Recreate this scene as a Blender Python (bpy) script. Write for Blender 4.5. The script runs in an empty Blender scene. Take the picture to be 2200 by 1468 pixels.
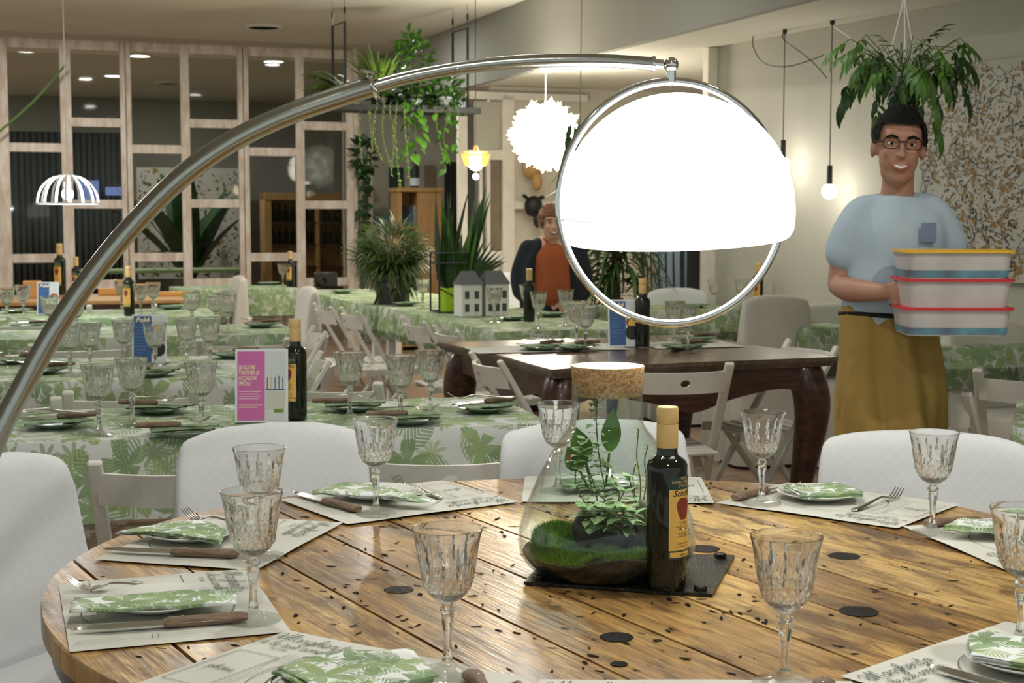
import bpy, bmesh, math, random
from mathutils import Vector, Matrix, Euler, Quaternion, noise
PI = math.pi
rnd = random.Random(7)
S = bpy.context.scene
COL = S.collection

# ------------------------------------------------------------------ camera
F_PX, HOR, CAMZ = 3200.0, 460.0, 1.35
PITCH = math.atan((734.0 - HOR) / F_PX)
cd = bpy.data.cameras.new('camera'); cam = bpy.data.objects.new('camera', cd); COL.objects.link(cam)
cam.location = (0, 0, CAMZ); cam.rotation_euler = (PI/2 - PITCH, 0, 0)
cd.sensor_fit = 'HORIZONTAL'; cd.sensor_width = 36.0; cd.lens = 36.0 * F_PX / 2200.0
cd.clip_start = 0.05; cd.clip_end = 80
cd.dof.use_dof = True; cd.dof.focus_distance = 2.55; cd.dof.aperture_fstop = 14.0
S.camera = cam

# ------------------------------------------------------------------ view, world, room lights
S.view_settings.view_transform = 'Standard'
S.view_settings.look = 'None'
S.view_settings.exposure = -0.10
S.view_settings.gamma = 1.0
S.view_settings.use_curve_mapping = False
W = bpy.data.worlds.new('world'); S.world = W; W.use_nodes = True
W.node_tree.nodes['Background'].inputs[0].default_value = (0.86, 0.93, 0.90, 1)
W.node_tree.nodes['Background'].inputs[1].default_value = 0.72
S.cycles.sample_clamp_indirect = 4.0
S.cycles.caustics_reflective = False
S.cycles.caustics_refractive = True
S.cycles.transparent_max_bounces = 16

def area_light(name, loc, size, power, color=(1, 1, 1), rot=(0, 0, 0)):
    l = bpy.data.lights.new(name, 'AREA'); l.shape = 'DISK'; l.size = size; l.energy = power; l.color = color
    o = bpy.data.objects.new(name, l); o.location = loc; o.rotation_euler = rot; COL.objects.link(o); return o
def point_light(name, loc, r, power, color=(1, 1, 1)):
    l = bpy.data.lights.new(name, 'POINT'); l.shadow_soft_size = r; l.energy = power; l.color = color
    o = bpy.data.objects.new(name, l); o.location = loc; COL.objects.link(o); return o
TH = math.radians(20)                       # the room stands 20 degrees round from the view
U = Vector((math.cos(TH), math.sin(TH), 0)); V = Vector((-math.sin(TH), math.cos(TH), 0))
H1, H2 = 3.00, 2.45                        # main ceiling, dropped ceiling over the side bay
def uv(a, b, z=0.0): return U*a + V*b + Vector((0, 0, z))
# the restaurant's recessed ceiling downlights
for i, (a, b, p) in enumerate([(0.4, 0.3, 34), (2.4, 1.8, 26), (0.6, 2.9, 18), (1.8, 5.2, 24), (-1.0, 5.8, 22), (-1.6, 9.4, 34), (1.4, 10.0, 28), (3.0, 8.0, 14), (0.6, 13.0, 30), (3.2, 12.5, 24)]):
    area_light('ceiling_downlight_lamp', uv(a, b, H1 - 0.012), 0.16, p, (1.0, 0.97, 0.90))
for a, b, p in [(-2.3, 17.0, 42), (1.4, 17.4, 42), (-0.4, 19.5, 42), (2.6, 20.0, 30)]:
    area_light('back_room_lamp', uv(a, b, H1 - 0.012), 0.16, p, (1.0, 0.97, 0.92))

# ------------------------------------------------------------------ from the picture to the room
def ray(px, py):
    x, y = px - 1100.0, py - 734.0
    return Vector((x, F_PX*math.cos(PITCH) - y*math.sin(PITCH), -(F_PX*math.sin(PITCH) + y*math.cos(PITCH))))
def P(px, py, z=0.75):
    r = ray(px, py); return r*((z - CAMZ)/r.z) + Vector((0, 0, CAMZ))
def D(px, py, Y):
    r = ray(px, py); return r*(Y/r.y) + Vector((0, 0, CAMZ))
def onv(px, py, b):
    """point seen at a pixel on the plane v = b of the room"""
    r = ray(px, py); k = b/(r.dot(V)); return r*k + Vector((0, 0, CAMZ))

# ------------------------------------------------------------------ materials
def mat(name, base=(0.8, 0.8, 0.8), rough=0.5, metal=0.0, var=0.0, vscale=8.0, bump=0.0, bscale=40.0, emit=None, estr=0.0,
        trans=0.0, ior=1.45, alpha=1.0, coat=0.0, spec=0.5, sheen=0.0, stretch=(1, 1, 1), base2=None, sss=0.0):
    m = bpy.data.materials.new(name); m.use_nodes = True
    nt = m.node_tree; N, L = nt.nodes, nt.links; b = N['Principled BSDF']
    b.inputs['Base Color'].default_value = (*base, 1); b.inputs['Roughness'].default_value = rough
    b.inputs['Metallic'].default_value = metal; b.inputs['Transmission Weight'].default_value = trans
    b.inputs['IOR'].default_value = ior; b.inputs['Alpha'].default_value = alpha
    b.inputs['Coat Weight'].default_value = coat; b.inputs['Specular IOR Level'].default_value = spec
    b.inputs['Sheen Weight'].default_value = sheen
    if emit: b.inputs['Emission Color'].default_value = (*emit, 1); b.inputs['Emission Strength'].default_value = estr
    tc = N.new('ShaderNodeTexCoord'); mp = N.new('ShaderNodeMapping'); L.new(tc.outputs['Object'], mp.inputs[0])
    mp.inputs['Scale'].default_value = stretch
    if var or base2:
        n = N.new('ShaderNodeTexNoise'); n.inputs['Scale'].default_value = vscale; n.inputs['Detail'].default_value = 6
        L.new(mp.outputs[0], n.inputs[0]); r = N.new('ShaderNodeValToRGB'); L.new(n.outputs[0], r.inputs[0])
        r.color_ramp.elements[0].position = 0.35; r.color_ramp.elements[1].position = 0.65
        c2 = base2 or tuple(c*(1 - var) for c in base); c1 = base if base2 else tuple(min(1, c*(1 + var)) for c in base)
        r.color_ramp.elements[0].color = (*c2, 1); r.color_ramp.elements[1].color = (*c1, 1)
        L.new(r.outputs[0], b.inputs['Base Color'])
    if bump:
        n2 = N.new('ShaderNodeTexNoise'); n2.inputs['Scale'].default_value = bscale; n2.inputs['Detail'].default_value = 4
        L.new(mp.outputs[0], n2.inputs[0]); bp = N.new('ShaderNodeBump'); bp.inputs['Strength'].default_value = bump
        bp.inputs['Distance'].default_value = 0.01
        L.new(n2.outputs[0], bp.inputs['Height']); L.new(bp.outputs[0], b.inputs['Normal'])
    return m
class NB:
    """small node-graph helper"""
    def __init__(s, m): s.nt = m.node_tree; s.N = s.nt.nodes; s.L = s.nt.links; s.b = s.N.get('Principled BSDF')
    def n(s, t, **kw):
        x = s.N.new(t)
        for k, v in kw.items(): setattr(x, k, v)
        return x
    def link(s, a, b): s.L.new(a, b)
    def put(s, sock, v):
        if isinstance(v, (int, float, tuple, list)): sock.default_value = v
        else: s.L.new(v, sock)
    def math(s, op, a, b=0.0, c=None):
        x = s.n('ShaderNodeMath', operation=op); s.put(x.inputs[0], a); s.put(x.inputs[1], b)
        if c is not None: s.put(x.inputs[2], c)
        return x.outputs[0]
    def vmath(s, op, a, b=(0, 0, 0)):
        x = s.n('ShaderNodeVectorMath', operation=op); s.put(x.inputs[0], a); s.put(x.inputs[1], b); return x.outputs[0]
    def mix(s, f, a, b):
        x = s.n('ShaderNodeMix', data_type='RGBA'); s.put(x.inputs[0], f); s.put(x.inputs[6], a); s.put(x.inputs[7], b); return x.outputs[2]
    def ramp(s, f, stops):
        r = s.n('ShaderNodeValToRGB'); s.put(r.inputs[0], f); e = r.color_ramp.elements
        while len(e) < len(stops): e.new(0.5)
        for i, (p, c) in enumerate(stops): e[i].position = p; e[i].color = (*c, 1) if len(c) == 3 else c
        return r.outputs[0]
    def noise(s, vec, scale, detail=4, rough=0.5, dist=0.0):
        x = s.n('ShaderNodeTexNoise'); s.put(x.inputs['Vector'], vec); x.inputs['Scale'].default_value = scale
        x.inputs['Detail'].default_value = detail; x.inputs['Roughness'].default_value = rough; x.inputs['Distortion'].default_value = dist
        return x.outputs[0]
    def scale(s, vec, sc, loc=(0, 0, 0), rot=(0, 0, 0)):
        x = s.n('ShaderNodeMapping'); s.put(x.inputs[0], vec); x.inputs['Scale'].default_value = sc
        x.inputs['Location'].default_value = loc; x.inputs['Rotation'].default_value = rot; return x.outputs[0]
    def sep(s, vec): x = s.n('ShaderNodeSeparateXYZ'); s.put(x.inputs[0], vec); return x.outputs
    def comb(s, x_, y_, z_): x = s.n('ShaderNodeCombineXYZ'); s.put(x.inputs[0], x_); s.put(x.inputs[1], y_); s.put(x.inputs[2], z_); return x.outputs[0]
    def bump(s, h, st, dist=0.01):
        x = s.n('ShaderNodeBump'); s.put(x.inputs['Height'], h); x.inputs['Strength'].default_value = st; x.inputs['Distance'].default_value = dist
        s.L.new(x.outputs[0], s.b.inputs['Normal'])

def leaf_print(name, ground=(0.80, 0.82, 0.78), sc=7.0, rough=0.8, tone=1.0, g1=(0.035, 0.12, 0.035), g2=(0.27, 0.35, 0.10)):
    """white cloth printed with palmate and feather-shaped green leaves (UV in metres)"""
    m = mat(name, ground, rough); k = NB(m)
    tc = k.n('ShaderNodeTexCoord'); uvc = tc.outputs['UV']
    col = None; ground_c = (*ground, 1)
    prev = ground_c
    for li, (s_, R, lob, off) in enumerate([(sc*0.75, 0.80, 2.5, 0.0), (sc*1.15, 0.62, 4.5, 3.7), (sc*0.8, 0.66, 1.0, 9.1)]):
        p = k.scale(uvc, (s_, s_, s_), (off, off*1.7, 0))
        v = k.n('ShaderNodeTexVoronoi', voronoi_dimensions='2D'); k.put(v.inputs['Vector'], p); v.inputs['Scale'].default_value = 1.0
        v.inputs['Randomness'].default_value = 0.75
        d = k.vmath('SUBTRACT', p, v.outputs['Position']); sx = k.sep(d); cs = k.sep(v.outputs['Color'])
        a0 = k.math('MULTIPLY', cs[0], 6.283); ca, sa = k.math('COSINE', a0), k.math('SINE', a0)
        x = k.math('ADD', k.math('MULTIPLY', sx[0], ca), k.math('MULTIPLY', sx[1], sa))
        y = k.math('SUBTRACT', k.math('MULTIPLY', sx[1], ca), k.math('MULTIPLY', sx[0], sa))
        r = k.math('SQRT', k.math('ADD', k.math('MULTIPLY', x, x), k.math('MULTIPLY', y, y)))
        ang = k.math('ARCTAN2', y, x)
        if lob > 1.5:
            pet = k.math('POWER', k.math('ABSOLUTE', k.math('COSINE', k.math('MULTIPLY', ang, lob))), 1.15)
            lim = k.math('MULTIPLY', k.math('ADD', 0.16, k.math('MULTIPLY', pet, 0.84)), R)
            mask = k.math('GREATER_THAN', lim, r)
            vein = k.math('ABSOLUTE', k.math('SINE', k.math('MULTIPLY', ang, lob*8)))
        else:                                                     # a feather palm frond
            xx = k.math('DIVIDE', x, 0.66); env = k.math('SUBTRACT', 1.0, k.math('MULTIPLY', xx, xx))
            lim = k.math('MULTIPLY', env, 0.33)
            comb = k.math('SINE', k.math('MULTIPLY', k.math('SUBTRACT', x, k.math('MULTIPLY', k.math('ABSOLUTE', y), 0.9)), 48.0))
            mask = k.math('MULTIPLY', k.math('GREATER_THAN', lim, k.math('ABSOLUTE', y)), k.math('GREATER_THAN', comb, -0.35))
            vein = k.math('ABSOLUTE', comb)
        keep = k.math('GREATER_THAN', cs[2], (0.22, 0.50, 0.30)[li])
        mask = k.math('MULTIPLY', mask, keep)
        tint = k.ramp(k.math('ADD', k.math('MULTIPLY', cs[1], 0.7), k.math('MULTIPLY', k.noise(p, 3.0), 0.35)),
                      [(0.15, tuple(c*tone for c in g1)), (0.55, tuple(c*tone for c in (0.10, 0.21, 0.065))), (0.95, tuple(c*tone for c in g2))])
        leafc = k.mix(k.math('MULTIPLY', vein, 0.40), tint, (0.50, 0.60, 0.34, 1))
        soft = k.math('MULTIPLY', mask, 0.88 if li != 1 else 0.7)
        prev = k.mix(soft, prev, leafc)
    k.link(prev, k.b.inputs['Base Color'])
    k.bump(k.noise(uvc, 260.0, 2), 0.15, 0.002)
    return m

M = {}
M['wall'] = mat('wall_paint', (0.50, 0.49, 0.415), 0.85, var=0.04, vscale=1.2, bump=0.08, bscale=60)
M['wall_warm'] = mat('wall_paint_warm', (0.72, 0.66, 0.54), 0.85, var=0.04, vscale=1.5)
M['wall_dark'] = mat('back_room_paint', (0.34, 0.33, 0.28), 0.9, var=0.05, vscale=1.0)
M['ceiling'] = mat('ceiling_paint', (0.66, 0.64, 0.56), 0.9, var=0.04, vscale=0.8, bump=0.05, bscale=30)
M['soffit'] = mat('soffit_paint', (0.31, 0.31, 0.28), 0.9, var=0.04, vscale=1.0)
M['curtain'] = mat('dark_curtain', (0.055, 0.06, 0.055), 0.9, var=0.3, vscale=4, stretch=(12, 12, 0.3))
M['floor'] = mat('floor_boards', (0.36, 0.25, 0.17), 0.45, var=0.25, vscale=4, stretch=(1, 6, 1))
M['limewood'] = mat('limed_wood', (0.74, 0.68, 0.60), 0.75, base2=(0.56, 0.45, 0.37), vscale=7, stretch=(3, 3, 0.8), bump=0.1)
M['white_frame'] = mat('white_frame_paint', (0.80, 0.75, 0.66), 0.6, var=0.05)
M['chair'] = mat('white_chair_paint', (0.66, 0.645, 0.59), 0.45, var=0.06, vscale=9, bump=0.06)
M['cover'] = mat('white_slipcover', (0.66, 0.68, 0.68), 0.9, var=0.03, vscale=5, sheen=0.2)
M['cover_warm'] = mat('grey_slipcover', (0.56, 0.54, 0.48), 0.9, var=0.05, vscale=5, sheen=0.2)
def diamond_weave(m):
    k = NB(m); tc = k.n('ShaderNodeTexCoord'); s = k.sep(tc.outputs['Object'])
    a = k.math('ADD', s[0], k.math('MULTIPLY', s[2], 0.8)); b = k.math('SUBTRACT', s[0], k.math('MULTIPLY', s[2], 0.8))
    w1 = k.math('ABSOLUTE', k.math('SINE', k.math('MULTIPLY', a, 105.0))); w2 = k.math('ABSOLUTE', k.math('SINE', k.math('MULTIPLY', b, 105.0)))
    h = k.math('MINIMUM', w1, w2); h = k.math('GREATER_THAN', h, 0.13)
    hh = k.math('ADD', k.math('MULTIPLY', h, 0.2), k.math('MULTIPLY', k.noise(tc.outputs['Object'], 14, 3), 1.1))
    k.bump(hh, 0.35, 0.008)
    k.link(k.mix(h, (0.70, 0.72, 0.72, 1), (0.655, 0.68, 0.69, 1)), k.b.inputs['Base Color'])
diamond_weave(M['cover'])
M['cloth'] = leaf_print('leaf_print_tablecloth', (0.56, 0.58, 0.56), 12.0)
M['cloth_far'] = leaf_print('leaf_print_tablecloth_pale', (0.50, 0.53, 0.46), 13.0)
M['napkin'] = leaf_print('leaf_print_napkin', (0.74, 0.78, 0.76), 24.0, tone=1.1)
M['napkin_green'] = leaf_print('leaf_print_napkin_dark', (0.30, 0.42, 0.32), 24.0, tone=0.6)
M['paper'] = mat('placemat_paper', (0.56, 0.56, 0.50), 0.85, var=0.02, vscale=3)
M['ink'] = mat('dark_green_ink', (0.045, 0.10, 0.075), 0.8)
M['ink_grey'] = mat('grey_ink', (0.16, 0.17, 0.15), 0.8)
M['china'] = mat('white_china', (0.72, 0.73, 0.69), 0.12, coat=0.3)
M['china_dark'] = mat('green_china', (0.20, 0.32, 0.22), 0.25)
M['steel'] = mat('cutlery_steel', (0.62, 0.60, 0.56), 0.22, 1.0, bump=0.02, bscale=200)
M['handle'] = mat('worn_wood_handle', (0.27, 0.185, 0.12), 0.6, base2=(0.16, 0.10, 0.065), vscale=30, stretch=(0.6, 6, 6), bump=0.4, bscale=120)
M['chrome'] = mat('chrome', (0.72, 0.74, 0.72), 0.06, 1.0)
M['pole'] = mat('brushed_pole_steel', (0.40, 0.42, 0.385), 0.20, 1.0, bump=0.03, bscale=90, stretch=(1, 1, 1))
M['opal'] = mat('opal_dome', (0.95, 0.95, 0.93), 0.3, emit=(1.0, 0.99, 0.95), estr=5.0)
M['opal_seam'] = mat('opal_seam', (0.9, 0.9, 0.86), 0.3, emit=(1.0, 0.98, 0.92), estr=0.55)
M['glass'] = mat('cut_crystal', (1, 1, 1), 0.0, trans=1.0, ior=1.5)
M['glass_green'] = mat('bottle_glass', (0.006, 0.009, 0.003), 0.06, coat=0.25, spec=0.5)
M['nail_black'] = mat('old_nail_hole', (0.010, 0.008, 0.006), 0.8, spec=0.1)
M['black_metal'] = mat('black_metal', (0.012, 0.013, 0.012), 0.5)
M['iron'] = mat('oiled_iron', (0.035, 0.033, 0.030), 0.33, 0.85, var=0.4, vscale=60, bump=0.25, bscale=160)
M['cork'] = mat('cork', (0.58, 0.38, 0.19), 0.9, base2=(0.30, 0.17, 0.07), vscale=190, bump=0.4, bscale=220)
M['lamplit_cork_top'] = mat('lamplit_cork_top', (0.74, 0.62, 0.44), 0.9, base2=(0.62, 0.50, 0.33), vscale=150, bump=0.2, bscale=180)  # paler than the cork sides: lamplight from above put into the colour
M['cap_gold'] = mat('tan_bottle_cap', (0.62, 0.43, 0.17), 0.42, var=0.05)
M['label_yellow'] = mat('yellow_label', (0.72, 0.45, 0.10), 0.5)
M['label_green'] = mat('dark_green_label', (0.015, 0.05, 0.04), 0.5)
M['label_gold'] = mat('gold_print', (0.72, 0.52, 0.16), 0.5)
M['label_black'] = mat('black_print', (0.02, 0.015, 0.01), 0.5)
M['label_red'] = mat('red_print', (0.22, 0.03, 0.02), 0.5)
M['white'] = mat('white_paint', (0.80, 0.80, 0.78), 0.5)
M['soil'] = mat('dark_soil', (0.006, 0.0045, 0.003), 0.6, var=0.6, vscale=60, bump=1.0, bscale=90)
M['moss'] = mat('moss', (0.16, 0.32, 0.02), 0.9, base2=(0.06, 0.16, 0.012), vscale=50)
M['stone_dark'] = mat('black_stone', (0.03, 0.03, 0.028), 0.3, var=0.4, vscale=12)
M['stone_grey'] = mat('grey_stone', (0.28, 0.25, 0.20), 0.6, var=0.2, vscale=12)
def leafmat(name, c, v=0.3, rough=0.45, vs=14): return mat(name, c, rough, var=v, vscale=vs)
M['leaf'] = leafmat('green_leaf', (0.07, 0.17, 0.025))
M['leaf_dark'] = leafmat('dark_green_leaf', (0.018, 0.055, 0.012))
M['leaf_light'] = leafmat('light_green_leaf', (0.17, 0.30, 0.04))
M['leaf_vine'] = leafmat('vine_leaf', (0.06, 0.19, 0.012), 0.35)
M['leaf_frond'] = leafmat('fern_leaf', (0.058, 0.105, 0.016), 0.4)
M['stem'] = mat('plant_stem', (0.10, 0.18, 0.05), 0.6)
m = mat('veined_leaf', (0.16, 0.33, 0.10), 0.5); k = NB(m); tc = k.n('ShaderNodeTexCoord')
v_ = k.n('ShaderNodeTexVoronoi', feature='DISTANCE_TO_EDGE'); v_.inputs['Scale'].default_value = 330; k.link(tc.outputs['Object'], v_.inputs['Vector'])
k.link(k.ramp(v_.outputs['Distance'], [(0.03, (0.72, 0.84, 0.60)), (0.16, (0.20, 0.42, 0.11))]), k.b.inputs['Base Color']); M['leaf_vein'] = m
M['leaf_mid'] = leafmat('broad_green_leaf', (0.10, 0.26, 0.04))
M['leaf_pink'] = mat('pink_leaf', (0.45, 0.13, 0.12), 0.5, base2=(0.22, 0.30, 0.08), vscale=60)
M['blue_card'] = mat('blue_card', (0.035, 0.10, 0.26), 0.5)
M['pink_card'] = mat('pink_card', (0.56, 0.14, 0.38), 0.5)
M['card_photo'] = mat('pale_photo', (0.52, 0.60, 0.62), 0.5, base2=(0.66, 0.66, 0.62), vscale=5)
M['cream_ink'] = mat('cream_ink', (0.80, 0.72, 0.45), 0.5)
M['pale_ink'] = mat('pale_pink_ink', (0.75, 0.48, 0.62), 0.5)
M['pale_blue_ink'] = mat('pale_blue_ink', (0.14, 0.26, 0.45), 0.5)
M['acrylic'] = mat('acrylic_holder', (0.72, 0.76, 0.78), 0.15)
M['dark_wood'] = mat('dark_carved_wood', (0.085, 0.033, 0.018), 0.32, base2=(0.028, 0.012, 0.008), vscale=5, stretch=(1, 8, 8), coat=0.2)
M['dark_top'] = mat('polished_brown_top', (0.15, 0.10, 0.07), 0.28, base2=(0.085, 0.052, 0.034), vscale=5, stretch=(8, 1, 1), coat=0.35)
M['pine'] = mat('pine_wood', (0.50, 0.30, 0.12), 0.5, base2=(0.42, 0.24, 0.09), vscale=6, stretch=(6, 6, 1))
M['skin'] = mat('skin', (0.40, 0.21, 0.14), 0.55, var=0.05)
M['skin_fair'] = mat('fair_skin', (0.56, 0.32, 0.22), 0.55, var=0.05)
M['hair_black'] = mat('black_hair', (0.010, 0.009, 0.008), 0.85, spec=0.15, bump=0.5, bscale=80, stretch=(1, 1, 0.2))
M['hair_red'] = mat('auburn_hair', (0.17, 0.065, 0.025), 0.6, bump=0.5, bscale=80)
M['shirt'] = mat('light_blue_cotton', (0.42, 0.53, 0.62), 0.9, bump=0.15, bscale=20)
M['shirt_dark'] = mat('blue_pocket_print', (0.18, 0.24, 0.40), 0.9)
M['mustard'] = mat('mustard_cloth', (0.34, 0.225, 0.06), 0.9, var=0.14, vscale=3, bump=0.9, bscale=5)
M['rust'] = mat('rust_knit', (0.30, 0.075, 0.022), 0.9, bump=0.3, bscale=60)
M['navy'] = mat('navy_knit', (0.010, 0.014, 0.020), 0.9, bump=0.3, bscale=60)
M['black_cloth'] = mat('black_cloth', (0.010, 0.010, 0.011), 0.9)
M['tub'] = mat('grey_tub_plastic', (0.52, 0.50, 0.48), 0.4, var=0.1, vscale=9)
M['red_plastic'] = mat('red_plastic', (0.62, 0.02, 0.03), 0.35)
M['yellow_plastic'] = mat('yellow_plastic', (0.80, 0.46, 0.01), 0.35)
M['teal_print'] = mat('teal_print', (0.13, 0.36, 0.44), 0.5, base2=(0.10, 0.13, 0.17), vscale=9)
M['lime_pot'] = mat('lime_pot', (0.32, 0.52, 0.01), 0.5)
M['pot_white'] = mat('white_pot', (0.62, 0.66, 0.72), 0.4)
M['pot_dark'] = mat('dark_pot', (0.05, 0.05, 0.045), 0.5)
M['slate'] = mat('slate_roof', (0.07, 0.075, 0.08), 0.6)
M['petal'] = mat('paper_petal', (0.92, 0.90, 0.84), 0.7, emit=(1.0, 0.95, 0.82), estr=2.6)
M['lamp_core'] = mat('lamp_glow', (1, 1, 1), 0.4, emit=(1.0, 0.93, 0.78), estr=16.0)
M['bulb'] = mat('bulb_glow', (1, 1, 1), 0.3, emit=(1.0, 0.95, 0.84), estr=22.0)
M['bulb_cool'] = mat('cool_bulb_glow', (1, 1, 1), 0.3, emit=(0.92, 0.95, 1.0), estr=9.0)
M['bulb_warm'] = mat('warm_bulb_glow', (1, 1, 1), 0.3, emit=(1.0, 0.80, 0.50), estr=16.0)
M['amber'] = mat('amber_shade', (0.80, 0.42, 0.12), 0.4, emit=(1.0, 0.45, 0.10), estr=0.7)
M['white_wire'] = mat('white_wire', (0.85, 0.85, 0.86), 0.4)
M['concrete'] = mat('canvas_ground', (0.50, 0.49, 0.43), 0.85, var=0.06, vscale=3)
M['paint_black'] = mat('black_paint', (0.02, 0.02, 0.02), 0.4)
M['paint_ochre'] = mat('ochre_paint', (0.27, 0.155, 0.03), 0.4)
M['sky_blue'] = mat('pale_blue_panel', (0.30, 0.42, 0.52), 0.7)
M['brown_panel'] = mat('brown_panel', (0.22, 0.17, 0.11), 0.6, var=0.1)
M['ticket'] = mat('orange_box', (0.62, 0.32, 0.09), 0.6)
M['screen'] = mat('glowing_screen', (0.02, 0.02, 0.05), 0.3, emit=(0.30, 0.42, 0.9), estr=0.55)
M['dl_glow'] = mat('downlight_glow', (1, 1, 1), 0.4, emit=(1.0, 0.99, 0.94), estr=14.0)
# thin clear glass (jar, panes): mostly see-through, with a Fresnel reflection
def thin_glass(name, tint=(0.93, 0.96, 0.94), base=0.035, rough=0.0):
    m = bpy.data.materials.new(name); m.use_nodes = True; k = NB(m); k.N.remove(k.b)
    out = k.N['Material Output']; lw_ = k.n('ShaderNodeLayerWeight'); lw_.inputs[0].default_value = 0.5; fr_ = k.math('ADD', base, k.math('MULTIPLY', k.math('POWER', lw_.outputs['Facing'], 3.2), 0.55))
    t = k.n('ShaderNodeBsdfTransparent'); t.inputs[0].default_value = (*tint, 1)
    g = k.n('ShaderNodeBsdfGlossy'); g.inputs['Roughness'].default_value = rough
    mx = k.n('ShaderNodeMixShader'); k.link(fr_, mx.inputs[0]); k.link(t.outputs[0], mx.inputs[1]); k.link(g.outputs[0], mx.inputs[2])
    k.link(mx.outputs[0], out.inputs[0]); return m
M['jar_glass'] = thin_glass('jar_glass', (0.95, 0.98, 0.96))
M['pane'] = thin_glass('smoked_pane', (0.84, 0.86, 0.84), 0.006, 0.03)
# moulded crystal: refracting glass that still passes most light straight through
k = NB(M['glass']); tr_ = k.n('ShaderNodeBsdfTransparent'); tr_.inputs[0].default_value = (0.97, 0.98, 0.97, 1); mx_ = k.n('ShaderNodeMixShader'); mx_.inputs[0].default_value = 0.07
k.link(k.b.outputs[0], mx_.inputs[1]); k.link(tr_.outputs[0], mx_.inputs[2]); k.link(mx_.outputs[0], k.N['Material Output'].inputs[0])
M['glass_foot'] = M['glass'].copy(); M['glass_foot'].name = 'thin_crystal'
[q for q in M['glass_foot'].node_tree.nodes if q.type == 'MIX_SHADER'][0].inputs[0].default_value = 0.62

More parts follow.
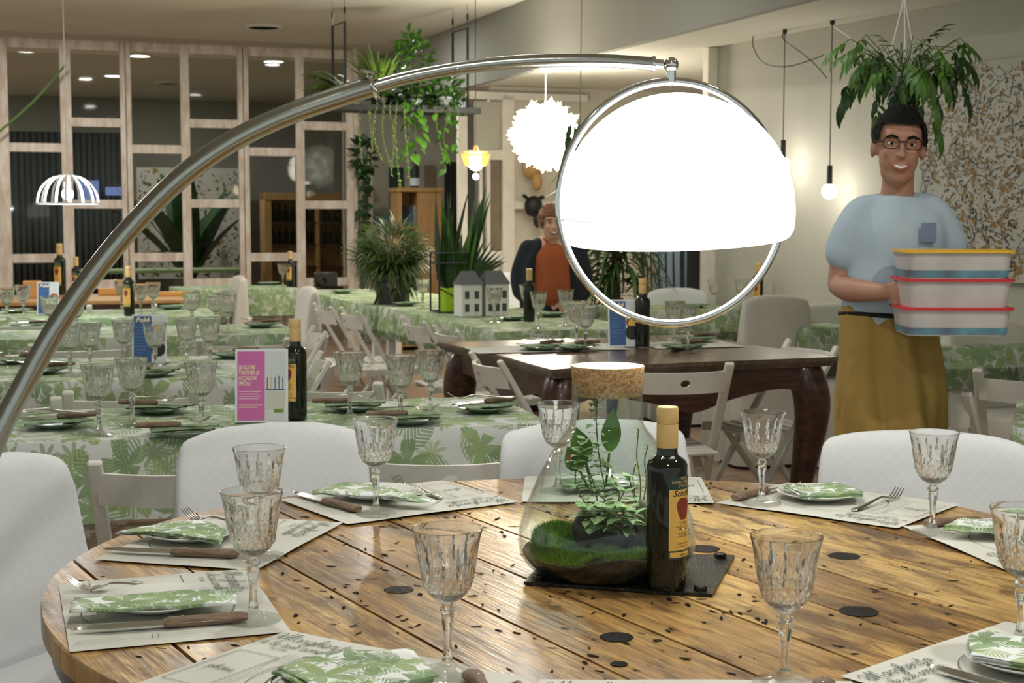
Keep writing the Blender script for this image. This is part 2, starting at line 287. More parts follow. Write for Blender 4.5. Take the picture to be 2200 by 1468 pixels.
# ------------------------------------------------------------------ mesh building
class MB:
    def __init__(s): s.v = []; s.f = []; s.m = []; s.uvf = []; s.has_uv = False
    def add(s, verts, faces, mi=0, uvs=None, X=None):
        b = len(s.v)
        if X is not None: verts = [X @ Vector(p) for p in verts]
        s.v += [tuple(p) for p in verts]
        for i, f in enumerate(faces):
            s.f.append(tuple(b + j for j in f)); s.m.append(mi)
            s.uvf.append([uvs[j] for j in f] if uvs else None)
        if uvs: s.has_uv = True
        return s
    def box(s, c, d, mi=0, X=None, bev=0.0):
        x, y, z = d[0]/2, d[1]/2, d[2]/2; cx, cy, cz = c
        if bev <= 0:
            vs = [(cx+i*x, cy+j*y, cz+k*z) for i in (-1, 1) for j in (-1, 1) for k in (-1, 1)]
            return s.add(vs, [(0, 1, 3, 2), (4, 6, 7, 5), (0, 4, 5, 1), (2, 3, 7, 6), (0, 2, 6, 4), (1, 5, 7, 3)], mi, None, X)
        b = min(bev, x*.98, y*.98, z*.98); vs = []; idx = {}
        for i in (-1, 1):
            for j in (-1, 1):
                for k in (-1, 1):
                    for a in range(3):
                        p = [cx+i*(x-b), cy+j*(y-b), cz+k*(z-b)]; p[a] += (i, j, k)[a]*b
                        idx[(i, j, k, a)] = len(vs); vs.append(tuple(p))
        fs = []
        for a in range(3):
            o = [q for q in range(3) if q != a]
            for sg in (-1, 1):
                q = []
                for (p, r) in ((-1, -1), (1, -1), (1, 1), (-1, 1)):
                    t = [0, 0, 0]; t[a] = sg; t[o[0]] = p; t[o[1]] = r; q.append(idx[(*t, a)])
                fs.append(tuple(q))
        for a in range(3):
            o = [q for q in range(3) if q != a]
            for p in (-1, 1):
                for r in (-1, 1):
                    t0 = [0, 0, 0]; t1 = [0, 0, 0]; t0[o[0]] = t1[o[0]] = p; t0[o[1]] = t1[o[1]] = r; t0[a] = -1; t1[a] = 1
                    fs.append((idx[(*t0, o[0])], idx[(*t1, o[0])], idx[(*t1, o[1])], idx[(*t0, o[1])]))
        for i in (-1, 1):
            for j in (-1, 1):
                for k in (-1, 1): fs.append((idx[(i, j, k, 0)], idx[(i, j, k, 1)], idx[(i, j, k, 2)]))
        return s.add(vs, fs, mi, None, X)
    def lathe(s, prof, seg=32, mi=0, X=None, cap=True, fn=None):
        """prof: (radius, z) from bottom to top; fn(angle, i) -> radius factor"""
        vs = []; n = len(prof)
        for i, (r, z) in enumerate(prof):
            for j in range(seg):
                a = 2*PI*j/seg; q = r*(fn(a, i) if fn else 1); vs.append((q*math.cos(a), q*math.sin(a), z))
        fs = [(i*seg+j, i*seg+(j+1) % seg, (i+1)*seg+(j+1) % seg, (i+1)*seg+j) for i in range(n-1) for j in range(seg)]
        if cap:
            if prof[0][0] > 1e-5: fs.append(tuple(range(seg))[::-1])
            if prof[-1][0] > 1e-5: fs.append(tuple((n-1)*seg+j for j in range(seg)))
        return s.add(vs, fs, mi, None, X)
    def tube(s, pts, rad, seg=8, mi=0, X=None, cap=True, closed=False, up=None):
        """rad: number, list, or list of (r_side, r_up)"""
        pts = [Vector(p) for p in pts]; n = len(pts); vs = []
        if not isinstance(rad, (list, tuple)): rad = [rad]*n
        up = Vector(up) if up else None; nrm = None
        for i, p in enumerate(pts):
            if closed: t = pts[(i+1) % n] - pts[i-1]
            else: t = pts[min(i+1, n-1)] - pts[max(i-1, 0)]
            if t.length < 1e-9: t = Vector((0, 0, 1))
            t.normalize()
            if up is not None:
                a = up - t*up.dot(t)
                if a.length < 1e-4: a = t.orthogonal()
                nrm = a.normalized()
            elif nrm is None:
                a = Vector((0, 0, 1)) - t*t.z
                if a.length < 0.05: a = Vector((0, 1, 0)) - t*t.y
                nrm = a.normalized()
            else:
                a = nrm - t*nrm.dot(t); nrm = a.normalized() if a.length > 1e-5 else t.orthogonal().normalized()
            sd = t.cross(nrm); r = rad[i]; ra, rb = (r if isinstance(r, (list, tuple)) else (r, r))
            for j in range(seg):
                a = 2*PI*j/seg; vs.append(p + sd*(ra*math.cos(a)) + nrm*(rb*math.sin(a)))
        m_ = n if closed else n-1
        fs = [(i*seg+j, i*seg+(j+1) % seg, ((i+1) % n)*seg+(j+1) % seg, ((i+1) % n)*seg+j) for i in range(m_) for j in range(seg)]
        if cap and not closed: fs += [tuple(range(seg))[::-1], tuple((n-1)*seg+j for j in range(seg))]
        return s.add(vs, fs, mi, None, X)
    def ball(s, c, r, su=16, sv=10, mi=0, X=None, fn=None):
        rx, ry, rz = r if isinstance(r, (tuple, list)) else (r, r, r); vs = [(c[0], c[1], c[2]-rz)]
        for i in range(1, sv):
            t = -PI/2 + PI*i/sv
            for j in range(su):
                a = 2*PI*j/su; vs.append((c[0]+rx*math.cos(t)*math.cos(a), c[1]+ry*math.cos(t)*math.sin(a), c[2]+rz*math.sin(t)))
        vs.append((c[0], c[1], c[2]+rz)); L = len(vs)-1
        fs = [(0, 1+(j+1) % su, 1+j) for j in range(su)]
        fs += [(1+i*su+j, 1+i*su+(j+1) % su, 1+(i+1)*su+(j+1) % su, 1+(i+1)*su+j) for i in range(sv-2) for j in range(su)]
        fs += [(1+(sv-2)*su+j, 1+(sv-2)*su+(j+1) % su, L) for j in range(su)]
        if fn: vs = [fn(Vector(p)) for p in vs]
        return s.add(vs, fs, mi, None, X)
    def prism(s, poly, z0, z1, mi=0, X=None):
        n = len(poly); vs = [(p[0], p[1], z0) for p in poly] + [(p[0], p[1], z1) for p in poly]
        return s.add(vs, [tuple(range(n))[::-1], tuple(range(n, 2*n))] + [(i, (i+1) % n, n+(i+1) % n, n+i) for i in range(n)], mi, None, X)
    def ribbon(s, pts, w, z, mi=0, X=None):
        """flat stroke of width w lying at height z"""
        pts = [Vector((p[0], p[1], 0)) for p in pts]; vs = []; n = len(pts)
        for i, p in enumerate(pts):
            t = pts[min(i+1, n-1)] - pts[max(i-1, 0)]
            if t.length < 1e-9: t = Vector((1, 0, 0))
            t.normalize(); q = Vector((-t.y, t.x, 0))*(w/2)
            vs += [(p.x+q.x, p.y+q.y, z), (p.x-q.x, p.y-q.y, z)]
        return s.add(vs, [(2*i, 2*i+1, 2*i+3, 2*i+2) for i in range(n-1)], mi, None, X)
    def leaf(s, base, direction, length, width, nrm=(0, 0, 1), curl=0.3, mi=0, n=4, shape=1.0, fold=0.15):
        """a leaf blade with a mid-rib fold that droops along its length"""
        d = Vector(direction).normalized(); up = Vector(nrm); sd = d.cross(up)
        if sd.length < 1e-3: sd = d.orthogonal()
        sd.normalize(); up = sd.cross(d).normalized(); vs = []; p = Vector(base); st = length/n
        for i in range(n+1):
            t = i/n; w = width*0.5*math.sin(PI*min(1, (t**shape)*0.96+0.04))
            if i == n: w = 0
            q = up*(fold*w); vs += [p - sd*w + q, p, p + sd*w + q]
            ang = -curl/n; R = Matrix.Rotation(ang, 3, sd); d = R @ d; up = R @ up; p = p + d*st
        fs = []
        for i in range(n): a = 3*i; fs += [(a, a+1, a+4, a+3), (a+1, a+2, a+5, a+4)]
        return s.add(vs, fs, mi)
    def build(s, name, mats, parent=None, loc=None, rot=None, smooth=40, fix=True):
        me = bpy.data.meshes.new(name); me.from_pydata(s.v, [], s.f)
        mats = mats if isinstance(mats, (list, tuple)) else [mats]
        for q in mats: me.materials.append(M[q] if isinstance(q, str) else q)
        if len(mats) > 1: me.polygons.foreach_set('material_index', s.m)
        if s.has_uv:
            ul = me.uv_layers.new(name='UVMap'); li = 0
            for pi, f in enumerate(s.f):
                u = s.uvf[pi]
                for q in range(len(f)):
                    if u: ul.data[li].uv = u[q]
                    li += 1
        if fix:
            bm = bmesh.new(); bm.from_mesh(me); bmesh.ops.recalc_face_normals(bm, faces=bm.faces); bm.to_mesh(me); bm.free()
        if smooth:
            me.polygons.foreach_set('use_smooth', [True]*len(me.polygons)); me.set_sharp_from_angle(angle=math.radians(smooth))
        me.update()
        o = bpy.data.objects.new(name, me); COL.objects.link(o)
        if parent: o.parent = parent
        if loc is not None: o.location = loc
        if rot is not None: o.rotation_euler = rot
        return o
def tag(o, label=None, cat=None, group=None, kind=None):
    if label: o['label'] = label
    if cat: o['category'] = cat
    if group: o['group'] = group
    if kind: o['kind'] = kind
    return o
def thing(name, label, cat, loc=(0, 0, 0), rz=0.0, group=None, scale=None):
    o = bpy.data.objects.new(name, None); COL.objects.link(o); o.empty_display_size = 0.05
    o.location = loc; o.rotation_euler = (0, 0, rz)
    if scale: o.scale = (scale, scale, scale)
    return tag(o, label, cat, group)
def dup(root, loc, rz=None, label=None, group=None, rot=None, scale=None):
    r = root.copy(); COL.objects.link(r); r.location = loc
    if rz is not None: r.rotation_euler = (0, 0, rz)
    if rot is not None: r.rotation_euler = rot
    if scale is not None: r.scale = (scale, scale, scale)
    if label: r['label'] = label
    if group: r['group'] = group
    for ch in [c for c in root.children]:
        c = ch.copy(); COL.objects.link(c); c.parent = r
        for g in list(ch.children):
            d = g.copy(); COL.objects.link(d); d.parent = c
    return r
class Proto:
    """the first placing moves the built thing itself, the following ones copy it"""
    def __init__(s, root): s.root = root; s.used = False
    def put(s, loc, rz, label, group=None, rot=None, scale=None):
        if not s.used:
            s.used = True; r = s.root; r.location = loc
            r.rotation_euler = rot if rot is not None else (0, 0, rz)
            if scale is not None: r.scale = (scale,)*3
            r['label'] = label
            if group: r['group'] = group
            return r
        g = group
        r = dup(s.root, loc, rz, label, g, rot, scale)
        if scale is None: r.scale = (1, 1, 1)
        return r
def struct(mb, name, m, **kw):
    o = mb.build(name, m, **kw); o['kind'] = 'structure'; return o
def cat_rom(pts, n=6, closed=False):
    P_ = [Vector(p) for p in pts]; out = []; L = len(P_)
    rng = range(L if closed else L-1)
    for i in rng:
        if closed: a, b, c, d = P_[i-1], P_[i], P_[(i+1) % L], P_[(i+2) % L]
        else: a, b, c, d = P_[max(i-1, 0)], P_[i], P_[i+1], P_[min(i+2, L-1)]
        for j in range(n):
            t = j/n; out.append(0.5*((2*b) + (c-a)*t + (2*a-5*b+4*c-d)*t*t + (3*b-a-3*c+d)*t**3))
    if not closed: out.append(P_[-1])
    return out
def text_mesh(body, size, z=0.0, shear=0.0, offset=0.0, align='LEFT', space=1.0, line=1.0, ext=0.0):
    """built-in lettering as (verts, faces)"""
    c = bpy.data.curves.new('lettering', 'FONT'); c.body = body; c.size = size; c.shear = shear; c.offset = offset
    c.align_x = align; c.space_character = space; c.space_line = line; c.resolution_u = 2; c.extrude = ext
    o = bpy.data.objects.new('lettering', c); COL.objects.link(o)
    dg = bpy.context.evaluated_depsgraph_get(); dg.update()
    me = o.evaluated_get(dg).to_mesh(); vs = [tuple(v.co) for v in me.vertices]; fs = [tuple(p.vertices) for p in me.polygons]
    vs = [(a, b, c_ + z) for a, b, c_ in vs]
    o.evaluated_get(dg).to_mesh_clear(); bpy.data.objects.remove(o); bpy.data.curves.remove(c)
    return vs, fs

# ------------------------------------------------------------------ hand lettering, one pen stroke wide
GL = {
 'M': ([[(-.25,.75),(-.12,.95),(.02,.80),(.0,.45),(-.12,.25)],[(.02,.80),(.14,.0)],[(.14,.0),(.32,.6),(.45,1.12),(.46,.5),(.44,.05)],[(.44,.05),(.62,.65),(.78,1.1),(.76,.5),(.78,.1),(.9,.05)]], .98),
 'a': ([[(.38,.42),(.2,.5),(.05,.25),(.15,.02),(.32,.15),(.4,.48),(.38,.1),(.5,.05)]], .5),
 'r': ([[(0,.1),(.1,.5),(.14,.42),(.3,.45),(.27,.1),(.4,.05)]], .4),
 'g': ([[(.38,.42),(.2,.5),(.05,.25),(.15,.02),(.32,.15),(.4,.48),(.36,-.2),(.15,-.42),(.05,-.25),(.45,.08)]], .47),
 'h': ([[(0,.1),(.25,.85),(.15,1.0),(.08,.8),(.08,0)],[(.08,.25),(.28,.5),(.35,.35),(.33,.05),(.48,.05)]], .48),
 'e': ([[(0,.12),(.3,.28),(.28,.48),(.1,.45),(.06,.15),(.2,0),(.42,.1)]], .42),
 'i': ([[(.05,.48),(.05,.1),(.12,0),(.25,.08)],[(.08,.70),(.10,.76)]], .26),
 't': ([[(.12,.9),(.08,.1),(.16,0),(.3,.08)],[(-.05,.58),(.28,.62)]], .3),
 'l': ([[(0,.05),(.25,.8),(.17,1.0),(.08,.8),(.1,.1),(.27,.05)]], .27),
 's': ([[(0,.05),(.18,.5),(.28,.2),(.15,0),(.02,.05)],[(.2,.02),(.38,.08)]], .38),
 'u': ([[(.04,.48),(.04,.12),(.15,0),(.32,.15),(.36,.48),(.34,.1),(.48,.05)]], .48),
 'o': ([[(.25,.5),(.08,.4),(.05,.12),(.2,0),(.36,.15),(.33,.42),(.25,.5),(.48,.42)]], .46),
 'p': ([[(.0,.2),(.1,.5),(.06,-.45)],[(.08,.3),(.24,.5),(.38,.3),(.28,.03),(.1,.1)]], .46),
 'n': ([[(.0,.1),(.08,.5),(.08,.0)],[(.08,.25),(.26,.5),(.34,.3),(.33,.05),(.48,.05)]], .48),
 'z': ([[(.0,.45),(.32,.45),(.05,.02),(.38,.04)]], .4), ' ': ([], .3),
 'P': ([[(0,0),(0,.7),(.25,.7),(.3,.52),(.25,.36),(0,.36)]], .42), 'I': ([[(.05,0),(.05,.7)]], .2),
 'Z': ([[(0,.7),(.35,.7),(0,0),(.35,0)]], .47), 'E': ([[(.32,.7),(0,.7),(0,0),(.32,0)],[(0,.36),(.26,.36)]], .44),
 'R': ([[(0,0),(0,.7),(.25,.7),(.3,.52),(.25,.36),(0,.36)],[(.12,.36),(.32,0)]], .44), 'A': ([[(0,0),(.2,.7),(.4,0)],[(.08,.25),(.32,.25)]], .48)}
def script(mb, txt, x, y, size, w, z, mi=0, slant=0.15):
    caps = txt.isupper()
    for ch in txt:
        st, adv = GL.get(ch, ([], .3))
        for s_ in st:
            pts = [Vector((x + (a + b*slant)*size, y + b*size, 0)) for a, b in s_]
            if not caps and len(pts) > 2: pts = cat_rom(pts, 4)
            mb.ribbon(pts, w, z, mi)
        x += adv*size
    return x
# ================================================================== THE ROOM
RZ = Matrix.Rotation(TH, 4, 'Z')
def rbox(mb, a0, a1, b0, b1, z0, z1, mi=0): mb.box(((a0+a1)/2, (b0+b1)/2, (z0+z1)/2), (a1-a0, b1-b0, z1-z0), mi, X=RZ); return mb
struct(rbox(MB(), -9, 9, -3, 23, -0.1, 0), 'floor', 'floor')
struct(rbox(MB(), -9, 4.1, -3, 23, H1, H1+0.1), 'ceiling', 'ceiling')
struct(rbox(MB(), 4.15, 9, -3, 15.34, H2+.001, H2+0.1), 'ceiling_bay', 'ceiling')
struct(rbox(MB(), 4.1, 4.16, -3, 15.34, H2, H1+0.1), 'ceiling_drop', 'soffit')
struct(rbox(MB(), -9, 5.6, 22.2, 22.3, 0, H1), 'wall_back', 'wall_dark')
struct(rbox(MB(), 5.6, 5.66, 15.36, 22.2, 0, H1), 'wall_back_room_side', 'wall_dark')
struct(rbox(MB(), 4.1, 5.7, 15.34, 22.3, H1, H1+.1), 'ceiling_back_room', 'ceiling')
struct(rbox(MB(), 3.70, 6.2, 15.3, 15.36, 0, H1), 'wall_alcove', 'wall')
struct(rbox(MB(), 4.27, 9, 12.3, 12.36, 0, H2), 'wall_far_bay', 'wall_warm')
# side wall with the splattered canvas, a little more turned than the rest
WA = Vector((1.36, 10.0, 0)); WD = Vector((0.42, -0.9075, 0)); WN = Vector((-0.9075, -0.42, 0))
def wallp(s, off, z): return WA + WD*s + WN*off + Vector((0, 0, z))
XW = Matrix.Translation(WA) @ Matrix.Rotation(math.atan2(WD.y, WD.x), 4, 'Z')      # x along the wall towards the camera, -y into the room
struct(MB().box((5.0, 0.06, H2/2), (10.0, 0.12, H2), X=XW), 'wall_side', 'wall')
struct(MB().box((-0.03, 0.04, H2/2), (0.07, 0.22, H2), X=XW, bev=0.004), 'trim_1', 'white_frame')
def on_wall(px, py, off=0.0):
    r = ray(px, py); n = Vector((WN.x, WN.y, 0)); k = ((WA + WN*off) - Vector((0, 0, CAMZ))).dot(n)/r.dot(n)
    return r*k + Vector((0, 0, CAMZ))

# limed-wood glazed partition: three modules of two lights each
BG = 14.5
def lat(px, b): return onv(px, 460, b).dot(U)
cols = [(-6, 24), (135, 159), (263, 287), (392, 411), (514, 537), (637, 655), (745, 765)]
rails = [[1.96, 0.94, 0.12], [2.20, 1.44, 0.69], [1.96, 0.94, 0.12], [2.21, 1.45, 0.69], [1.95, 0.93, 0.12], [2.21, 1.44, 0.68]]
xs = [(lat(a, BG), lat(b, BG)) for a, b in cols]
wcount = 0
for mdl in range(3):
    i0 = mdl*2; wcount += 1
    w = bpy.data.objects.new('window_%d' % wcount, None); COL.objects.link(w); w['kind'] = 'structure'; w.location = uv((xs[i0][0]+xs[i0+2][1])/2, BG, 0)
    w.rotation_euler = (0, 0, TH); c0 = (xs[i0][0]+xs[i0+2][1])/2
    fr = MB()
    for q in (0, 1, 2):
        a, b = xs[i0+q]
        if q == 0 and mdl: a = (a+b)/2 + 0.004
        if q == 2 and mdl < 2: b = (a+b)/2 - 0.004
        fr.box(((a+b)/2-c0, 0, H1/2-0.02), (b-a, 0.055, H1-0.06), bev=0.004)
    a, b = xs[i0][1], xs[i0+2][0]
    fr.box(((a+b)/2-c0, 0.004, H1-0.09), (b-a, 0.045, 0.09), bev=0.004)
    for q in (0, 1):
        a, b = xs[i0+q][1], xs[i0+q+1][0]
        for z in rails[i0+q]: fr.box(((a+b)/2-c0, -0.003, z), (b-a+0.004, 0.05, 0.082), bev=0.004)
    fr.build('window_frame', 'limewood', w)
    for q in (0, 1):
        a, b = xs[i0+q][1], xs[i0+q+1][0]; zz = [0.05] + sorted(rails[i0+q]) + [H1-0.13]
        for z0, z1 in zip(zz[:-1], zz[1:]):
            if z1 - z0 > 0.2: MB().box(((a+b)/2-c0, 0.008, (z0+z1)/2), (b-a, 0.004, z1-z0-0.08)).build('pane', 'pane', w, smooth=0)
# slim end stop of the partition
struct(rbox(MB(), lat(758, BG), lat(767, BG), BG-0.08, BG+0.03, 0, H1-0.02), 'trim_2', 'limewood')

# white framed doorway screen in the far bay
B2 = 12.22
def vbox(mb, px0, px1, py0, py1, b=B2, t=0.05, mi=0, bev=0.003):
    p = onv((px0+px1)/2, py0, b); q = onv((px0+px1)/2, py1, b); a0, a1 = lat(px0, b), lat(px1, b)
    mb.box(((a0+a1)/2, b, (p.z+q.z)/2), (a1-a0, t, p.z-q.z), mi, X=RZ, bev=bev); return mb
fr = MB()
for r_ in [(1078, 1104, 205, 640), (983, 1003, 232, 640), (1003, 1260, 200, 216), (1003, 1078, 322, 344), (1003, 1078, 540, 561), (1104, 1300, 433, 450), (1044, 1052, 344, 540), (1028, 1035, 344, 540)]: vbox(fr, *r_)
struct(fr, 'trim_3', 'white_frame')
struct(vbox(MB(), 1052, 1074, 344, 540, B2+0.03, 0.02), 'door_1', 'brown_panel')
struct(vbox(MB(), 1004, 1020, 344, 540, B2+0.03, 0.02), 'door_2', 'black_metal')
struct(vbox(MB(), 1020, 1076, 218, 322, B2+0.04, 0.02), 'wall_panel', 'wall')
# doorway at the end of the bay: pale blue panel, dark leaf, white post
struct(vbox(MB(), 1408, 1478, 470, 760, B2+0.02, 0.02), 'wall_blue_recess', 'sky_blue')
struct(vbox(MB(), 1478, 1506, 440, 760, B2, 0.04), 'door_3', 'black_metal')
struct(vbox(MB(), 1506, 1532, 400, 760, B2-0.03, 0.08), 'trim_4', 'white_frame')

# ceiling air outlets and recessed downlights
def vent(px, py, r, lab):
    p = P(px, py, H1-0.012); t = thing('ceiling_vent', lab, 'air vent', (p.x, p.y, H1-0.03))
    MB().lathe([(r*.98, 0.03), (r, 0.02), (r*.86, 0.0), (r*.80, 0.012), (r*.80, 0.03)], 40, cap=False).build('rim', 'ceiling', t)
    mb = MB()
    for q in (0.70, 0.52, 0.34, 0.16): mb.lathe([(r*q, 0.004), (r*(q+.10), 0.022), (r*(q+.10), 0.026), (r*q, 0.008), (r*q, 0.004)], 32, cap=False)
    mb.lathe([(0.0, 0.026), (r*.8, 0.026)], 32, cap=False); mb.build('diffuser', 'black_metal', t)
vent(566, 57, 0.175, 'round ceiling air vent with dark louvres in front of the glazed partition')
vent(362, 178, 0.175, 'round ceiling air vent seen dimly through the glazed partition')
def downlight(px, py, lab):
    p = P(px, py, H1-0.012); t = thing('recessed_downlight', lab, 'ceiling light', (p.x, p.y, H1-0.02), group='ceiling downlights')
    MB().lathe([(0.125, 0.02), (0.13, 0.008), (0.112, 0.0), (0.10, 0.01)], 28, cap=False).build('trim_ring', 'white', t)
    MB().lathe([(0.0, 0.006), (0.10, 0.006), (0.10, 0.012), (0, 0.012)], 24, cap=False).build('diffuser', 'dl_glow', t)
downlight(300, 120, 'bright recessed ceiling light through the upper glass, above the other two')
downlight(244, 163, 'bright recessed ceiling light through the glass, lowest of three, beside a wooden post')
downlight(588, 132, 'bright recessed ceiling light through the glass near the hanging plant shelf')

# ---------------------------------------------------------------- the dim room behind the glass
b = 21.6
def back(px0, px1, py0, py1, bb=b, t=0.04): return vbox(MB(), px0, px1, py0, py1, bb, t)
cu = MB(); a0, a1 = lat(26, b), lat(266, b); z1 = onv(150, 284, b).z
n = 60
vs = []
for i in range(n+1):
    a = a0 + (a1-a0)*i/n; off = 0.045*math.sin(i*1.9)
    for z in (0.02, z1): vs.append(RZ @ Vector((a, b + off, z)))
cu.add(vs, [(2*i, 2*i+2, 2*i+3, 2*i+1) for i in range(n)])
cu_o = cu.build('curtain', 'curtain'); sm = cu_o.modifiers.new('s', 'SOLIDIFY'); sm.thickness = 0.01
tag(cu_o, 'dark floor-length curtain hanging behind the glazed partition', 'curtain')
tag(vbox(MB(), 168, 214, 388, 432, b-0.12, 0.03).build('television', 'screen'), 'blue glowing screen beside the wire lamp, behind glass', 'screen')
tag(vbox(MB(), 228, 264, 402, 420, b-0.12, 0.03).build('television', 'screen'), 'small bluish glowing screen close to a wooden post, behind glass', 'screen')
def splat_canvas(name, lab, X, w, h, seed, n_line=60, n_blot=160, th=1.0):
    t = thing(name, lab, 'painting'); t.matrix_world = X
    MB().box((0, 0, 0), (w, 0.03, h), bev=0.003).build('canvas', 'concrete', t)
    rr = random.Random(seed); mb = MB()
    for i in range(n_line):
        x, z = rr.uniform(-w/2, w/2), rr.uniform(-h/2, h/2); a = rr.uniform(0, 2*PI); pts = []; ok = True
        for q in range(rr.randint(3, 9)):
            pts.append(Vector((x, z, 0))); a += rr.gauss(0, 0.75); st = 0.018*w*rr.uniform(.5, 1.6); x += math.cos(a)*st; z += math.sin(a)*st
            if abs(x) > w/2-.01 or abs(z) > h/2-.01: break
        if len(pts) > 2:
            mb.ribbon(cat_rom(pts, 3), th*w*rr.choice((.0010, .0014, .002, .0034)), 0.0, rr.choice((0, 0, 0, 1)))
    for i in range(n_blot):
        x, z = rr.uniform(-w/2*.96, w/2*.96), rr.uniform(-h/2*.96, h/2*.96); r = th*w*rr.uniform(.0008, .0042); e = rr.uniform(.4, 3.2); a = rr.uniform(0, PI); k_ = rr.choice((0, 0, 0, 1))
        if rr.random() < .2: r *= 1.8; k_ = 1
        ps = [(x + r*(1+.35*math.sin(j*2.3+i))*math.cos(j*PI/5)*math.cos(a) - r*e*math.sin(j*PI/5)*math.sin(a), z + r*math.cos(j*PI/5)*math.sin(a) + r*e*math.sin(j*PI/5)*math.cos(a), 0) for j in range(10)]
        mb.add(ps, [tuple(range(10))], k_)
    mb.v = [(x, -0.0165 - 0.00002*(i % 40), z) for i, (x, z, _) in enumerate(mb.v)]
    mb.build('paint_splatter', ['paint_black', 'paint_ochre'], t, smooth=0, fix=False)
    return t
pc = onv(408, 480, b-0.1); zz = onv(408, 366, b-0.1).z - onv(408, 604, b-0.1).z; ww = lat(520, b) - lat(298, b)
splat_canvas('abstract_canvas', 'dim speckled grey canvas seen through the glazed partition', Matrix.Translation(pc) @ Matrix.Rotation(TH, 4, 'Z'), ww, zz, 3, 70, 420, 2.6)
# glazed wooden cabinet in the back room
cab = thing('display_cabinet', 'wooden cabinet with rows of bottles, seen through the glass', 'cabinet', uv((lat(563, 20.6)+lat(746, 20.6))/2, 20.6, 0), TH)
cw = lat(746, 20.6)-lat(563, 20.6); ch = onv(650, 415, 20.6).z
mb = MB()
for s_ in (-1, 1): mb.box((s_*(cw/2-.05), 0, ch/2), (0.10, 0.34, ch), bev=.004)
mb.box((0, 0, ch-.05), (cw, .36, .10), bev=.004); mb.box((0, .16, ch/2), (cw-.1, .02, ch-.1)); mb.box((cw*.12, 0, ch/2), (.05, .3, ch-.1)); mb.build('carcass', 'pine', cab)
for q in range(4): MB().box((0, 0, .3 + q*(ch-.4)/4), (cw-.15, .3, .03)).build('shelf', 'dark_wood', cab)
bt = MB()
bt.lathe([(0.03, 0), (0.034, .01), (.034, .14), (.012, .19), (.012, .24)], 8)
proto_b = bt.build('bottle', 'glass_green'); base_used = False
for q in range(2, 4):
    for j in range(11):
        z = .315 + q*(ch-.4)/4; x = -cw/2 + .14 + j*(cw-.28)/10
        if abs(x-cw*.12) < .05: continue
        o = proto_b if not base_used else proto_b.copy()
        if base_used: COL.objects.link(o)
        base_used = True; o.location = cab.matrix_basis.translation*0 + (Matrix.Translation(cab.location) @ Matrix.Rotation(TH, 4, 'Z')) @ Vector((x, -.05, z))
        tag(o, 'dark bottle in a row on the %s shelf of the cabinet behind the glass' % ('upper' if q == 3 else 'lower'), 'bottle', 'bottles in the cabinet behind the glass')
# hanging cable across the first light of the partition
p0, p1 = onv(140, 140, 14.3), onv(-10, 290, 14.3)
tag(MB().tube(cat_rom([p0, (p0*0.55+p1*0.45)+Vector((0, 0, -.04)), p1], 6), 0.012, 6).build('slack_cable', 'stem'), 'thin slack cable slanting across the top pane beside a wooden post', 'cable')

# ================================================================== DOWNSTAGE RIGHT: wall canvas, cords and bulbs
c0 = on_wall(1978, 300, 0.03); zt = on_wall(2025, 145, 0.03).z; zb = on_wall(2160, 607, 0.03).z; wide = 2.3
sx = (c0 - WA).dot(WD)
splat_canvas('splattered_canvas', 'large off-white canvas splattered with black and ochre paint on the side wall', Matrix.Translation(wallp(sx + wide/2, 0.03, (zt+zb)/2)) @ Matrix.Rotation(math.atan2(WD.y, WD.x), 4, 'Z'), wide, zt-zb, 11, 420, 6000, .62)

def wall_pendant(px, py_top, py_sock, bx, by, lab):
    off = 0.16; top = on_wall(px, py_top, off); top.z = H2; sk = on_wall(px, py_sock, off); sk.x, sk.y = top.x, top.y
    t = thing('bulb_pendant', lab, 'pendant lamp', (top.x, top.y, sk.z))
    MB().tube([(0, 0, H2-sk.z), (0, 0, 0)], 0.003, 6).build('cord', 'black_metal', t)
    MB().lathe([(0.004, 0.0), (0.016, -0.002), (0.017, -0.11), (0.012, -0.115)], 16).build('socket', 'black_metal', t)
    MB().ball((0, 0, -0.150), 0.043, 18, 12).build('bulb', 'bulb', t)
    point_light('bulb_pendant_light', (top.x - 0.02, top.y, sk.z - 0.15), 0.045, 7, (1.0, 0.93, 0.80))
    MB().lathe([(0.014, H2-sk.z-.002), (0.014, H2-sk.z-.02), (0.003, H2-sk.z-.03)], 12).build('ceiling_hook', 'black_metal', t)
wall_pendant(1788, 61, 355, 1778, 420, 'hanging bulb on black socket beside the waiter shoulder, against the wall')
wall_pendant(1686, 84, 300, 1690, 365, 'hanging bulb half behind the edge of the big dome lamp, against the wall')
for pts, lab in [([(1618, 100), (1640, 135), (1690, 143), (1745, 128), (1770, 118)], 'slack cable looping below the bay ceiling, hooked nearest the dome lamp'),
                 ([(1684, 86), (1720, 112), (1752, 140), (1776, 168)], 'slack cable drooping between the two ceiling hooks'),
                 ([(1794, 58), (1832, 85), (1842, 110), (1826, 136)], 'slack curled cable beside the hanging plant pot')]:
    w3 = [on_wall(x, y, 0.14) for x, y in pts]
    w3 = [w3[0].copy()] + w3; w3[0].z = H2
    tag(MB().tube(cat_rom(w3, 5), 0.0035, 6).build('slack_cable', 'white_wire' if 'curled' in lab else 'black_metal'), lab, 'cable')
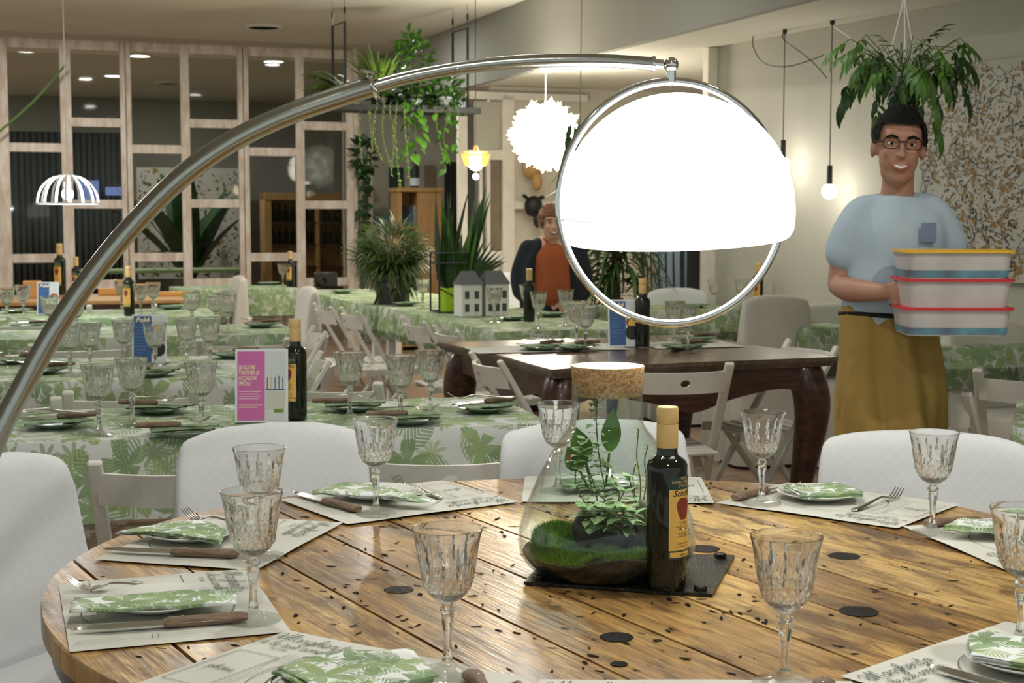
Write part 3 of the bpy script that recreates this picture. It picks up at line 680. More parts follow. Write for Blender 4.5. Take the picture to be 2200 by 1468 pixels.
# ================================================================== THE ROUND TABLE
TZ = 0.75
TC = Vector((0.12, 2.48, 0))
def table_r(a):            # the plank disc is not quite round
    e = math.cos(a - 0.50)
    return 0.885 + 0.075*max(0, e)**3 + 0.012*math.sin(3*a)
PA = math.radians(-60.3)   # plank direction
tb = thing('spool_table', 'big round tabletop of honey-coloured reclaimed planks on a drum base', 'table', (TC.x, TC.y, 0))
outline = [(table_r(2*PI*i/180)*math.cos(2*PI*i/180), table_r(2*PI*i/180)*math.sin(2*PI*i/180)) for i in range(180)]
d2 = Vector((math.cos(PA), math.sin(PA))); n2 = Vector((-d2.y, d2.x))
def clip(poly, n, c, keep):
    out = []
    for i in range(len(poly)):
        a, b = Vector(poly[i]), Vector(poly[(i+1) % len(poly)]); da, db = (a.dot(n)-c)*keep, (b.dot(n)-c)*keep
        if da >= 0: out.append(tuple(a))
        if (da > 0 > db) or (da < 0 < db): out.append(tuple(a + (b-a)*(da/(da-db))))
    return out
PW, PO = 0.155, 0.041
# plank frame: local x along planks
mb = MB(); rp = random.Random(5)
for i in range(-8, 9):
    c0 = PO + i*PW; g = 0.0022 + rp.uniform(-.0008, .0012)
    poly = clip(clip(outline, n2, c0 + g, 1), n2, c0 + PW - g, -1)
    if len(poly) < 3: continue
    # drop near-duplicates
    pp = []
    for p in poly:
        if not pp or (Vector(p)-Vector(pp[-1])).length > 1e-4: pp.append(p)
    c = Vector((sum(p[0] for p in pp)/len(pp), sum(p[1] for p in pp)/len(pp)))
    z1 = TZ + rp.uniform(-.0006, .0006)
    inner = [tuple(c + (Vector(p)-c)*(1 - .003/max(.05, (Vector(p)-c).length))) for p in pp]; n = len(pp)
    vs = [(p[0], p[1], TZ-.034) for p in pp] + [(p[0], p[1], z1-.0025) for p in pp] + [(p[0], p[1], z1) for p in inner]
    mb.add(vs, [tuple(range(n))[::-1], tuple(range(2*n, 3*n))] + [(q, (q+1) % n, n+(q+1) % n, n+q) for q in range(n)] + [(n+q, n+(q+1) % n, 2*n+(q+1) % n, 2*n+q) for q in range(n)])
# staple holes and pitch-filled knots set into the boards
def blot(mb, x, y, a, l, w, z, mi, seed):
    rr = random.Random(seed); n = 12
    ps = []
    for j in range(n):
        t = 2*PI*j/n; q = 1 + rr.uniform(-.3, .3); u_, v_ = l*math.cos(t)*q, w*math.sin(t)*q
        ps.append((x + u_*math.cos(a) - v_*math.sin(a), y + u_*math.sin(a) + v_*math.cos(a), z))
    mb.add(ps, [tuple(range(n))], mi)
sb = MB()
for i in range(560):
    a = rp.uniform(0, 2*PI); r = table_r(a)*math.sqrt(rp.uniform(0.02, 0.97)) - .02
    if r < 0: continue
    x, y = r*math.cos(a), r*math.sin(a)
    if rp.random() < .55:                      # nails gather along board joints
        s_ = Vector((x, y)).dot(n2); k_ = round((s_-PO)/PW)*PW + PO + rp.choice((-1, 1))*rp.uniform(.012, .03); x += n2.x*(k_-s_); y += n2.y*(k_-s_)
    if math.hypot(x, y) > table_r(math.atan2(y, x)) - .015: continue
    l = rp.uniform(.004, .0105); blot(sb, x, y, PA + rp.uniform(-1.2, 1.2), l, l*rp.uniform(.18, .45), TZ+.0009, 0, i)
for (px, py, r) in [(857, 1268, .024), (1325, 1370, .024), (1845, 1315, .030), (1814, 1196, .028), (1512, 1180, .029), (1330, 1428, .012)]:
    q = P(px, py) - TC
    n_ = 28; sb.add([(q.x + r*math.cos(2*PI*j/n_)*(1+.03*math.sin(5*j)), q.y + r*math.sin(2*PI*j/n_)*(1+.03*math.sin(5*j)), TZ+.0010) for j in range(n_)], [tuple(range(n_))], 1)
wood = mat('reclaimed_plank_wood', (0.6, 0.4, 0.18), 0.3); k = NB(wood)
tc = k.n('ShaderNodeTexCoord'); ob = k.scale(tc.outputs['Object'], (1, 1, 1), rot=(0, 0, -PA)); s3 = k.sep(ob)
pid = k.math('FLOOR', k.math('DIVIDE', k.math('SUBTRACT', s3[1], PO), PW))
wn = k.n('ShaderNodeTexWhiteNoise', noise_dimensions='1D'); k.put(wn.inputs['W'], pid)
off = k.vmath('SCALE', wn.outputs['Color']); off.node.inputs['Scale'].default_value = 7.0
cc = k.vmath('ADD', ob, off)
warp = k.noise(k.scale(cc, (1.4, 5, 1)), 2.2, 3)
g1 = k.noise(k.scale(cc, (2.2, 46, 1)), 2.4, 6, 0.62, 0.9)
g2 = k.noise(k.scale(cc, (6, 120, 1)), 2.0, 4, 0.6)
stain = k.noise(k.scale(cc, (2.4, 8.5, 1)), 1.5, 6, 0.62, 0.5)
stain2 = k.noise(k.scale(cc, (5.5, 17, 1)), 2.0, 5, 0.65, 0.6)
rings = k.math('SINE', k.math('ADD', k.math('MULTIPLY', warp, 46.0), k.math('MULTIPLY', s3[1], 60.0)))
basec = k.ramp(k.math('ADD', k.math('MULTIPLY', g1, 0.7), k.math('MULTIPLY', wn.outputs['Value'], 0.25)),
               [(0.26, (0.24, 0.125, 0.04)), (0.42, (0.48, 0.29, 0.09)), (0.56, (0.66, 0.45, 0.165)), (0.85, (0.78, 0.59, 0.27))])
fine = k.ramp(g2, [(0.40, (0.62, 0.62, 0.62)), (0.58, (1, 1, 1))])
def mult(a, b, f=1.0):
    x = k.n('ShaderNodeMix', data_type='RGBA', blend_type='MULTIPLY'); x.inputs[0].default_value = f; k.put(x.inputs[6], a); k.put(x.inputs[7], b); return x.outputs[2]
c_ = mult(basec, fine, 0.55)
c_ = mult(c_, k.ramp(rings, [(0.0, (0.80, 0.74, 0.66)), (0.5, (1, 1, 1))]), 0.55)
c_ = k.mix(k.ramp(stain, [(0.475, (0, 0, 0)), (0.60, (0.80, 0.80, 0.80))]), c_, (0.10, 0.052, 0.022, 1))
c_ = k.mix(k.ramp(stain2, [(0.54, (0, 0, 0)), (0.64, (0.80, 0.80, 0.80))]), c_, (0.12, 0.058, 0.022, 1))
# darker, browner wood towards the rim, paler in the middle
streak = k.noise(k.scale(cc, (1.6, 75, 1)), 3.0, 3, .5, .4)
c_ = k.mix(k.ramp(streak, [(0.60, (0, 0, 0)), (0.68, (0.55, 0.55, 0.55))]), c_, (0.09, 0.045, 0.018, 1))
rad = k.math('SQRT', k.math('ADD', k.math('POWER', s3[0], 2.0), k.math('POWER', s3[1], 2.0)))
c_ = k.mix(k.ramp(k.math('ADD', rad, k.math('MULTIPLY', k.math('SUBTRACT', stain, .5), .6)), [(0.35, (0, 0, 0)), (0.95, (0.50, 0.50, 0.50))]), c_, mult(c_, (0.66, 0.48, 0.30, 1)))
k.link(c_, k.b.inputs['Base Color'])
k.link(k.ramp(k.math('ADD', k.math('MULTIPLY', g1, .5), k.math('MULTIPLY', stain, .5)), [(0.3, (0.42,)*3), (0.7, (0.22,)*3)]), k.b.inputs['Roughness'])
k.bump(k.math('ADD', k.math('MULTIPLY', k.noise(k.scale(cc, (3, 30, 1)), 3.0, 4), 1.0), k.math('MULTIPLY', k.noise(tc.outputs['Object'], 10, 3), 1.4)), 0.22, 0.006)
k.b.inputs['Coat Weight'].default_value = 0.14; k.b.inputs['Coat Roughness'].default_value = 0.16
M['table_wood'] = wood
M['knot'] = mat('charred_knot', (0.006, 0.005, 0.004), 0.5, var=0.5, vscale=120, bump=1.0, bscale=320, spec=0.25)
b0 = len(mb.v); nf0 = len(mb.f); mb.v += sb.v; mb.f += [tuple(b0+i for i in f) for f in sb.f]; mb.m = [0]*nf0 + [m_+1 for m_ in sb.m]; mb.uvf += sb.uvf
top = mb.build('tabletop', ['table_wood', 'nail_black', 'knot'], tb, smooth=30, fix=False)
und = [(x*.985, y*.985) for x, y in outline]
MB().prism(und, TZ-.072, TZ-.0345).build('lower_planking', 'dark_wood', tb, smooth=30)
MB().lathe([(.42, .045), (.42, TZ-.073)], 40, fn=lambda a, i: 1+.012*abs(math.sin(a*11))).build('drum', 'dark_wood', tb)
MB().lathe([(.62, 0), (.63, .01), (.63, .04), (.61, .045)], 48).build('foot_disc', 'dark_wood', tb)

# metal plate bolted to the middle of the table
cn = [P(1125, 1258), P(1530, 1285), P(1578, 1200), P(1193, 1187)]
ctr = sum(cn, Vector())/4; ux = (cn[1]-cn[0]); pang = math.atan2(ux.y, ux.x)
pl = thing('iron_plate', 'dark square iron plate bolted to the planks under the terrarium', 'metal plate', (ctr.x, ctr.y, TZ+.001), pang)
Rm = Matrix.Rotation(-pang, 3, 'Z'); loc_c = [Rm @ (c - ctr) for c in cn]
MB().prism([(c.x, c.y) for c in loc_c], 0, .005).build('plate', 'iron', pl, smooth=20)
for c in loc_c:
    x, y = c.x*.86, c.y*.84
    MB().lathe([(.0105, .0052), (.0105, .011), (.0085, .0125)], 6, X=Matrix.Translation((x, y, 0))).build('bolt_head', 'iron', pl, smooth=20)

# ================================================================== PLACE MATS
def mat_mesh(crumple=0.0):
    mb = MB(); w, h = .40, .305; nx, ny = 14, 10; vs = []; 
    for j in range(ny+1):
        for i in range(nx+1):
            x, y = -w/2 + w*i/nx, -h/2 + h*j/ny
            z = .0022 + .0014*noise.noise(Vector((x*9+crumple, y*9, crumple))) 
            vs.append((x, y, z))
    mb.add(vs, [(j*(nx+1)+i, j*(nx+1)+i+1, (j+1)*(nx+1)+i+1, (j+1)*(nx+1)+i) for j in range(ny) for i in range(nx)])
    return mb
def mat_print():
    mb = MB(); z = .0042
    e = script(mb, 'Margherita', -.186, .108, .0285, .0016, z)
    script(mb, 'e le sue sorelle', -.190, .082, .0215, .0013, z)
    script(mb, 'PIZZERIA', -.160, .067, .010, .0008, z, slant=0)
    def rect(x0, y0, x1, y1, w): 
        P4 = [(x0, y0), (x1, y0), (x1, y1), (x0, y1), (x0, y0)]
        for a, b in zip(P4[:-1], P4[1:]): mb.ribbon([a, ((a[0]+b[0])/2, (a[1]+b[1])/2), b], w, z)
    rect(-.188, -.105, -.118, .040, .0011)
    script(mb, 'phone', -.174, -.040, .019, .0011, z)
    mb.ribbon([(.02+.113*math.cos(2*PI*i/64), -.015+.113*math.sin(2*PI*i/64)) for i in range(65)], .0012, z)
    # outline drawings of a fork and a knife
    fk = [(-.108, -.105), (-.103, -.11), (-.098, -.105), (-.099, -.02), (-.092, .02), (-.092, .06)]
    mb.ribbon(cat_rom([Vector((a, b, 0)) for a, b in fk], 4), .0007, z)
    mb.ribbon(cat_rom([Vector((a, b, 0)) for a, b in [(-.108, -.105), (-.107, -.02), (-.114, .02), (-.114, .06)]], 4), .0007, z)
    for q in range(4): mb.ribbon([(-.114 + q*.0073, .02), (-.114 + q*.0073, .045), (-.114 + q*.0073, .062)], .0006, z)
    kn = [(.158, -.135), (.166, -.14), (.172, -.135), (.170, -.02), (.176, .05), (.170, .105), (.162, .08), (.160, -.02), (.158, -.135)]
    mb.ribbon(cat_rom([Vector((a, b, 0)) for a, b in kn], 4), .0007, z)
    mb.ribbon([(.157, -.03), (.165, -.03), (.173, -.03)], .0010, z); mb.ribbon([(.157, -.038), (.165, -.038), (.173, -.038)], .0010, z)
    return mb
mrt = thing('paper_placemat', 'x', 'placemat', (0, 0, TZ))
mat_mesh().build('paper', 'paper', mrt); mat_print().build('printed_lettering', 'ink', mrt, smooth=0, fix=False)
PM = Proto(mrt)
MATS = {}
MAT_G = 'printed paper placemats on the round table'
def place_mat(key, cx, cy, deg, lab, dz=0.0):
    a = math.radians(deg); r = PM.put((cx, cy, TZ + .0012 + dz), a, lab, MAT_G); MATS[key] = (Vector((cx, cy, 0)), a); return r
def mat_tl(key, x, y, deg, lab, dz=0.0):
    a = math.radians(deg); ex, ey = Vector((math.cos(a), math.sin(a), 0)), Vector((-math.sin(a), math.cos(a), 0))
    c = Vector((x, y, 0)) + ex*.2 - ey*.1525; return place_mat(key, c.x, c.y, deg, lab, dz)
place_mat('A', -.526, 2.232, -71, 'printed paper placemat by the rounded table end, under a serrated knife')
place_mat('D', -.526, 2.692, -105, 'printed paper placemat just in front of the bare white folding chair, knife along its edge', .0008)
place_mat('C', -.237, 3.070, -146, 'printed paper placemat at the far side with fork standing beside a square plate setting', .0008)
mat_tl('G', .419, 3.043, 178, 'printed paper placemat mostly hidden behind the terrarium', .0006)
mat_tl('E', .734, 2.797, 141, 'printed paper placemat in front of the slipcovered chair below the waiter')
mat_tl('F', .838, 2.425, 103, 'printed paper placemat whose knife lies beside the tall glass near the slipcovered chair', .0008)
mat_tl('H', .425, 1.885, 41, 'printed paper placemat cut by the picture corner, under the cropped glass')
mat_tl('I', .035, 1.870, -1, 'printed paper placemat of which only the top edge shows, below the iron plate', .0008)
mat_tl('B', -.321, 2.098, -33, 'printed paper placemat with readable pizzeria name and phone box, nearest the viewer', .0004)
# ================================================================== TABLEWARE
# saucer-sized plate
t = thing('side_plate', 'x', 'plate')
MB().lathe([(0, .0), (.045, .0), (.050, .0035), (.070, .0085), (.085, .0150), (.0868, .0158), (.0862, .0172), (.083, .0168), (.069, .0108), (.052, .0064), (.045, .0058), (0, .0058)], 56, cap=False).build('plate_body', 'china', t)
PLATE = Proto(t)
# steak knife: origin mid-length, tip towards -x
def knife_root():
    t = thing('steak_knife', 'x', 'knife')
    mb = MB(); N_ = 40; up, lo = [], []
    for i in range(N_+1):
        x = -.124 + .130*i/N_; f = i/N_
        yt = .0085*min(1, math.sin(min(1, f*3.2)*PI/2)); yb = -.0085*min(1, math.sin(min(1, f*2.2)*PI/2)) + (.0009*(i % 2) if .08 < f < .72 else 0)
        up.append((x, yt)); lo.append((x, yb))
    poly = lo + up[::-1]; vs = []
    nn = N_+1
    vs = [(x, y, .0066) for x, y in lo] + [(x, y, .0088) for x, y in up] + [(x, y, .0072) for x, y in lo] + [(x, y, .0102) for x, y in up]
    fs = []
    for i in range(N_): fs += [(2*nn+i, 2*nn+i+1, 3*nn+i+1, 3*nn+i), (i, nn+i, nn+i+1, i+1), (nn+i, 3*nn+i, 3*nn+i+1, nn+i+1), (i, i+1, 2*nn+i+1, 2*nn+i)]
    mb.add(vs, fs); mb.build('blade', 'steel', t, smooth=20)
    pts, rad = [], []
    for i in range(15):
        f = i/14; x = .004 + .120*f; w = .0105 + .0022*math.cos(f*PI*2.2) + (.0018 if f > .8 else 0); w *= (.75 if i in (0,) else 1)*(.70 if i == 14 else 1)
        pts.append((x, -.002*math.sin(f*PI*1.4), .0085)); rad.append((w, .0078*(.7 if i in (0, 14) else 1)))
    MB().tube(pts, rad, 14, up=(0, 0, 1)).build('handle', 'handle', t)
    MB().tube([(p[0], p[1]-.0003, .0085) for p in pts], [(r[0]+.0003, .0009) for r in rad], 14, up=(0, 0, 1)).build('tang', 'steel', t)
    for x in (.03, .092): MB().lathe([(.0022, .0150), (.0022, .0168), (.0015, .0171)], 10, X=Matrix.Translation((x, -.001, 0))).build('rivet', 'steel', t)
    return t
KNIFE = Proto(knife_root())
def fork_root():
    t = thing('fork', 'x', 'fork')
    prof = [(-.100, .0215, .012), (-.075, .0060, .012), (-.052, .0065, .0115), (-.040, .0100, .0075), (-.028, .0130, .0035), (0, .0120, .0034), (.04, .0075, .0052), (.075, .0050, .0075), (.095, .0045, .0082), (.100, .0040, .0060)]
    c = cat_rom([Vector((x, z, w)) for x, z, w in prof], 5)
    hd = [q for q in c if q.x > -.055]; mb = MB()
    mb.tube([(q.x, 0, q.y) for q in hd], [(max(.002, q.z), .0012 + (.0008 if q.x > -.03 else 0)) for q in hd], 10, up=(0, 0, 1)); mb.build('fork_handle', 'steel', t)
    for j in range(4):
        y = -.0098 + j*.00653; tn = [q for q in c if q.x <= -.052]
        MB().tube([(q.x, y*(1 if q.x < -.06 else .97), q.y*1.0) for q in tn], [(.0017 if i > 2 else .0011, .0011) for i, q in enumerate(tn)], 6, up=(0, 0, 1)).build('tine', 'steel', t)
    return t
FORK = Proto(fork_root())
def between(proto, a, b, lab, group, z=TZ+.0035, tilt=0.0, flip=False):
    """lay a 0.25 m knife or 0.2 m fork so that it points from pixel a (tip) to pixel b (end)"""
    p, q = P(*a, z), P(*b, z); d = q - p; m_ = (p+q)/2
    return proto.put((m_.x, m_.y, z), math.atan2(d.y, d.x), lab, group, rot=(PI if flip else 0, tilt, math.atan2(d.y, d.x)))
# cut-crystal wine glass
def glass_root():
    t = thing('wine_glass', 'x', 'wine glass')
    out_p = [(0, .0945), (.009, .0950), (.0145, .0975), (.0205, .1015), (.0258, .1065)]
    zs = [.1065 + i*(.168-.1065)/26 for i in range(1, 27)]
    def ro(z):
        K = [(.1065, .0258), (.115, .0310), (.125, .0345), (.14, .0372), (.16, .0398), (.178, .0425), (.192, .0462)]
        for (z0, r0), (z1, r1) in zip(K[:-1], K[1:]):
            if z <= z1 + 1e-9:
                f = (z-z0)/(z1-z0); return r0 + (r1-r0)*f
        return K[-1][1]
    out_p += [(ro(z), z) for z in zs] + [(ro(z), z) for z in (.174, .180, .186, .1905)] + [(.0461, .1917), (.0455, .1922), (.0449, .1917)]
    n_out = len(out_p)
    inn = [(ro(z)-(.0015 if z > .168 else .0034), z) for z in (.186, .176, .168, .15, .135, .12, .112)] + [(.019, .1065), (.012, .1025), (.0001, .1008)]
    prof = out_p + inn; zz = [p[1] for p in prof]
    def fn(a, i):
        if i >= n_out or zz[i] < .098 or zz[i] > .170: return 1
        z = zz[i]; d = 0
        if z < .134:
            u_ = a*9; w_ = (z-.098)*150; d = .0026*(abs(math.sin(u_+w_))*abs(math.sin(u_-w_)))
        if z > .128:
            ph = (a*12/(2*PI)) % 1; da = abs(ph-.5)*2; w_ = .85*(1-(z-.128)/.042); d = max(d, .0026*max(0, 1-(1-da)/max(.05, w_)))
            ph = (a*12/(2*PI)+.5) % 1; da = abs(ph-.5)*2; w_ = .7*(1-(z-.128)/.024)
            if w_ > 0.05: d = max(d, .0018*max(0, 1-(1-da)/w_))
        return 1 - d/prof[i][0]
    MB().lathe(prof, 132, fn=fn, cap=False).build('bowl', 'glass', t, smooth=28)
    st = [(.0001, .0946), (.0065, .0945), (.0075, .0925), (.0060, .0912), (.0090, .0890), (.0112, .0862), (.0108, .0838), (.0078, .0815), (.0072, .0803), (.0090, .0780), (.0096, .0740), (.0090, .0690), (.0072, .062), (.0060, .050), (.0055, .036), (.0060, .026), (.0078, .018), (.0001, .0179)]
    MB().lathe(st, 24, cap=False, fn=lambda a, i: 1 - (.09*abs(math.sin(a*4)) if i > 3 else 0)).build('stem', 'glass', t, smooth=35)
    ft = [(.0001, .0178), (.0079, .0178), (.0105, .0125), (.0165, .0082), (.026, .0055), (.036, .0038), (.0405, .0026), (.0412, .0014), (.040, .0), (.0001, .0010)]
    MB().lathe(ft, 48, cap=False).build('foot', 'glass_foot', t, smooth=40)
    return t
GLASS = Proto(glass_root())
# napkins: a folded strip or square of printed cloth, in layers
def napkin_mesh(L, Wd, layers, seed, sag=0.0, fan=0.0, skew=0.0):
    mb = MB(); nx, ny = 22, 8; rr = random.Random(seed)
    for l in range(layers):
        z0 = l*.0021; dx, dy = rr.uniform(-.004, .004), rr.uniform(-.003, .003); sh = fan*(l-layers/2)
        vs, uvs = [], []
        for j in range(ny+1):
            for i in range(nx+1):
                u_, v_ = i/nx-.5, j/ny-.5
                x = u_*L*(1-skew*v_) + dx + sh*v_*.02; y = v_*Wd*(1 + .12*math.sin(u_*4+seed)) + dy + .008*math.sin(u_*5+seed)
                z = z0 + sag*(4*u_*u_) + .0028*noise.noise(Vector((u_*5+seed, v_*3, l*.3))) - .006*max(0, abs(v_)-.42)*(4 if l < layers-1 else 1)
                vs.append((x, y, z)); uvs.append((x*1.0+seed*.3, y+seed*.17))
        mb.add(vs, [(j*(nx+1)+i, j*(nx+1)+i+1, (j+1)*(nx+1)+i+1, (j+1)*(nx+1)+i) for j in range(ny) for i in range(nx)], 0, uvs)
        # folded edge closing this layer to the one above
        if l:
            a = len(mb.v) - len(vs); b_ = a - len(vs)
            for i in range(nx): mb.f.append((b_+i, b_+i+1, a+i+1, a+i)); mb.m.append(0); mb.uvf.append([uvs[i], uvs[i+1], uvs[i+1], uvs[i]])
    return mb
def napkin(px, py, z, deg, L, Wd, layers, seed, lab, m='napkin', sag=.0, fan=0., skew=0., group='leaf-print napkins on the round table'):
    p = P(px, py, z); o = napkin_mesh(L, Wd, layers, seed, sag, fan, skew).build('folded_napkin', m, None, (p.x, p.y, z), (0, 0, math.radians(deg)), smooth=60)
    sm = o.modifiers.new('thickness', 'SOLIDIFY'); sm.thickness = .0009
    return tag(o, lab, 'napkin', group)
PG, KG, FG, GG = 'side plates on the round table', 'wood-handled knives on the round table', 'forks on the round table', 'crystal wine glasses on the round table'
def plate(px, py, lab): p = P(px, py, TZ+.006); return PLATE.put((p.x, p.y, TZ+.0048), 0, lab, PG)
plate(338, 1304, 'white side plate under a draped napkin, on the mat by the rounded table end')
plate(414, 1156, 'white side plate under a napkin, between the folding chair and the two overlapping glasses')
plate(806, 1068, 'white side plate with a leafy napkin directly behind one wine glass, below the striped slipcover')
plate(1758, 1070, 'white side plate with square folded napkin in front of the slipcovered chair below the waiter')
plate(2192, 1150, 'white side plate partly cropped beside the glass and the green cloth corner')
plate(2215, 1432, 'white side plate in the bottom corner, only its rim and napkin showing')
plate(748, 1492, 'white side plate cropped by the bottom edge beside a fork handle')
plate(1292, 1046, 'white side plate seen only through the terrarium glass')
napkin(333, 1296, TZ+.0235, 11, .235, .075, 3, 1, 'leaf-print napkin draped as a long strip over the plate by the rounded table end', sag=.004)
napkin(395, 1141, TZ+.0235, -22, .17, .10, 4, 2, 'leaf-print napkin pulled to a point over the plate in front of the folding chair', skew=.5, sag=-.004)
napkin(778, 1057, TZ+.0235, -14, .155, .095, 4, 3, 'leaf-print napkin with flower leaf motif on the plate behind a single wine glass', skew=.3)
napkin(868, 1071, TZ+.0240, -4, .085, .045, 5, 4, 'gathered striped tail of cloth napkin hanging off the far plate', fan=1.2)
napkin(1764, 1058, TZ+.0225, 12, .125, .115, 5, 5, 'square folded leaf-print napkin on the plate before the slipcovered chair', skew=.15)
napkin(2130, 1134, TZ+.0235, -18, .13, .09, 5, 6, 'folded leaf-print napkin overhanging its plate beside the tall glass near the picture border', skew=.5)
napkin(2185, 1404, TZ+.0235, 55, .13, .11, 5, 7, 'folded leaf-print napkin under the glass at the bottom corner of the table')
napkin(770, 1448, TZ+.0245, 28, .165, .135, 4, 8, 'wide leaf-print napkin cropped by the bottom edge beside the pizzeria name', skew=-.2)
napkin(1268, 1040, TZ+.0235, 5, .12, .07, 3, 9, 'dark leaf napkin seen through the terrarium', m='napkin_green')
between(KNIFE, (143, 1366), (541, 1336), 'serrated knife with worn wooden handle on the mat by the rounded table end', KG)
between(KNIFE, (219, 1189), (514, 1201), 'serrated knife lying below the plate in front of the bare folding chair', KG)
between(KNIFE, (632, 1066), (764, 1102), 'knife with stubby worn handle slanting towards the foot of the single far glass', KG)
between(KNIFE, (1714, 1046), (1584, 1076), 'knife with its shining blade between a glass and the square napkin plate', KG)
between(KNIFE, (2230, 1118), (1984, 1134), 'knife lying behind the foot of the glass near the slipcovered chair', KG)
between(KNIFE, (1120, 1620), (1006, 1446), 'knife of which only the wooden handle end shows, beside the near wine glass base', KG)
between(KNIFE, (1700, 1640), (1782, 1462), 'knife whose handle tip alone shows between two mats at the bottom edge', KG)
between(KNIFE, (2050, 1459), (2300, 1530), 'knife whose blade tip alone shows on the cropped corner mat', KG)
between(FORK, (140, 1270), (424, 1270), 'fork tucked under the draped napkin by the rounded table end', FG, z=TZ+.0045)
between(FORK, (372, 1112), (588, 1146), 'fork half hidden behind the napkin in front of the folding chair', FG, z=TZ+.0045)
between(FORK, (840, 1040), (958, 1078), 'fork leaning off the far mat beside the gathered napkin', FG)
between(FORK, (1938, 1068), (1828, 1102), 'fork lying alone on the mat in front of the slipcovered chair', FG)
between(FORK, (520, 1530), (672, 1414), 'fork with its handle end towards the printed pizzeria name', FG, z=TZ+.004)
def wg(px, py, lab, group=GG, z=TZ+.0042, **kw):
    p = P(px, py, z); return GLASS.put((p.x, p.y, z), rnd.uniform(0, 6), lab, group, **kw)
wg(962, 1447, 'cut-crystal wine glass nearest the viewer, between a fork and the iron plate')
wg(545, 1332, 'cut-crystal wine glass whose bowl overlaps another one, beside the draped napkin')
wg(560, 1196, 'cut-crystal wine glass half hidden behind the overlapping one, in front of a slipcover')
wg(808, 1105, 'cut-crystal wine glass standing alone before the far plate and gathered napkin')
wg(1636, 1083, 'cut-crystal wine glass in front of the carved table leg')
wg(2002, 1147, 'cut-crystal wine glass against the slipcovered chair below the waiter')
wg(1685, 1470, 'cut-crystal wine glass in front of the knot holes, its foot cropped')
wg(2192, 1384, 'cut-crystal wine glass cropped by the picture border above a leafy napkin')
wg(1199, 1056, 'cut-crystal wine glass peeping out behind the terrarium shoulder')

# ================================================================== OLIVE OIL BOTTLE
def bottle_root(detail=True):
    t = thing('olive_oil_bottle', 'x', 'bottle')
    body = [(0, .0), (.029, .0), (.0315, .003), (.0318, .010), (.0326, .15), (.0330, .190), (.0325, .198), (.0290, .2055), (.0215, .211), (.0175, .214), (.0165, .220), (.0165, .232), (0, .232)]
    MB().lathe(body, 48, cap=False).build('glass_body', 'glass_green', t)
    MB().lathe([(0, .226), (.0168, .226), (.0172, .228), (.0172, .262), (.0168, .2635), (.0160, .264), (.0168, .2645), (.0173, .266), (.0173, .288), (.0160, .2905), (0, .2908)], 40, cap=False).build('cap', 'cap_gold', t)
    def patch(mb, a0, a1, z0, z1, r, mi):
        n = 14; vs = []
        for i in range(n+1):
            a = a0 + (a1-a0)*i/n
            for z in (z0, z1): vs.append((r*math.cos(a), r*math.sin(a), z))
        mb.add(vs, [(2*i, 2*i+2, 2*i+3, 2*i+1) for i in range(n)], mi)
    lb = MB(); A0, A1 = -.82, .82
    patch(lb, A0, A1, .052, .184, .0333, 0); patch(lb, A0+.02, A1-.02, .066, .163, .03345, 1); patch(lb, A0+.08, A1-.08, .055, .0635, .03345, 1)
    patch(lb, -.30, -.10, .0985, .1010, .0336, 4); patch(lb, -.10, .10, .0985, .1010, .0336, 5); patch(lb, .10, .30, .0985, .1010, .0336, 3)
    # amphora drawn on the label
    am = [(.006, .115), (.010, .121), (.013, .130), (.0145, .139), (.012, .145), (.008, .1475), (.0095, .1495)]
    nn_ = 9
    for (r0, z0), (r1, z1) in zip(am[:-1], am[1:]):
        for q in range(nn_-1):
            xs4 = [(-r0+2*r0*q/(nn_-1), z0), (-r0+2*r0*(q+1)/(nn_-1), z0), (-r1+2*r1*(q+1)/(nn_-1), z1), (-r1+2*r1*q/(nn_-1), z1)]
            lb.add([(.0337*math.cos(x/.0337), .0337*math.sin(x/.0337), z) for x, z in xs4], [(0, 1, 2, 3)], 3)
    def wrap(body_, size, zc, mi, **kw):
        vs, fs = text_mesh(body_, size, align='CENTER', **kw)
        lb.add([(.0338*math.cos(x/.0338), .0338*math.sin(x/.0338), zc + y) for x, y, z in vs], fs, mi)
    wrap("OLIO\nEXTRA VERGINE\nD'OLIVA", .0062, .1785, 2, line=.95)
    wrap('Schiffini', .0140, .1525, 6, shear=.35, offset=.0001)
    wrap('PRODOTTO ITALIANO', .0030, .1025, 6)
    for i, (w_, z) in enumerate([('Via Valdurasca', .110), ('LA SPEZIA', .1068), ('olio extra vergine', .0930), ('di oliva italiano', .0900), ('estratto a freddo', .0870), ('Contenuto 500 ml', .0760), ('da consumarsi entro', .0715)]):
        wrap(w_, .0036, z, 6)
    wrap('500 ml', .0062, .0568, 6)
    for q, (x, y, z) in enumerate(lb.v): pass
    lb.build('label', ['label_green', 'label_yellow', 'label_gold', 'label_red', 'leaf', 'white', 'label_black'], t, smooth=0, fix=False)
    return t
BOTTLE = Proto(bottle_root())
p = P(1431, 1262, TZ+.0065)
BOTTLE.put((p.x, p.y, TZ+.0063), math.radians(-44), 'dark green olive oil bottle with tan cap and yellow label beside the terrarium', 'olive oil bottles')

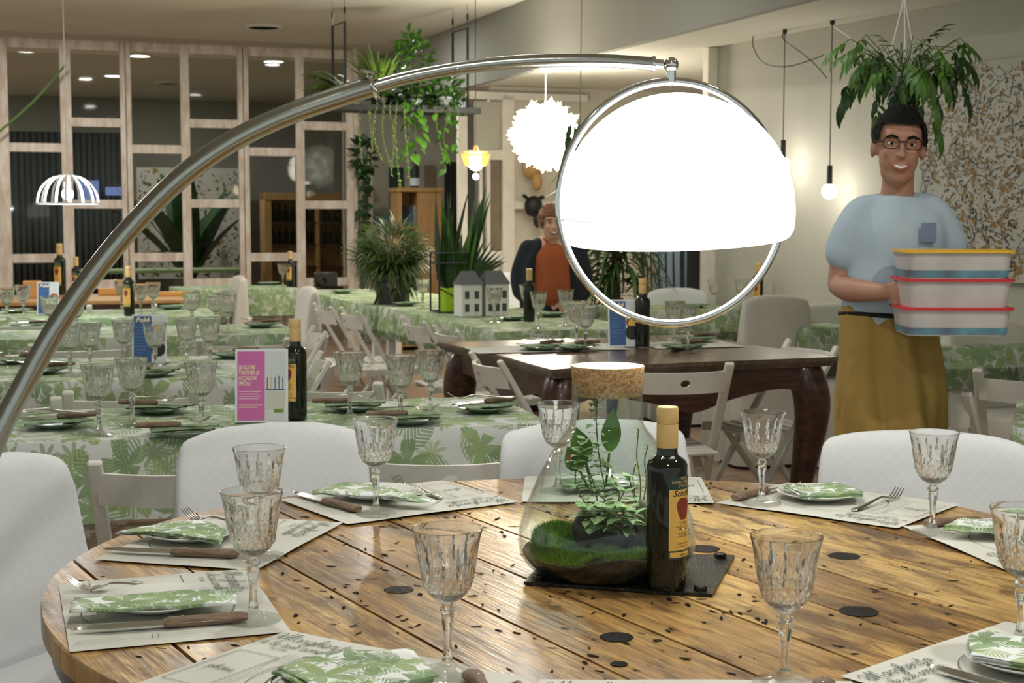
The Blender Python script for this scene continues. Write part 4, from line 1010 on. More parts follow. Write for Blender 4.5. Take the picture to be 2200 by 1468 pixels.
# ================================================================== TERRARIUM
jp = P(1303, 1222, TZ+.007)
ter = thing('terrarium', 'glass bottle terrarium with cork lid, moss and trailing plants on the iron plate', 'terrarium', (jp.x, jp.y, TZ+.0064))
JY = jp.y
def jz(py): return D(1303, py, JY).z - (TZ+.0064)
def jr(px, py): return abs(D(px, py, JY).x - jp.x)
sil = [(1378, 1243, .072), (0, 1236, .098), (0, 1221, .122), (0, 1200, .139), (0, 1180, .1465), (0, 1155, .1485), (0, 1130, .1465), (0, 1100, .1395), (0, 1060, .127), (0, 1020, .113), (0, 980, .0965), (0, 945, .0800), (0, 925, .0680), (0, 912, .0615), (0, 900, .0598), (0, 870, .0594), (0, 840, .0594), (0, 821, .0598)]
prof = [(0, .0015), (.05, .0010)] + [(r, max(.001, jz(y))) for _, y, r in sil]
prof = [(0, .0015)] + [(q.x, q.z) for q in cat_rom([Vector((r, 0, z)) for r, z in prof[1:]], 3)]
zt_ = prof[-1][1]
MB().lathe(prof + [(.0600, zt_+.0012), (.0588, zt_+.0020), (.0574, zt_+.0010)] + [(max(.0001, r-.0024), z+.0003) for r, z in prof[::-1] if z > .004], 72, cap=False).build('glass_jar', 'jar_glass', ter)
ck = [(.0555, zt_-.022), (.0560, zt_-.020), (.0600, zt_+.014), (.0612, zt_+.026), (.0606, zt_+.0275)]
MB().lathe([(0, zt_-.022)] + ck, 64, cap=False).build('cork_lid', 'cork', ter)
MB().lathe([(.0606, zt_+.0275), (0, zt_+.0280)], 64, cap=False).build('cork_lid_top', 'lamplit_cork_top', ter)
def prof_r(z):
    for (r0, z0), (r1, z1) in zip(prof[1:-1], prof[2:]):
        if z0 <= z <= z1: return r0 + (r1-r0)*(z-z0)/max(1e-6, z1-z0)
    return .05
# soil bed following the glass, higher at the far side
def hill(x, y): return .036 + .010*math.sin(x*22+1) + .16*max(0, y)*.45 + (.020*math.exp(-((x+.07)**2+(y-.02)**2)/.003)) + .006*noise.noise(Vector((x*30, y*30, 0)))
mb = MB(); rings_ = [(r, z) for r, z in prof if z < .030]; sg = 56
vs = [(0, 0, .004)]; rows = []
for r, z in rings_[1:]:
    rows.append(len(vs)); vs += [((r-.004)*math.cos(2*PI*j/sg), (r-.004)*math.sin(2*PI*j/sg), z+.003) for j in range(sg)]
def edge(j, f):
    a = 2*PI*j/sg; R = prof_r(.04)-.005; x, y = R*f*math.cos(a), R*f*math.sin(a); z = hill(x, y)
    q = min(R, prof_r(max(.006, z))-.005); return (q*f*math.cos(a), q*f*math.sin(a), z)
for f in (1.0, .85, .7, .55, .4, .2):
    rows.append(len(vs)); vs += [edge(j, f) for j in range(sg)]
vs.append((0, 0, hill(0, 0))); last = len(vs)-1
fs = [(0, rows[0]+(j+1) % sg, rows[0]+j) for j in range(sg)]
for a_, b_ in zip(rows[:-1], rows[1:]): fs += [(a_+j, a_+(j+1) % sg, b_+(j+1) % sg, b_+j) for j in range(sg)]
fs += [(rows[-1]+j, rows[-1]+(j+1) % sg, last) for j in range(sg)]
mb.add(vs, fs); mb.build('soil', 'soil', ter)
# moss carpet: fine upright blades over two mounds
mb = MB(); rr = random.Random(4)
for i in range(22000):
    a, r = rr.uniform(0, 2*PI), .128*math.sqrt(rr.random()); x, y = r*math.cos(a), r*math.sin(a)
    m1 = (y < -.035 and abs(x+.005) < .115 and noise.noise(Vector((x*18, y*18, 2))) > -.25); m2 = (x < -.035 and y > -.055)
    if not (m1 or m2): continue
    z = hill(x, y); dm_ = 1-((x+.078)/.048)**2-((y-.012)/.045)**2; dn_ = 1-(x/.09)**2-((y+.062)/.028)**2
    if dm_ > 0: z = max(z, .046+.026*math.sqrt(dm_))
    if dn_ > 0: z = max(z, .032+.010*math.sqrt(dn_))
    z += .003*(.6+.4*noise.noise(Vector((x*25, y*25, 5)))); l = rr.uniform(.006, .015); d = Vector((rr.gauss(0, .5), rr.gauss(0, .5), 1)).normalized(); sd = d.orthogonal().normalized()*.0008
    if math.hypot(x, y) > prof_r(z) - .010: continue
    p0 = Vector((x, y, z-.004)); mb.add([p0-sd, p0+sd, p0+d*l+Vector((rr.gauss(0, .002), rr.gauss(0, .002), 0))], [(0, 1, 2)], rr.choice((0, 0, 1)))
ms = mb.build('moss', ['moss', 'leaf_light'], ter, smooth=0, fix=False)
mb = MB()
mb.ball((-.078, .012, .046), (.048, .045, .026), 20, 12, fn=lambda p: p + Vector((0, 0, .004*noise.noise(p*60)))); mb.ball((.0, -.062, .032), (.090, .028, .010), 20, 10, fn=lambda p: p + Vector((0, 0, .005*noise.noise(p*50))))
mb.build('moss_mound', 'moss', ter)
def rock(name, c, r, m_, seed, rot=(0, 0, 0)):
    X = Matrix.Translation(c) @ Euler(rot).to_matrix().to_4x4()
    return MB().ball((0, 0, 0), r, 18, 12, fn=lambda p: p*(1+.16*noise.noise(p*22+Vector((seed, 0, 0)))), X=X).build(name, m_, ter)
rock('stone', (-.025, -.012, .075), (.030, .026, .045), 'stone_dark', 1, (0, .35, 0))
rock('stone', (.028, -.020, .060), (.040, .03, .026), 'stone_dark', 5)
rock('stone', (.064, -.030, .084), (.018, .015, .040), 'stone_grey', 9, (0, -.15, 0))
# plants inside
def trailing(name, stems, leaf_mat, L0, W0, seed, gap=.011, mats=None, curl=.8, pair=True):
    mb = MB(); rr = random.Random(seed)
    for st in stems:
        c = cat_rom([Vector(q) for q in st], 8); mb.tube(c, .0011, 5, 1); acc = 0
        for a, b_ in zip(c[:-1], c[1:]):
            acc += (b_-a).length
            if acc >= gap:
                acc = 0; ph = rr.uniform(0, 2*PI); t_ = (b_-a).normalized()
                for s_ in ((0, PI) if pair else (0,)):
                    d = Vector((math.cos(ph+s_), math.sin(ph+s_), .45)); f = rr.uniform(.6, 1.15)
                    mb.leaf(b_, d, L0*f, W0*f, (0, 0, 1), curl, 0, 5, .9)
        for s_ in range(3): mb.leaf(c[-1], (math.cos(s_*2.1), math.sin(s_*2.1), .9), L0*.8, W0*.8, (0, 0, 1), .5, 0, 4)
    return mb.build(name, mats or [leaf_mat, 'stem'], ter, smooth=60, fix=False)
def jpt(px, py, dy=0.0): q = D(px, py, JY+dy); return (q.x-jp.x, dy, q.z-(TZ+.0064))
trailing('white_veined_plant', [
    [jpt(1290, 1120), jpt(1278, 1050), jpt(1262, 1000), jpt(1255, 950, .01)], [jpt(1292, 1120), jpt(1300, 1060, .01), jpt(1292, 1010, .01), jpt(1284, 960, .02)],
    [jpt(1285, 1120), jpt(1250, 1070, -.02), jpt(1236, 1030, -.02), jpt(1244, 975, -.01)], [jpt(1300, 1120), jpt(1330, 1070, .01), jpt(1318, 1030, .0), jpt(1300, 1000)],
    [jpt(1300, 1125), jpt(1322, 1090, -.03), jpt(1340, 1060, -.03)], [jpt(1310, 1130), jpt(1345, 1100, -.02), jpt(1362, 1075, -.01), jpt(1352, 1030)], [jpt(1284, 950, .02), jpt(1281, 910, .02), jpt(1282, 868, .02)]],
    'leaf_vein', .028, .017, 3, .010)
trailing('white_veined_plant', [[jpt(1270+i*17, 1148, -.05+.012*(i % 3)), jpt(1262+i*19, 1118, -.06), jpt(1256+i*21, 1098+9*(i % 2), -.065)] for i in range(6)], 'leaf_vein', .036, .024, 8, .011, curl=1.1)
trailing('pink_stemmed_plant', [[jpt(1372, 1110), jpt(1376, 1040), jpt(1368, 980), jpt(1372, 925)], [jpt(1376, 1110, .02), jpt(1388, 1040, .02), jpt(1385, 990, .02), jpt(1392, 960, .02)], [jpt(1370, 1100, .03), jpt(1360, 1030, .03), jpt(1366, 1000, .03)]], 'leaf_light', .012, .006, 5, .007, mats=['leaf_light', 'leaf_pink'])
mb = MB()
for a_, b_, w_ in [((1300, 1060, .03), (1318, 885, .035), .034), ((1275, 1060, .03), (1240, 925, .03), .038), ((1270, 1060, .04), (1222, 965, .03), .036)]:
    p0, p1 = Vector(jpt(*a_)), Vector(jpt(*b_)); d = p1-p0; mb.tube([p0, p0+d*.5], .002, 6, 1)
    mb.leaf(p0+d*.50, d, d.length*.55, w_, (0, -1, .2), .25, 0, 7, .8, .1)
mb.build('broad_leaf_plant', ['leaf_mid', 'stem'], ter, smooth=60, fix=False)
MB().tube([jpt(1225, 975, -.085), jpt(1222, 990, -.09)], .0022, 6).build('red_streak', 'label_red', ter)  # short dark red streak at the front of the jar

# ================================================================== ARC LAMP
LX, LY = D(1442, 350, 2.55).x, 2.55
def AP(px, py, Y): return D(px, py, Y)
arc_px = [(-150, 1290, 2.34), (-108, 1180, 2.35), (-52, 1045, 2.36), (0, 925, 2.375), (60, 812, 2.39), (130, 690, 2.40), (210, 575, 2.415), (300, 468, 2.43), (400, 372, 2.44), (505, 300, 2.455), (620, 246, 2.47), (735, 206, 2.485), (802, 185, 2.49)]
lamp = thing('arc_lamp', 'tall chrome arc floor lamp with half-round opal dome held in a metal ring', 'floor lamp', (0, 0, 0))
a_pts = [AP(*q) for q in arc_px]
base_p = Vector((-1.20, 2.30, 0)); low = [Vector((base_p.x, base_p.y, .10)), Vector((base_p.x+.005, base_p.y+.005, .35))]
a_pts = cat_rom(low + a_pts, 8)
lamp.location = (base_p.x, base_p.y, 0); LO = -Vector(lamp.location)
TL = Matrix.Translation(LO)
MB().lathe([(0, 0), (.17, 0), (.175, .01), (.175, .085), (.165, .10), (.03, .105), (.025, .16), (0, .16)], 48, cap=False).build('base', 'chrome', lamp)
MB().tube(a_pts, .0178, 24, X=TL).build('lower_pole', 'pole', lamp)
up_px = [(790, 190, 2.488), (870, 168, 2.50), (980, 147, 2.51), (1100, 134, 2.52), (1210, 130, 2.53), (1310, 131, 2.54), (1402, 137, 2.548)]
u_pts = cat_rom([AP(*q) for q in up_px], 8)
MB().tube(u_pts, .0112, 20, X=TL).build('upper_pole', 'pole', lamp)
MB().ball(AP(981, 146, 2.496), .0030, 10, 8, X=TL).build('grub_screw', 'chrome', lamp)
cpos = AP(802, 186, 2.49); dr = (AP(820, 180, 2.49)-AP(785, 192, 2.49)).normalized()
cl = MB(); q_ = dr.to_track_quat('Z', 'Y').to_matrix().to_4x4()
n_ = 28; cl.tube([Matrix.Translation(cpos) @ q_ @ Vector((.0188*math.cos(2*PI*i/n_), .0188*math.sin(2*PI*i/n_), 0)) for i in range(n_)], (.0042), 8, closed=True, X=TL); 
c_o = cl.build('clamp_ring', 'chrome', lamp)
kn_ = MB(); kb = AP(797, 178, 2.485); kn_.tube([kb, kb+Vector((-.004, 0, .014))], .003, 8, X=TL)
kt = kb+Vector((-.004, 0, .015)); kn_.lathe([(0, 0), (.0135, 0), (.015, .002), (.0135, .005), (0, .005)], 20, X=TL @ Matrix.Translation(kt) @ Matrix.Rotation(.12, 4, 'Y'), fn=lambda a, i: 1+.08*math.cos(a*6)); kn_.build('clamp_knob', 'chrome', c_o)
e0, e1 = AP(1400, 137, 2.548), AP(1424, 139, 2.55)
sj = MB(); sj.tube([e0, e0.lerp(e1, .28)], .0128, 20, X=TL); sj.tube([e0.lerp(e1, .3), e1], .0085, 16, X=TL); sj.build('end_socket', 'chrome', lamp)
bc = AP(1442, 139, 2.55); MB().ball(bc, .0128, 20, 14, X=TL).build('ball_joint', 'chrome', lamp)
sb_ = MB(); sb_.tube([bc+Vector((0, 0, -.008)), bc+Vector((0, 0, -.030))], .0082, 16, X=TL); sb_.tube([bc+Vector((0, 0, -.030)), bc+Vector((0, 0, -.037))], .0035, 10, X=TL); sb_.build('joint_stem', 'chrome', lamp)
# ring and dome share one tilt: the plane of the ring is turned a little from the viewer
RC = D(1448, 437, 2.55); RR = .2058
ring_rot = Matrix.Translation(RC) @ Matrix.Rotation(math.radians(16), 4, 'Z') @ Matrix.Rotation(math.radians(-2.2), 4, 'Y')
n_ = 96
MB().tube([(RR*math.cos(2*PI*i/n_), 0, RR*math.sin(2*PI*i/n_)) for i in range(n_)], [(.0068, .0040)]*n_, 12, closed=True, up=(0, 1, 0), X=TL @ ring_rot).build('ring', 'chrome', lamp)
dm = []; Rd = .1995
for i in range(25):
    a = PI/2*(1-i/24); dm.append((max(.0001, Rd*math.cos(a)), -.010 + Rd*.985*math.sin(a)))
dm = dm[::-1]; dm = [(.178, -.0590), (.184, -.0620), (.1905, -.0590), (.1965, -.050), (.1990, -.036), (.1995, -.020)] + dm
inner = [(max(.0001, r-.004), z-.003) for r, z in dm[::-1][:-2]]
DX = TL @ Matrix.Translation(RC + Vector((.004, 0, 0))) @ Matrix.Rotation(math.radians(-2.2), 4, 'Y') @ Matrix.Rotation(math.radians(4.5), 4, 'X')
dome = MB().lathe(dm + inner, 72, cap=False, X=DX).build('opal_dome', 'opal', lamp)
MB().lathe([(.1985, -.0185), (.2006, -.0165), (.2006, -.0150), (.1985, -.0130)], 72, cap=False, X=DX).build('dome_seam', 'opal_seam', dome)
# ================================================================== FOLDING CHAIRS AND SLIPCOVERED CHAIRS
def chair_root():
    """faces +y; back at -y"""
    t = thing('folding_chair', 'x', 'folding chair'); w = .192
    def bar(a, b_, sx, sy, name):
        a, b_ = Vector(a), Vector(b_); MB().tube([a, b_], [(sx, sy)]*2, 4, up=(0, 1, 0)).build(name, 'chair', t, smooth=10)
    for s_ in (-1, 1):
        x = s_*w; mb = MB(); a, b_ = Vector((x, -.245, .80)), Vector((x, .225, .0)); d = (b_-a); q = d.to_track_quat('Z', 'X').to_matrix().to_4x4()
        mb.box((0, 0, d.length/2), (.034, .020, d.length), X=Matrix.Translation(a) @ d.to_track_quat('Z', 'Y').to_matrix().to_4x4(), bev=.004)
        mb.build('front_leg', 'chair', t, smooth=20)
        x = s_*(w-.030); mb = MB(); a, b_ = Vector((x, .10, .445)), Vector((x, -.235, .0)); d = b_-a
        mb.box((0, 0, d.length/2), (.034, .020, d.length), X=Matrix.Translation(a) @ d.to_track_quat('Z', 'Y').to_matrix().to_4x4(), bev=.004)
        mb.build('rear_leg', 'chair', t, smooth=20)
    # curved back board with an off-centre oval hole
    hx, hz, hr = .014, .0, (.020, .014); mb = MB(); H_ = .040
    def pos(x, z, off): return (x, -.222 - .062*(1-(x/w)**2) + off - (z)*-.55*0 - .0, .735 + z)
    tilt = lambda z: -z*.25
    us = [-w, -.16, -.12, -.08, -.05, -.019]; us2 = [.047, .08, .12, .16, w]
    def quadstrip(xs_):
        for x0, x1 in zip(xs_[:-1], xs_[1:]):
            for off, fl in ((-.008, 0), (.008, 1)):
                vs = [(x, -.205 - .062*(1-(x/w)**2) + tilt(z) + off, .728+z) for x in (x0, x1) for z in (-H_, H_)]
                mb.add(vs, [(0, 2, 3, 1)])
            for z in (-H_, H_):
                vs = [(x, -.205 - .062*(1-(x/w)**2) + tilt(z) + off, .728+z) for x in (x0, x1) for off in (-.008, .008)]
                mb.add(vs, [(0, 1, 3, 2)])
    quadstrip(us); quadstrip(us2)
    n_ = 24; x0, x1 = -.019, .047; ring_o, ring_i = [], []
    for j in range(n_):
        a = 2*PI*j/n_; c_, s_ = math.cos(a), math.sin(a); m_ = max(abs(c_), abs(s_)); ox, oz = hx + .033*c_/m_, H_*s_/m_
        ring_o.append((ox, oz)); ring_i.append((hx+hr[0]*c_, hz+hr[1]*s_))
    def pt(x, z, off): return (x, -.205 - .062*(1-(x/w)**2) + tilt(z) + off, .728+z)
    for off in (-.008, .008):
        vs = [pt(x, z, off) for x, z in ring_o] + [pt(x, z, off) for x, z in ring_i]
        mb.add(vs, [(j, (j+1) % n_, n_+(j+1) % n_, n_+j) for j in range(n_)])
    vs = [pt(x, z, -.008) for x, z in ring_i] + [pt(x, z, .008) for x, z in ring_i]; mb.add(vs, [(j, (j+1) % n_, n_+(j+1) % n_, n_+j) for j in range(n_)])
    for z in (-H_, H_): mb.add([pt(x0, z, -.008), pt(x1, z, -.008), pt(x1, z, .008), pt(x0, z, .008)], [(0, 1, 2, 3)])
    mb.build('backrest', 'chair', t, smooth=50)
    for j in range(6):
        MB().box((0, -.165+j*.066, .452), (.345, .052, .014), bev=.004).build('seat_slat', 'chair', t, smooth=20)
    MB().box((-.165, 0, .437), (.02, .38, .028)).box((.165, 0, .437), (.02, .38, .028)).build('seat_rail', 'chair', t, smooth=20)
    MB().tube([(-w, .135, .155), (w, .135, .155)], .009, 8).build('stretcher', 'chair', t)
    MB().tube([(-w+.03, -.155, .105), (w-.03, -.155, .105)], .009, 8).build('stretcher', 'chair', t)
    return t
CHAIR = Proto(chair_root())
CG = 'white folding chairs'
def chair(px, py, deg, lab, z=.80, Y=None, sc=None):
    """px,py: where the middle of the back's upper edge shows; deg: heading the sitter faces"""
    p = P(px, py, z) if Y is None else D(px, py, Y); a = math.radians(deg); f = Vector((math.cos(a), math.sin(a), 0)); r = p + f*.245
    return CHAIR.put((r.x, r.y, 0), a - PI/2, lab, CG, scale=sc)
chair(382, 988, 97, 'bare white wooden folding chair squeezed between two slipcovered chairs, empty seat in view', z=.785, sc=.98)
chair(956, 972, 94, 'bare white folding chair whose curved back shows behind the far single glass', z=.76, sc=.95)
chair(283, 838, 104, 'white folding chair behind the glasses and the fork plate of the nearest clothed table')
chair(-25, 858, 103, 'white folding chair showing one post beyond the pink-sign table, by the lamp pole')
chair(690, 820, 80, 'white folding chair with deeply curved back just behind the small oil bottle')
chair(525, 728, 104, 'pale folding chair beyond the second clothed table, over the pink sign')
chair(170, 738, 104, 'pale folding chair beyond the second clothed table, crossed by the lamp pole')
chair(70, 688, 104, 'pale folding chair beyond the third clothed table, by the lamp pole')
chair(262, 655, 106, 'pale folding chair backed against the dark wooden long table')
chair(688, 706, 196, 'brightly lit white folding chair ending the third clothed table, upper of a pair')
chair(700, 764, 192, 'white folding chair with side-on board and dark hole, below a similar brightly lit one')
chair(692, 655, 22, 'white folding chair farthest back along the side of the long plant table')
chair(749, 664, 20, 'white folding chair second from the back along the long plant table')
chair(888, 686, 20, 'white folding chair below the lime plant pot along the long table')
chair(956, 704, 20, 'white folding chair below the little model house')
chair(1041, 765, 18, 'white folding chair tucked against the end of the dark carved table')
chair(1461, 782, 100, 'white folding chair standing before the dark carved table, partly behind the cork lid')
chair(1746, 737, 200, 'white folding chair beyond the carved leg at the dark table end')
chair(2222, 800, 62, 'white folding chair with round hole in its back near the green cloth corner')
chair(1950, 835, 50, 'white folding chair mostly hidden by the waiter apron, one slanting post in view')

def slipcover(px, py, deg, lab, wd=.42, top=.86, m='cover', Y=None, seed=0, flare=.17):
    p = P(px, py, top) if Y is None else D(px, py, Y); a = math.radians(deg); f = Vector((math.cos(a), math.sin(a), 0)); r = p + f*.21
    t = thing('slipcovered_chair', lab, 'slipcovered chair', (r.x, r.y, 0), a - PI/2, 'slipcovered dining chairs')
    mb = MB(); seg = 56; secs = []
    zs = [0.02, .15, .30, .45, .55, .65, .72, .79, .84, .858, .868, .875, .878]
    zs = [z*top/.878 for z in zs]
    vs = []
    for i, z in enumerate(zs):
        f_ = z/top; hw = wd/2*(1 + flare*(1-f_)**1.0*1.6); hd = .030 + .075*(1-f_)**.8; yc = -.205 - .02*f_
        if i >= 9: k_ = (.998, .985, .955, .90)[i-9]; hw *= k_; hd *= (.92, .75, .5, .2)[i-9]
        for j in range(seg):
            q = 2*PI*j/seg; c_, s_ = math.cos(q), math.sin(q); e = .30
            x = hw*math.copysign(abs(c_)**e, c_); y = yc + hd*math.copysign(abs(s_)**e, s_) - .030*(1-(x/(wd/2))**2)*f_
            drp = -.028*(abs(x)/(wd/2))**3*(f_ > .8)*(1 if i >= 8 else .0) + (.01*math.sin(x*9+seed) if i >= 9 else 0)*.4
            nz = noise.noise(Vector((x*3.2+seed*5, z*2.3, math.copysign(1, s_)+seed)))
            wr = .016*nz + .006*noise.noise(Vector((x*11, z*5, seed)))
            vs.append((x + wr*c_*.6, y + wr*math.copysign(1, s_)*(.4+.6*(1-f_)), z + drp))
    nn = len(zs); vs.append((0, -.205-.02-.03, zs[-1]+.003))
    fs = [(i*seg+j, i*seg+(j+1) % seg, (i+1)*seg+(j+1) % seg, (i+1)*seg+j) for i in range(nn-1) for j in range(seg)] + [((nn-1)*seg+j, (nn-1)*seg+(j+1) % seg, len(vs)-1) for j in range(seg)]
    mb.add(vs, fs); o = mb.build('back_cover', m, t, smooth=75)
    sk = MB(); vs = []
    for i, z in enumerate((.02, .2, .40, .455, .468, .470)):
        s_in = (1.06, 1.04, 1.0, .99, .95, .0)[i]
        for j in range(48):
            q = 2*PI*j/48; c_, s_ = math.cos(q), math.sin(q); e = .35
            vs.append((.215*s_in*math.copysign(abs(c_)**e, c_)*(1+.02*math.sin(j*2.6)*(z < .4)), .03+.215*s_in*math.copysign(abs(s_)**e, s_)*(1+.02*math.sin(j*2.1)*(z < .4)), z))
    sk.add(vs, [(i*48+j, i*48+(j+1) % 48, (i+1)*48+(j+1) % 48, (i+1)*48+j) for i in range(5) for j in range(48)]); sk.build('seat_cover', m, t, smooth=60)
    return t
slipcover(-20, 988, -22, 'white slipcovered chair at the rounded end of the table, tallest and most cropped', wd=.44, top=.87, seed=1, flare=.34)
slipcover(588, 917, -72, 'white slipcovered chair behind the two overlapping glasses', wd=.425, top=.86, seed=2)
slipcover(1278, 908, -93, 'white slipcovered chair directly behind the terrarium', wd=.43, top=.86, seed=3)
slipcover(1985, 930, -112, 'white slipcovered chair with faint diamond weave below the waiter', wd=.455, top=.86, seed=4)
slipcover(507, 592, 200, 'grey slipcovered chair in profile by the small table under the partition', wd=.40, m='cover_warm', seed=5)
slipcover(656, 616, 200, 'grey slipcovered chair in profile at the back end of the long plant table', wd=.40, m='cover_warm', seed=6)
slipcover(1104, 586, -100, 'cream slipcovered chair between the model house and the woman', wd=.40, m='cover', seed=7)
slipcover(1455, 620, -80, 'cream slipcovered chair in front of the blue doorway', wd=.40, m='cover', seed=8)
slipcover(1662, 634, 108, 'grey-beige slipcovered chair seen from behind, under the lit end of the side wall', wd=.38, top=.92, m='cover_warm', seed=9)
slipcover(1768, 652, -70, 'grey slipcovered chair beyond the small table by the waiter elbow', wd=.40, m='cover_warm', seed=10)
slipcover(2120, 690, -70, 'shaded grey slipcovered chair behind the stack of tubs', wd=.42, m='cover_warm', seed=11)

# ================================================================== CLOTHED TABLES
def cloth_table(nr, deg, L, Wd, lab, clab, drop=.22, top=.75, m='cloth', seed=0, base='white', uvs_=1.0):
    """nr: near corner at the end with the greatest x; table runs back along -x' and away along y'"""
    a = math.radians(deg); ex, ey = Vector((math.cos(a), math.sin(a), 0)), Vector((-math.sin(a), math.cos(a), 0)); c = Vector((nr[0], nr[1], 0)) - ex*L/2 + ey*Wd/2
    t = thing('dining_table', lab, 'table', (c.x, c.y, 0), a, 'dining tables under leaf-print cloths')
    MB().box((0, 0, top-.018), (L-.03, Wd-.03, .026)).build('tabletop', base, t, smooth=20)
    for i in (-1, 1):
        for j in (-1, 1): MB().box((i*(L/2-.06), j*(Wd/2-.06), (top-.03)/2), (.05, .05, top-.03), bev=.004).build('leg', base, t, smooth=20)
    MB().box((0, -(Wd/2-.05), top-.075), (L-.14, .02, .08)).box((0, (Wd/2-.05), top-.075), (L-.14, .02, .08)).build('apron', base, t, smooth=20)
    mb = MB(); n_e = max(10, int(L/.05)); n_w = max(8, int(Wd/.05)); per = []
    for i in range(n_e): per.append((-L/2 + L*i/n_e, -Wd/2, 0, -1))
    for i in range(n_w): per.append((L/2, -Wd/2 + Wd*i/n_w, 1, 0))
    for i in range(n_e): per.append((L/2 - L*i/n_e, Wd/2, 0, 1))
    for i in range(n_w): per.append((-L/2, Wd/2 - Wd*i/n_w, -1, 0))
    n = len(per)
    def rowpt(i, d):
        x, y, nx, ny = per[i]; xp, yp, nx0, ny0 = per[i-1]
        if (nx, ny) != (nx0, ny0): nx, ny = (nx+nx0)*.75, (ny+ny0)*.75
        s_ = i*.05; w_ = (.018*math.sin(s_*13+seed) + .010*math.sin(s_*29+seed*2))*min(1, d/drop)
        o = .004 + .03*min(1, d/drop)*.5 + w_
        z = top + .002 - max(0, d-.004) - (0 if d < .004 else .0)
        crn = .05*min(1, d/drop)*max(0, abs(nx)+abs(ny)-1.2)*2
        return (x + nx*o, y + ny*o, z - crn*0.6), ((x + nx*d)*uvs_+seed, (y + ny*d)*uvs_)
    rows = [0, .006, .05, .10, .15, .19, drop]; vs, uvs = [], []
    for d in rows:
        for i in range(n):
            if d == 0: vs.append((per[i][0], per[i][1], top+.003)); uvs.append((per[i][0]*uvs_+seed, per[i][1]*uvs_))
            else: q, u_ = rowpt(i, d); vs.append(q); uvs.append(u_)
    fs = [(r*n+i, (r+1)*n+i, (r+1)*n+(i+1) % n, r*n+(i+1) % n) for r in range(len(rows)-1) for i in range(n)]
    mb.add(vs, fs, 0, uvs)
    # flat top with slight ripples
    nx, ny = n_e, n_w; vs, uvs = [], []
    for j in range(ny+1):
        for i in range(nx+1):
            x, y = -L/2 + L*i/nx, -Wd/2 + Wd*j/ny; ed = (i in (0, nx) or j in (0, ny))
            vs.append((x, y, top + .003 + (0 if ed else .0018*noise.noise(Vector((x*6, y*6, seed)))))); uvs.append((x*uvs_+seed, y*uvs_))
    mb.add(vs, [(j*(nx+1)+i, j*(nx+1)+i+1, (j+1)*(nx+1)+i+1, (j+1)*(nx+1)+i) for j in range(ny) for i in range(nx)], 0, uvs)
    o = mb.build('tablecloth', m, None, (c.x, c.y, 0), (0, 0, a), smooth=60)
    tag(o, clab, 'tablecloth', 'leaf-print tablecloths'); return c, a
cloth_table((.115, 4.23), 15, 2.45, .66, 'table nearest the plank table, hidden under its leaf-print cloth', 'leaf-print cloth on the table holding the pink sign', seed=0)
cloth_table((-.77, 5.50), 12, 2.4, .86, 'second clothed table back, with a blue sign and many glasses', 'leaf-print cloth on the table holding the blue sign with a glass before it', seed=1.3)
cloth_table((-1.07, 7.45), 16, 2.5, .70, 'third clothed table back, whose cloth gleams by the lamp pole', 'leaf-print cloth, brightly lit at one end, three tables back', seed=2.1, m='cloth_far')
cloth_table((-1.72, 8.75), 17, 2.4, .80, 'fourth clothed table back, in front of the dark wooden table', 'leaf-print cloth directly before the dark wooden long table', seed=3.7, m='cloth_far')
q = P(642, 620); cloth_table((q.x, q.y), 20, .95, .62, 'small square table standing against the glazed partition', 'lime-lit leaf-print cloth on the small table at the partition', seed=4.4, m='cloth_far')
def vtable(l0, l1, v0, v1, *a, **k_):
    nr = uv(l1, v0); return cloth_table((nr.x, nr.y), 20, l1-l0, v1-v0, *a, **k_)
vtable(2.44, 3.28, 9.42, 11.6, 'long side table, far half, holding the fern and two glasses', 'leaf-print cloth under the bushy fern', seed=5.2, drop=.12, m='cloth_far')
vtable(2.50, 3.34, 7.12, 9.40, 'long side table, near half, holding the model house', 'leaf-print cloth under the model house and lime pot', seed=6.1, drop=.12, m='cloth_far')
cloth_table((1.46, 9.45), 20, .78, .62, 'small table between the blue doorway and the beige slipcovered chair', 'pale leaf-print cloth on the small table by the blue doorway', seed=7.3, drop=.12, m='cloth_far')
cloth_table((2.02, 7.90), 5, .50, .55, 'small table between the waiter elbow and the side wall', 'leaf-print cloth edge behind the waiter elbow', seed=8.2, drop=.12, m='cloth_far')
cloth_table((2.45, 6.78), 12, .66, .55, 'shaded table below the stack of tubs, partly cropped', 'shaded leaf-print cloth hanging below the stack of tubs', seed=9.9, drop=.09)
cloth_table((2.13, 3.94), -20, .75, .60, 'table cropped by the picture border near the holed folding chair', 'sliver of leaf-print cloth at the picture border above the glass', seed=11.9, drop=.34)

# dark long table by the partition
lt = thing('long_wooden_table', 'dark-edged wooden table with pale lit top in front of the glazed partition', 'table', (0, 0, 0), math.radians(17))
pr = P(400, 643); exx, eyy = Vector((math.cos(math.radians(17)), math.sin(math.radians(17)), 0)), Vector((-math.sin(math.radians(17)), math.cos(math.radians(17)), 0))
cl_ = pr - exx*1.4 + eyy*.45; lt.location = (cl_.x, cl_.y, 0)
MB().box((0, 0, .735), (2.8, .9, .03), bev=.006).build('tabletop', 'pine', lt, smooth=20)  # pine colour on the dark table's top stands in for light falling there
MB().box((0, -.42, .665), (2.72, .03, .11)).box((0, .42, .665), (2.72, .03, .11)).build('apron', 'dark_wood', lt, smooth=20)
for i in (-1, 1):
    for j in (-1, 1): MB().lathe([(.035, 0), (.028, .1), (.04, .5), (.045, .72)], 12, X=Matrix.Translation((i*1.3, j*.38, 0))).build('leg', 'dark_wood', lt)

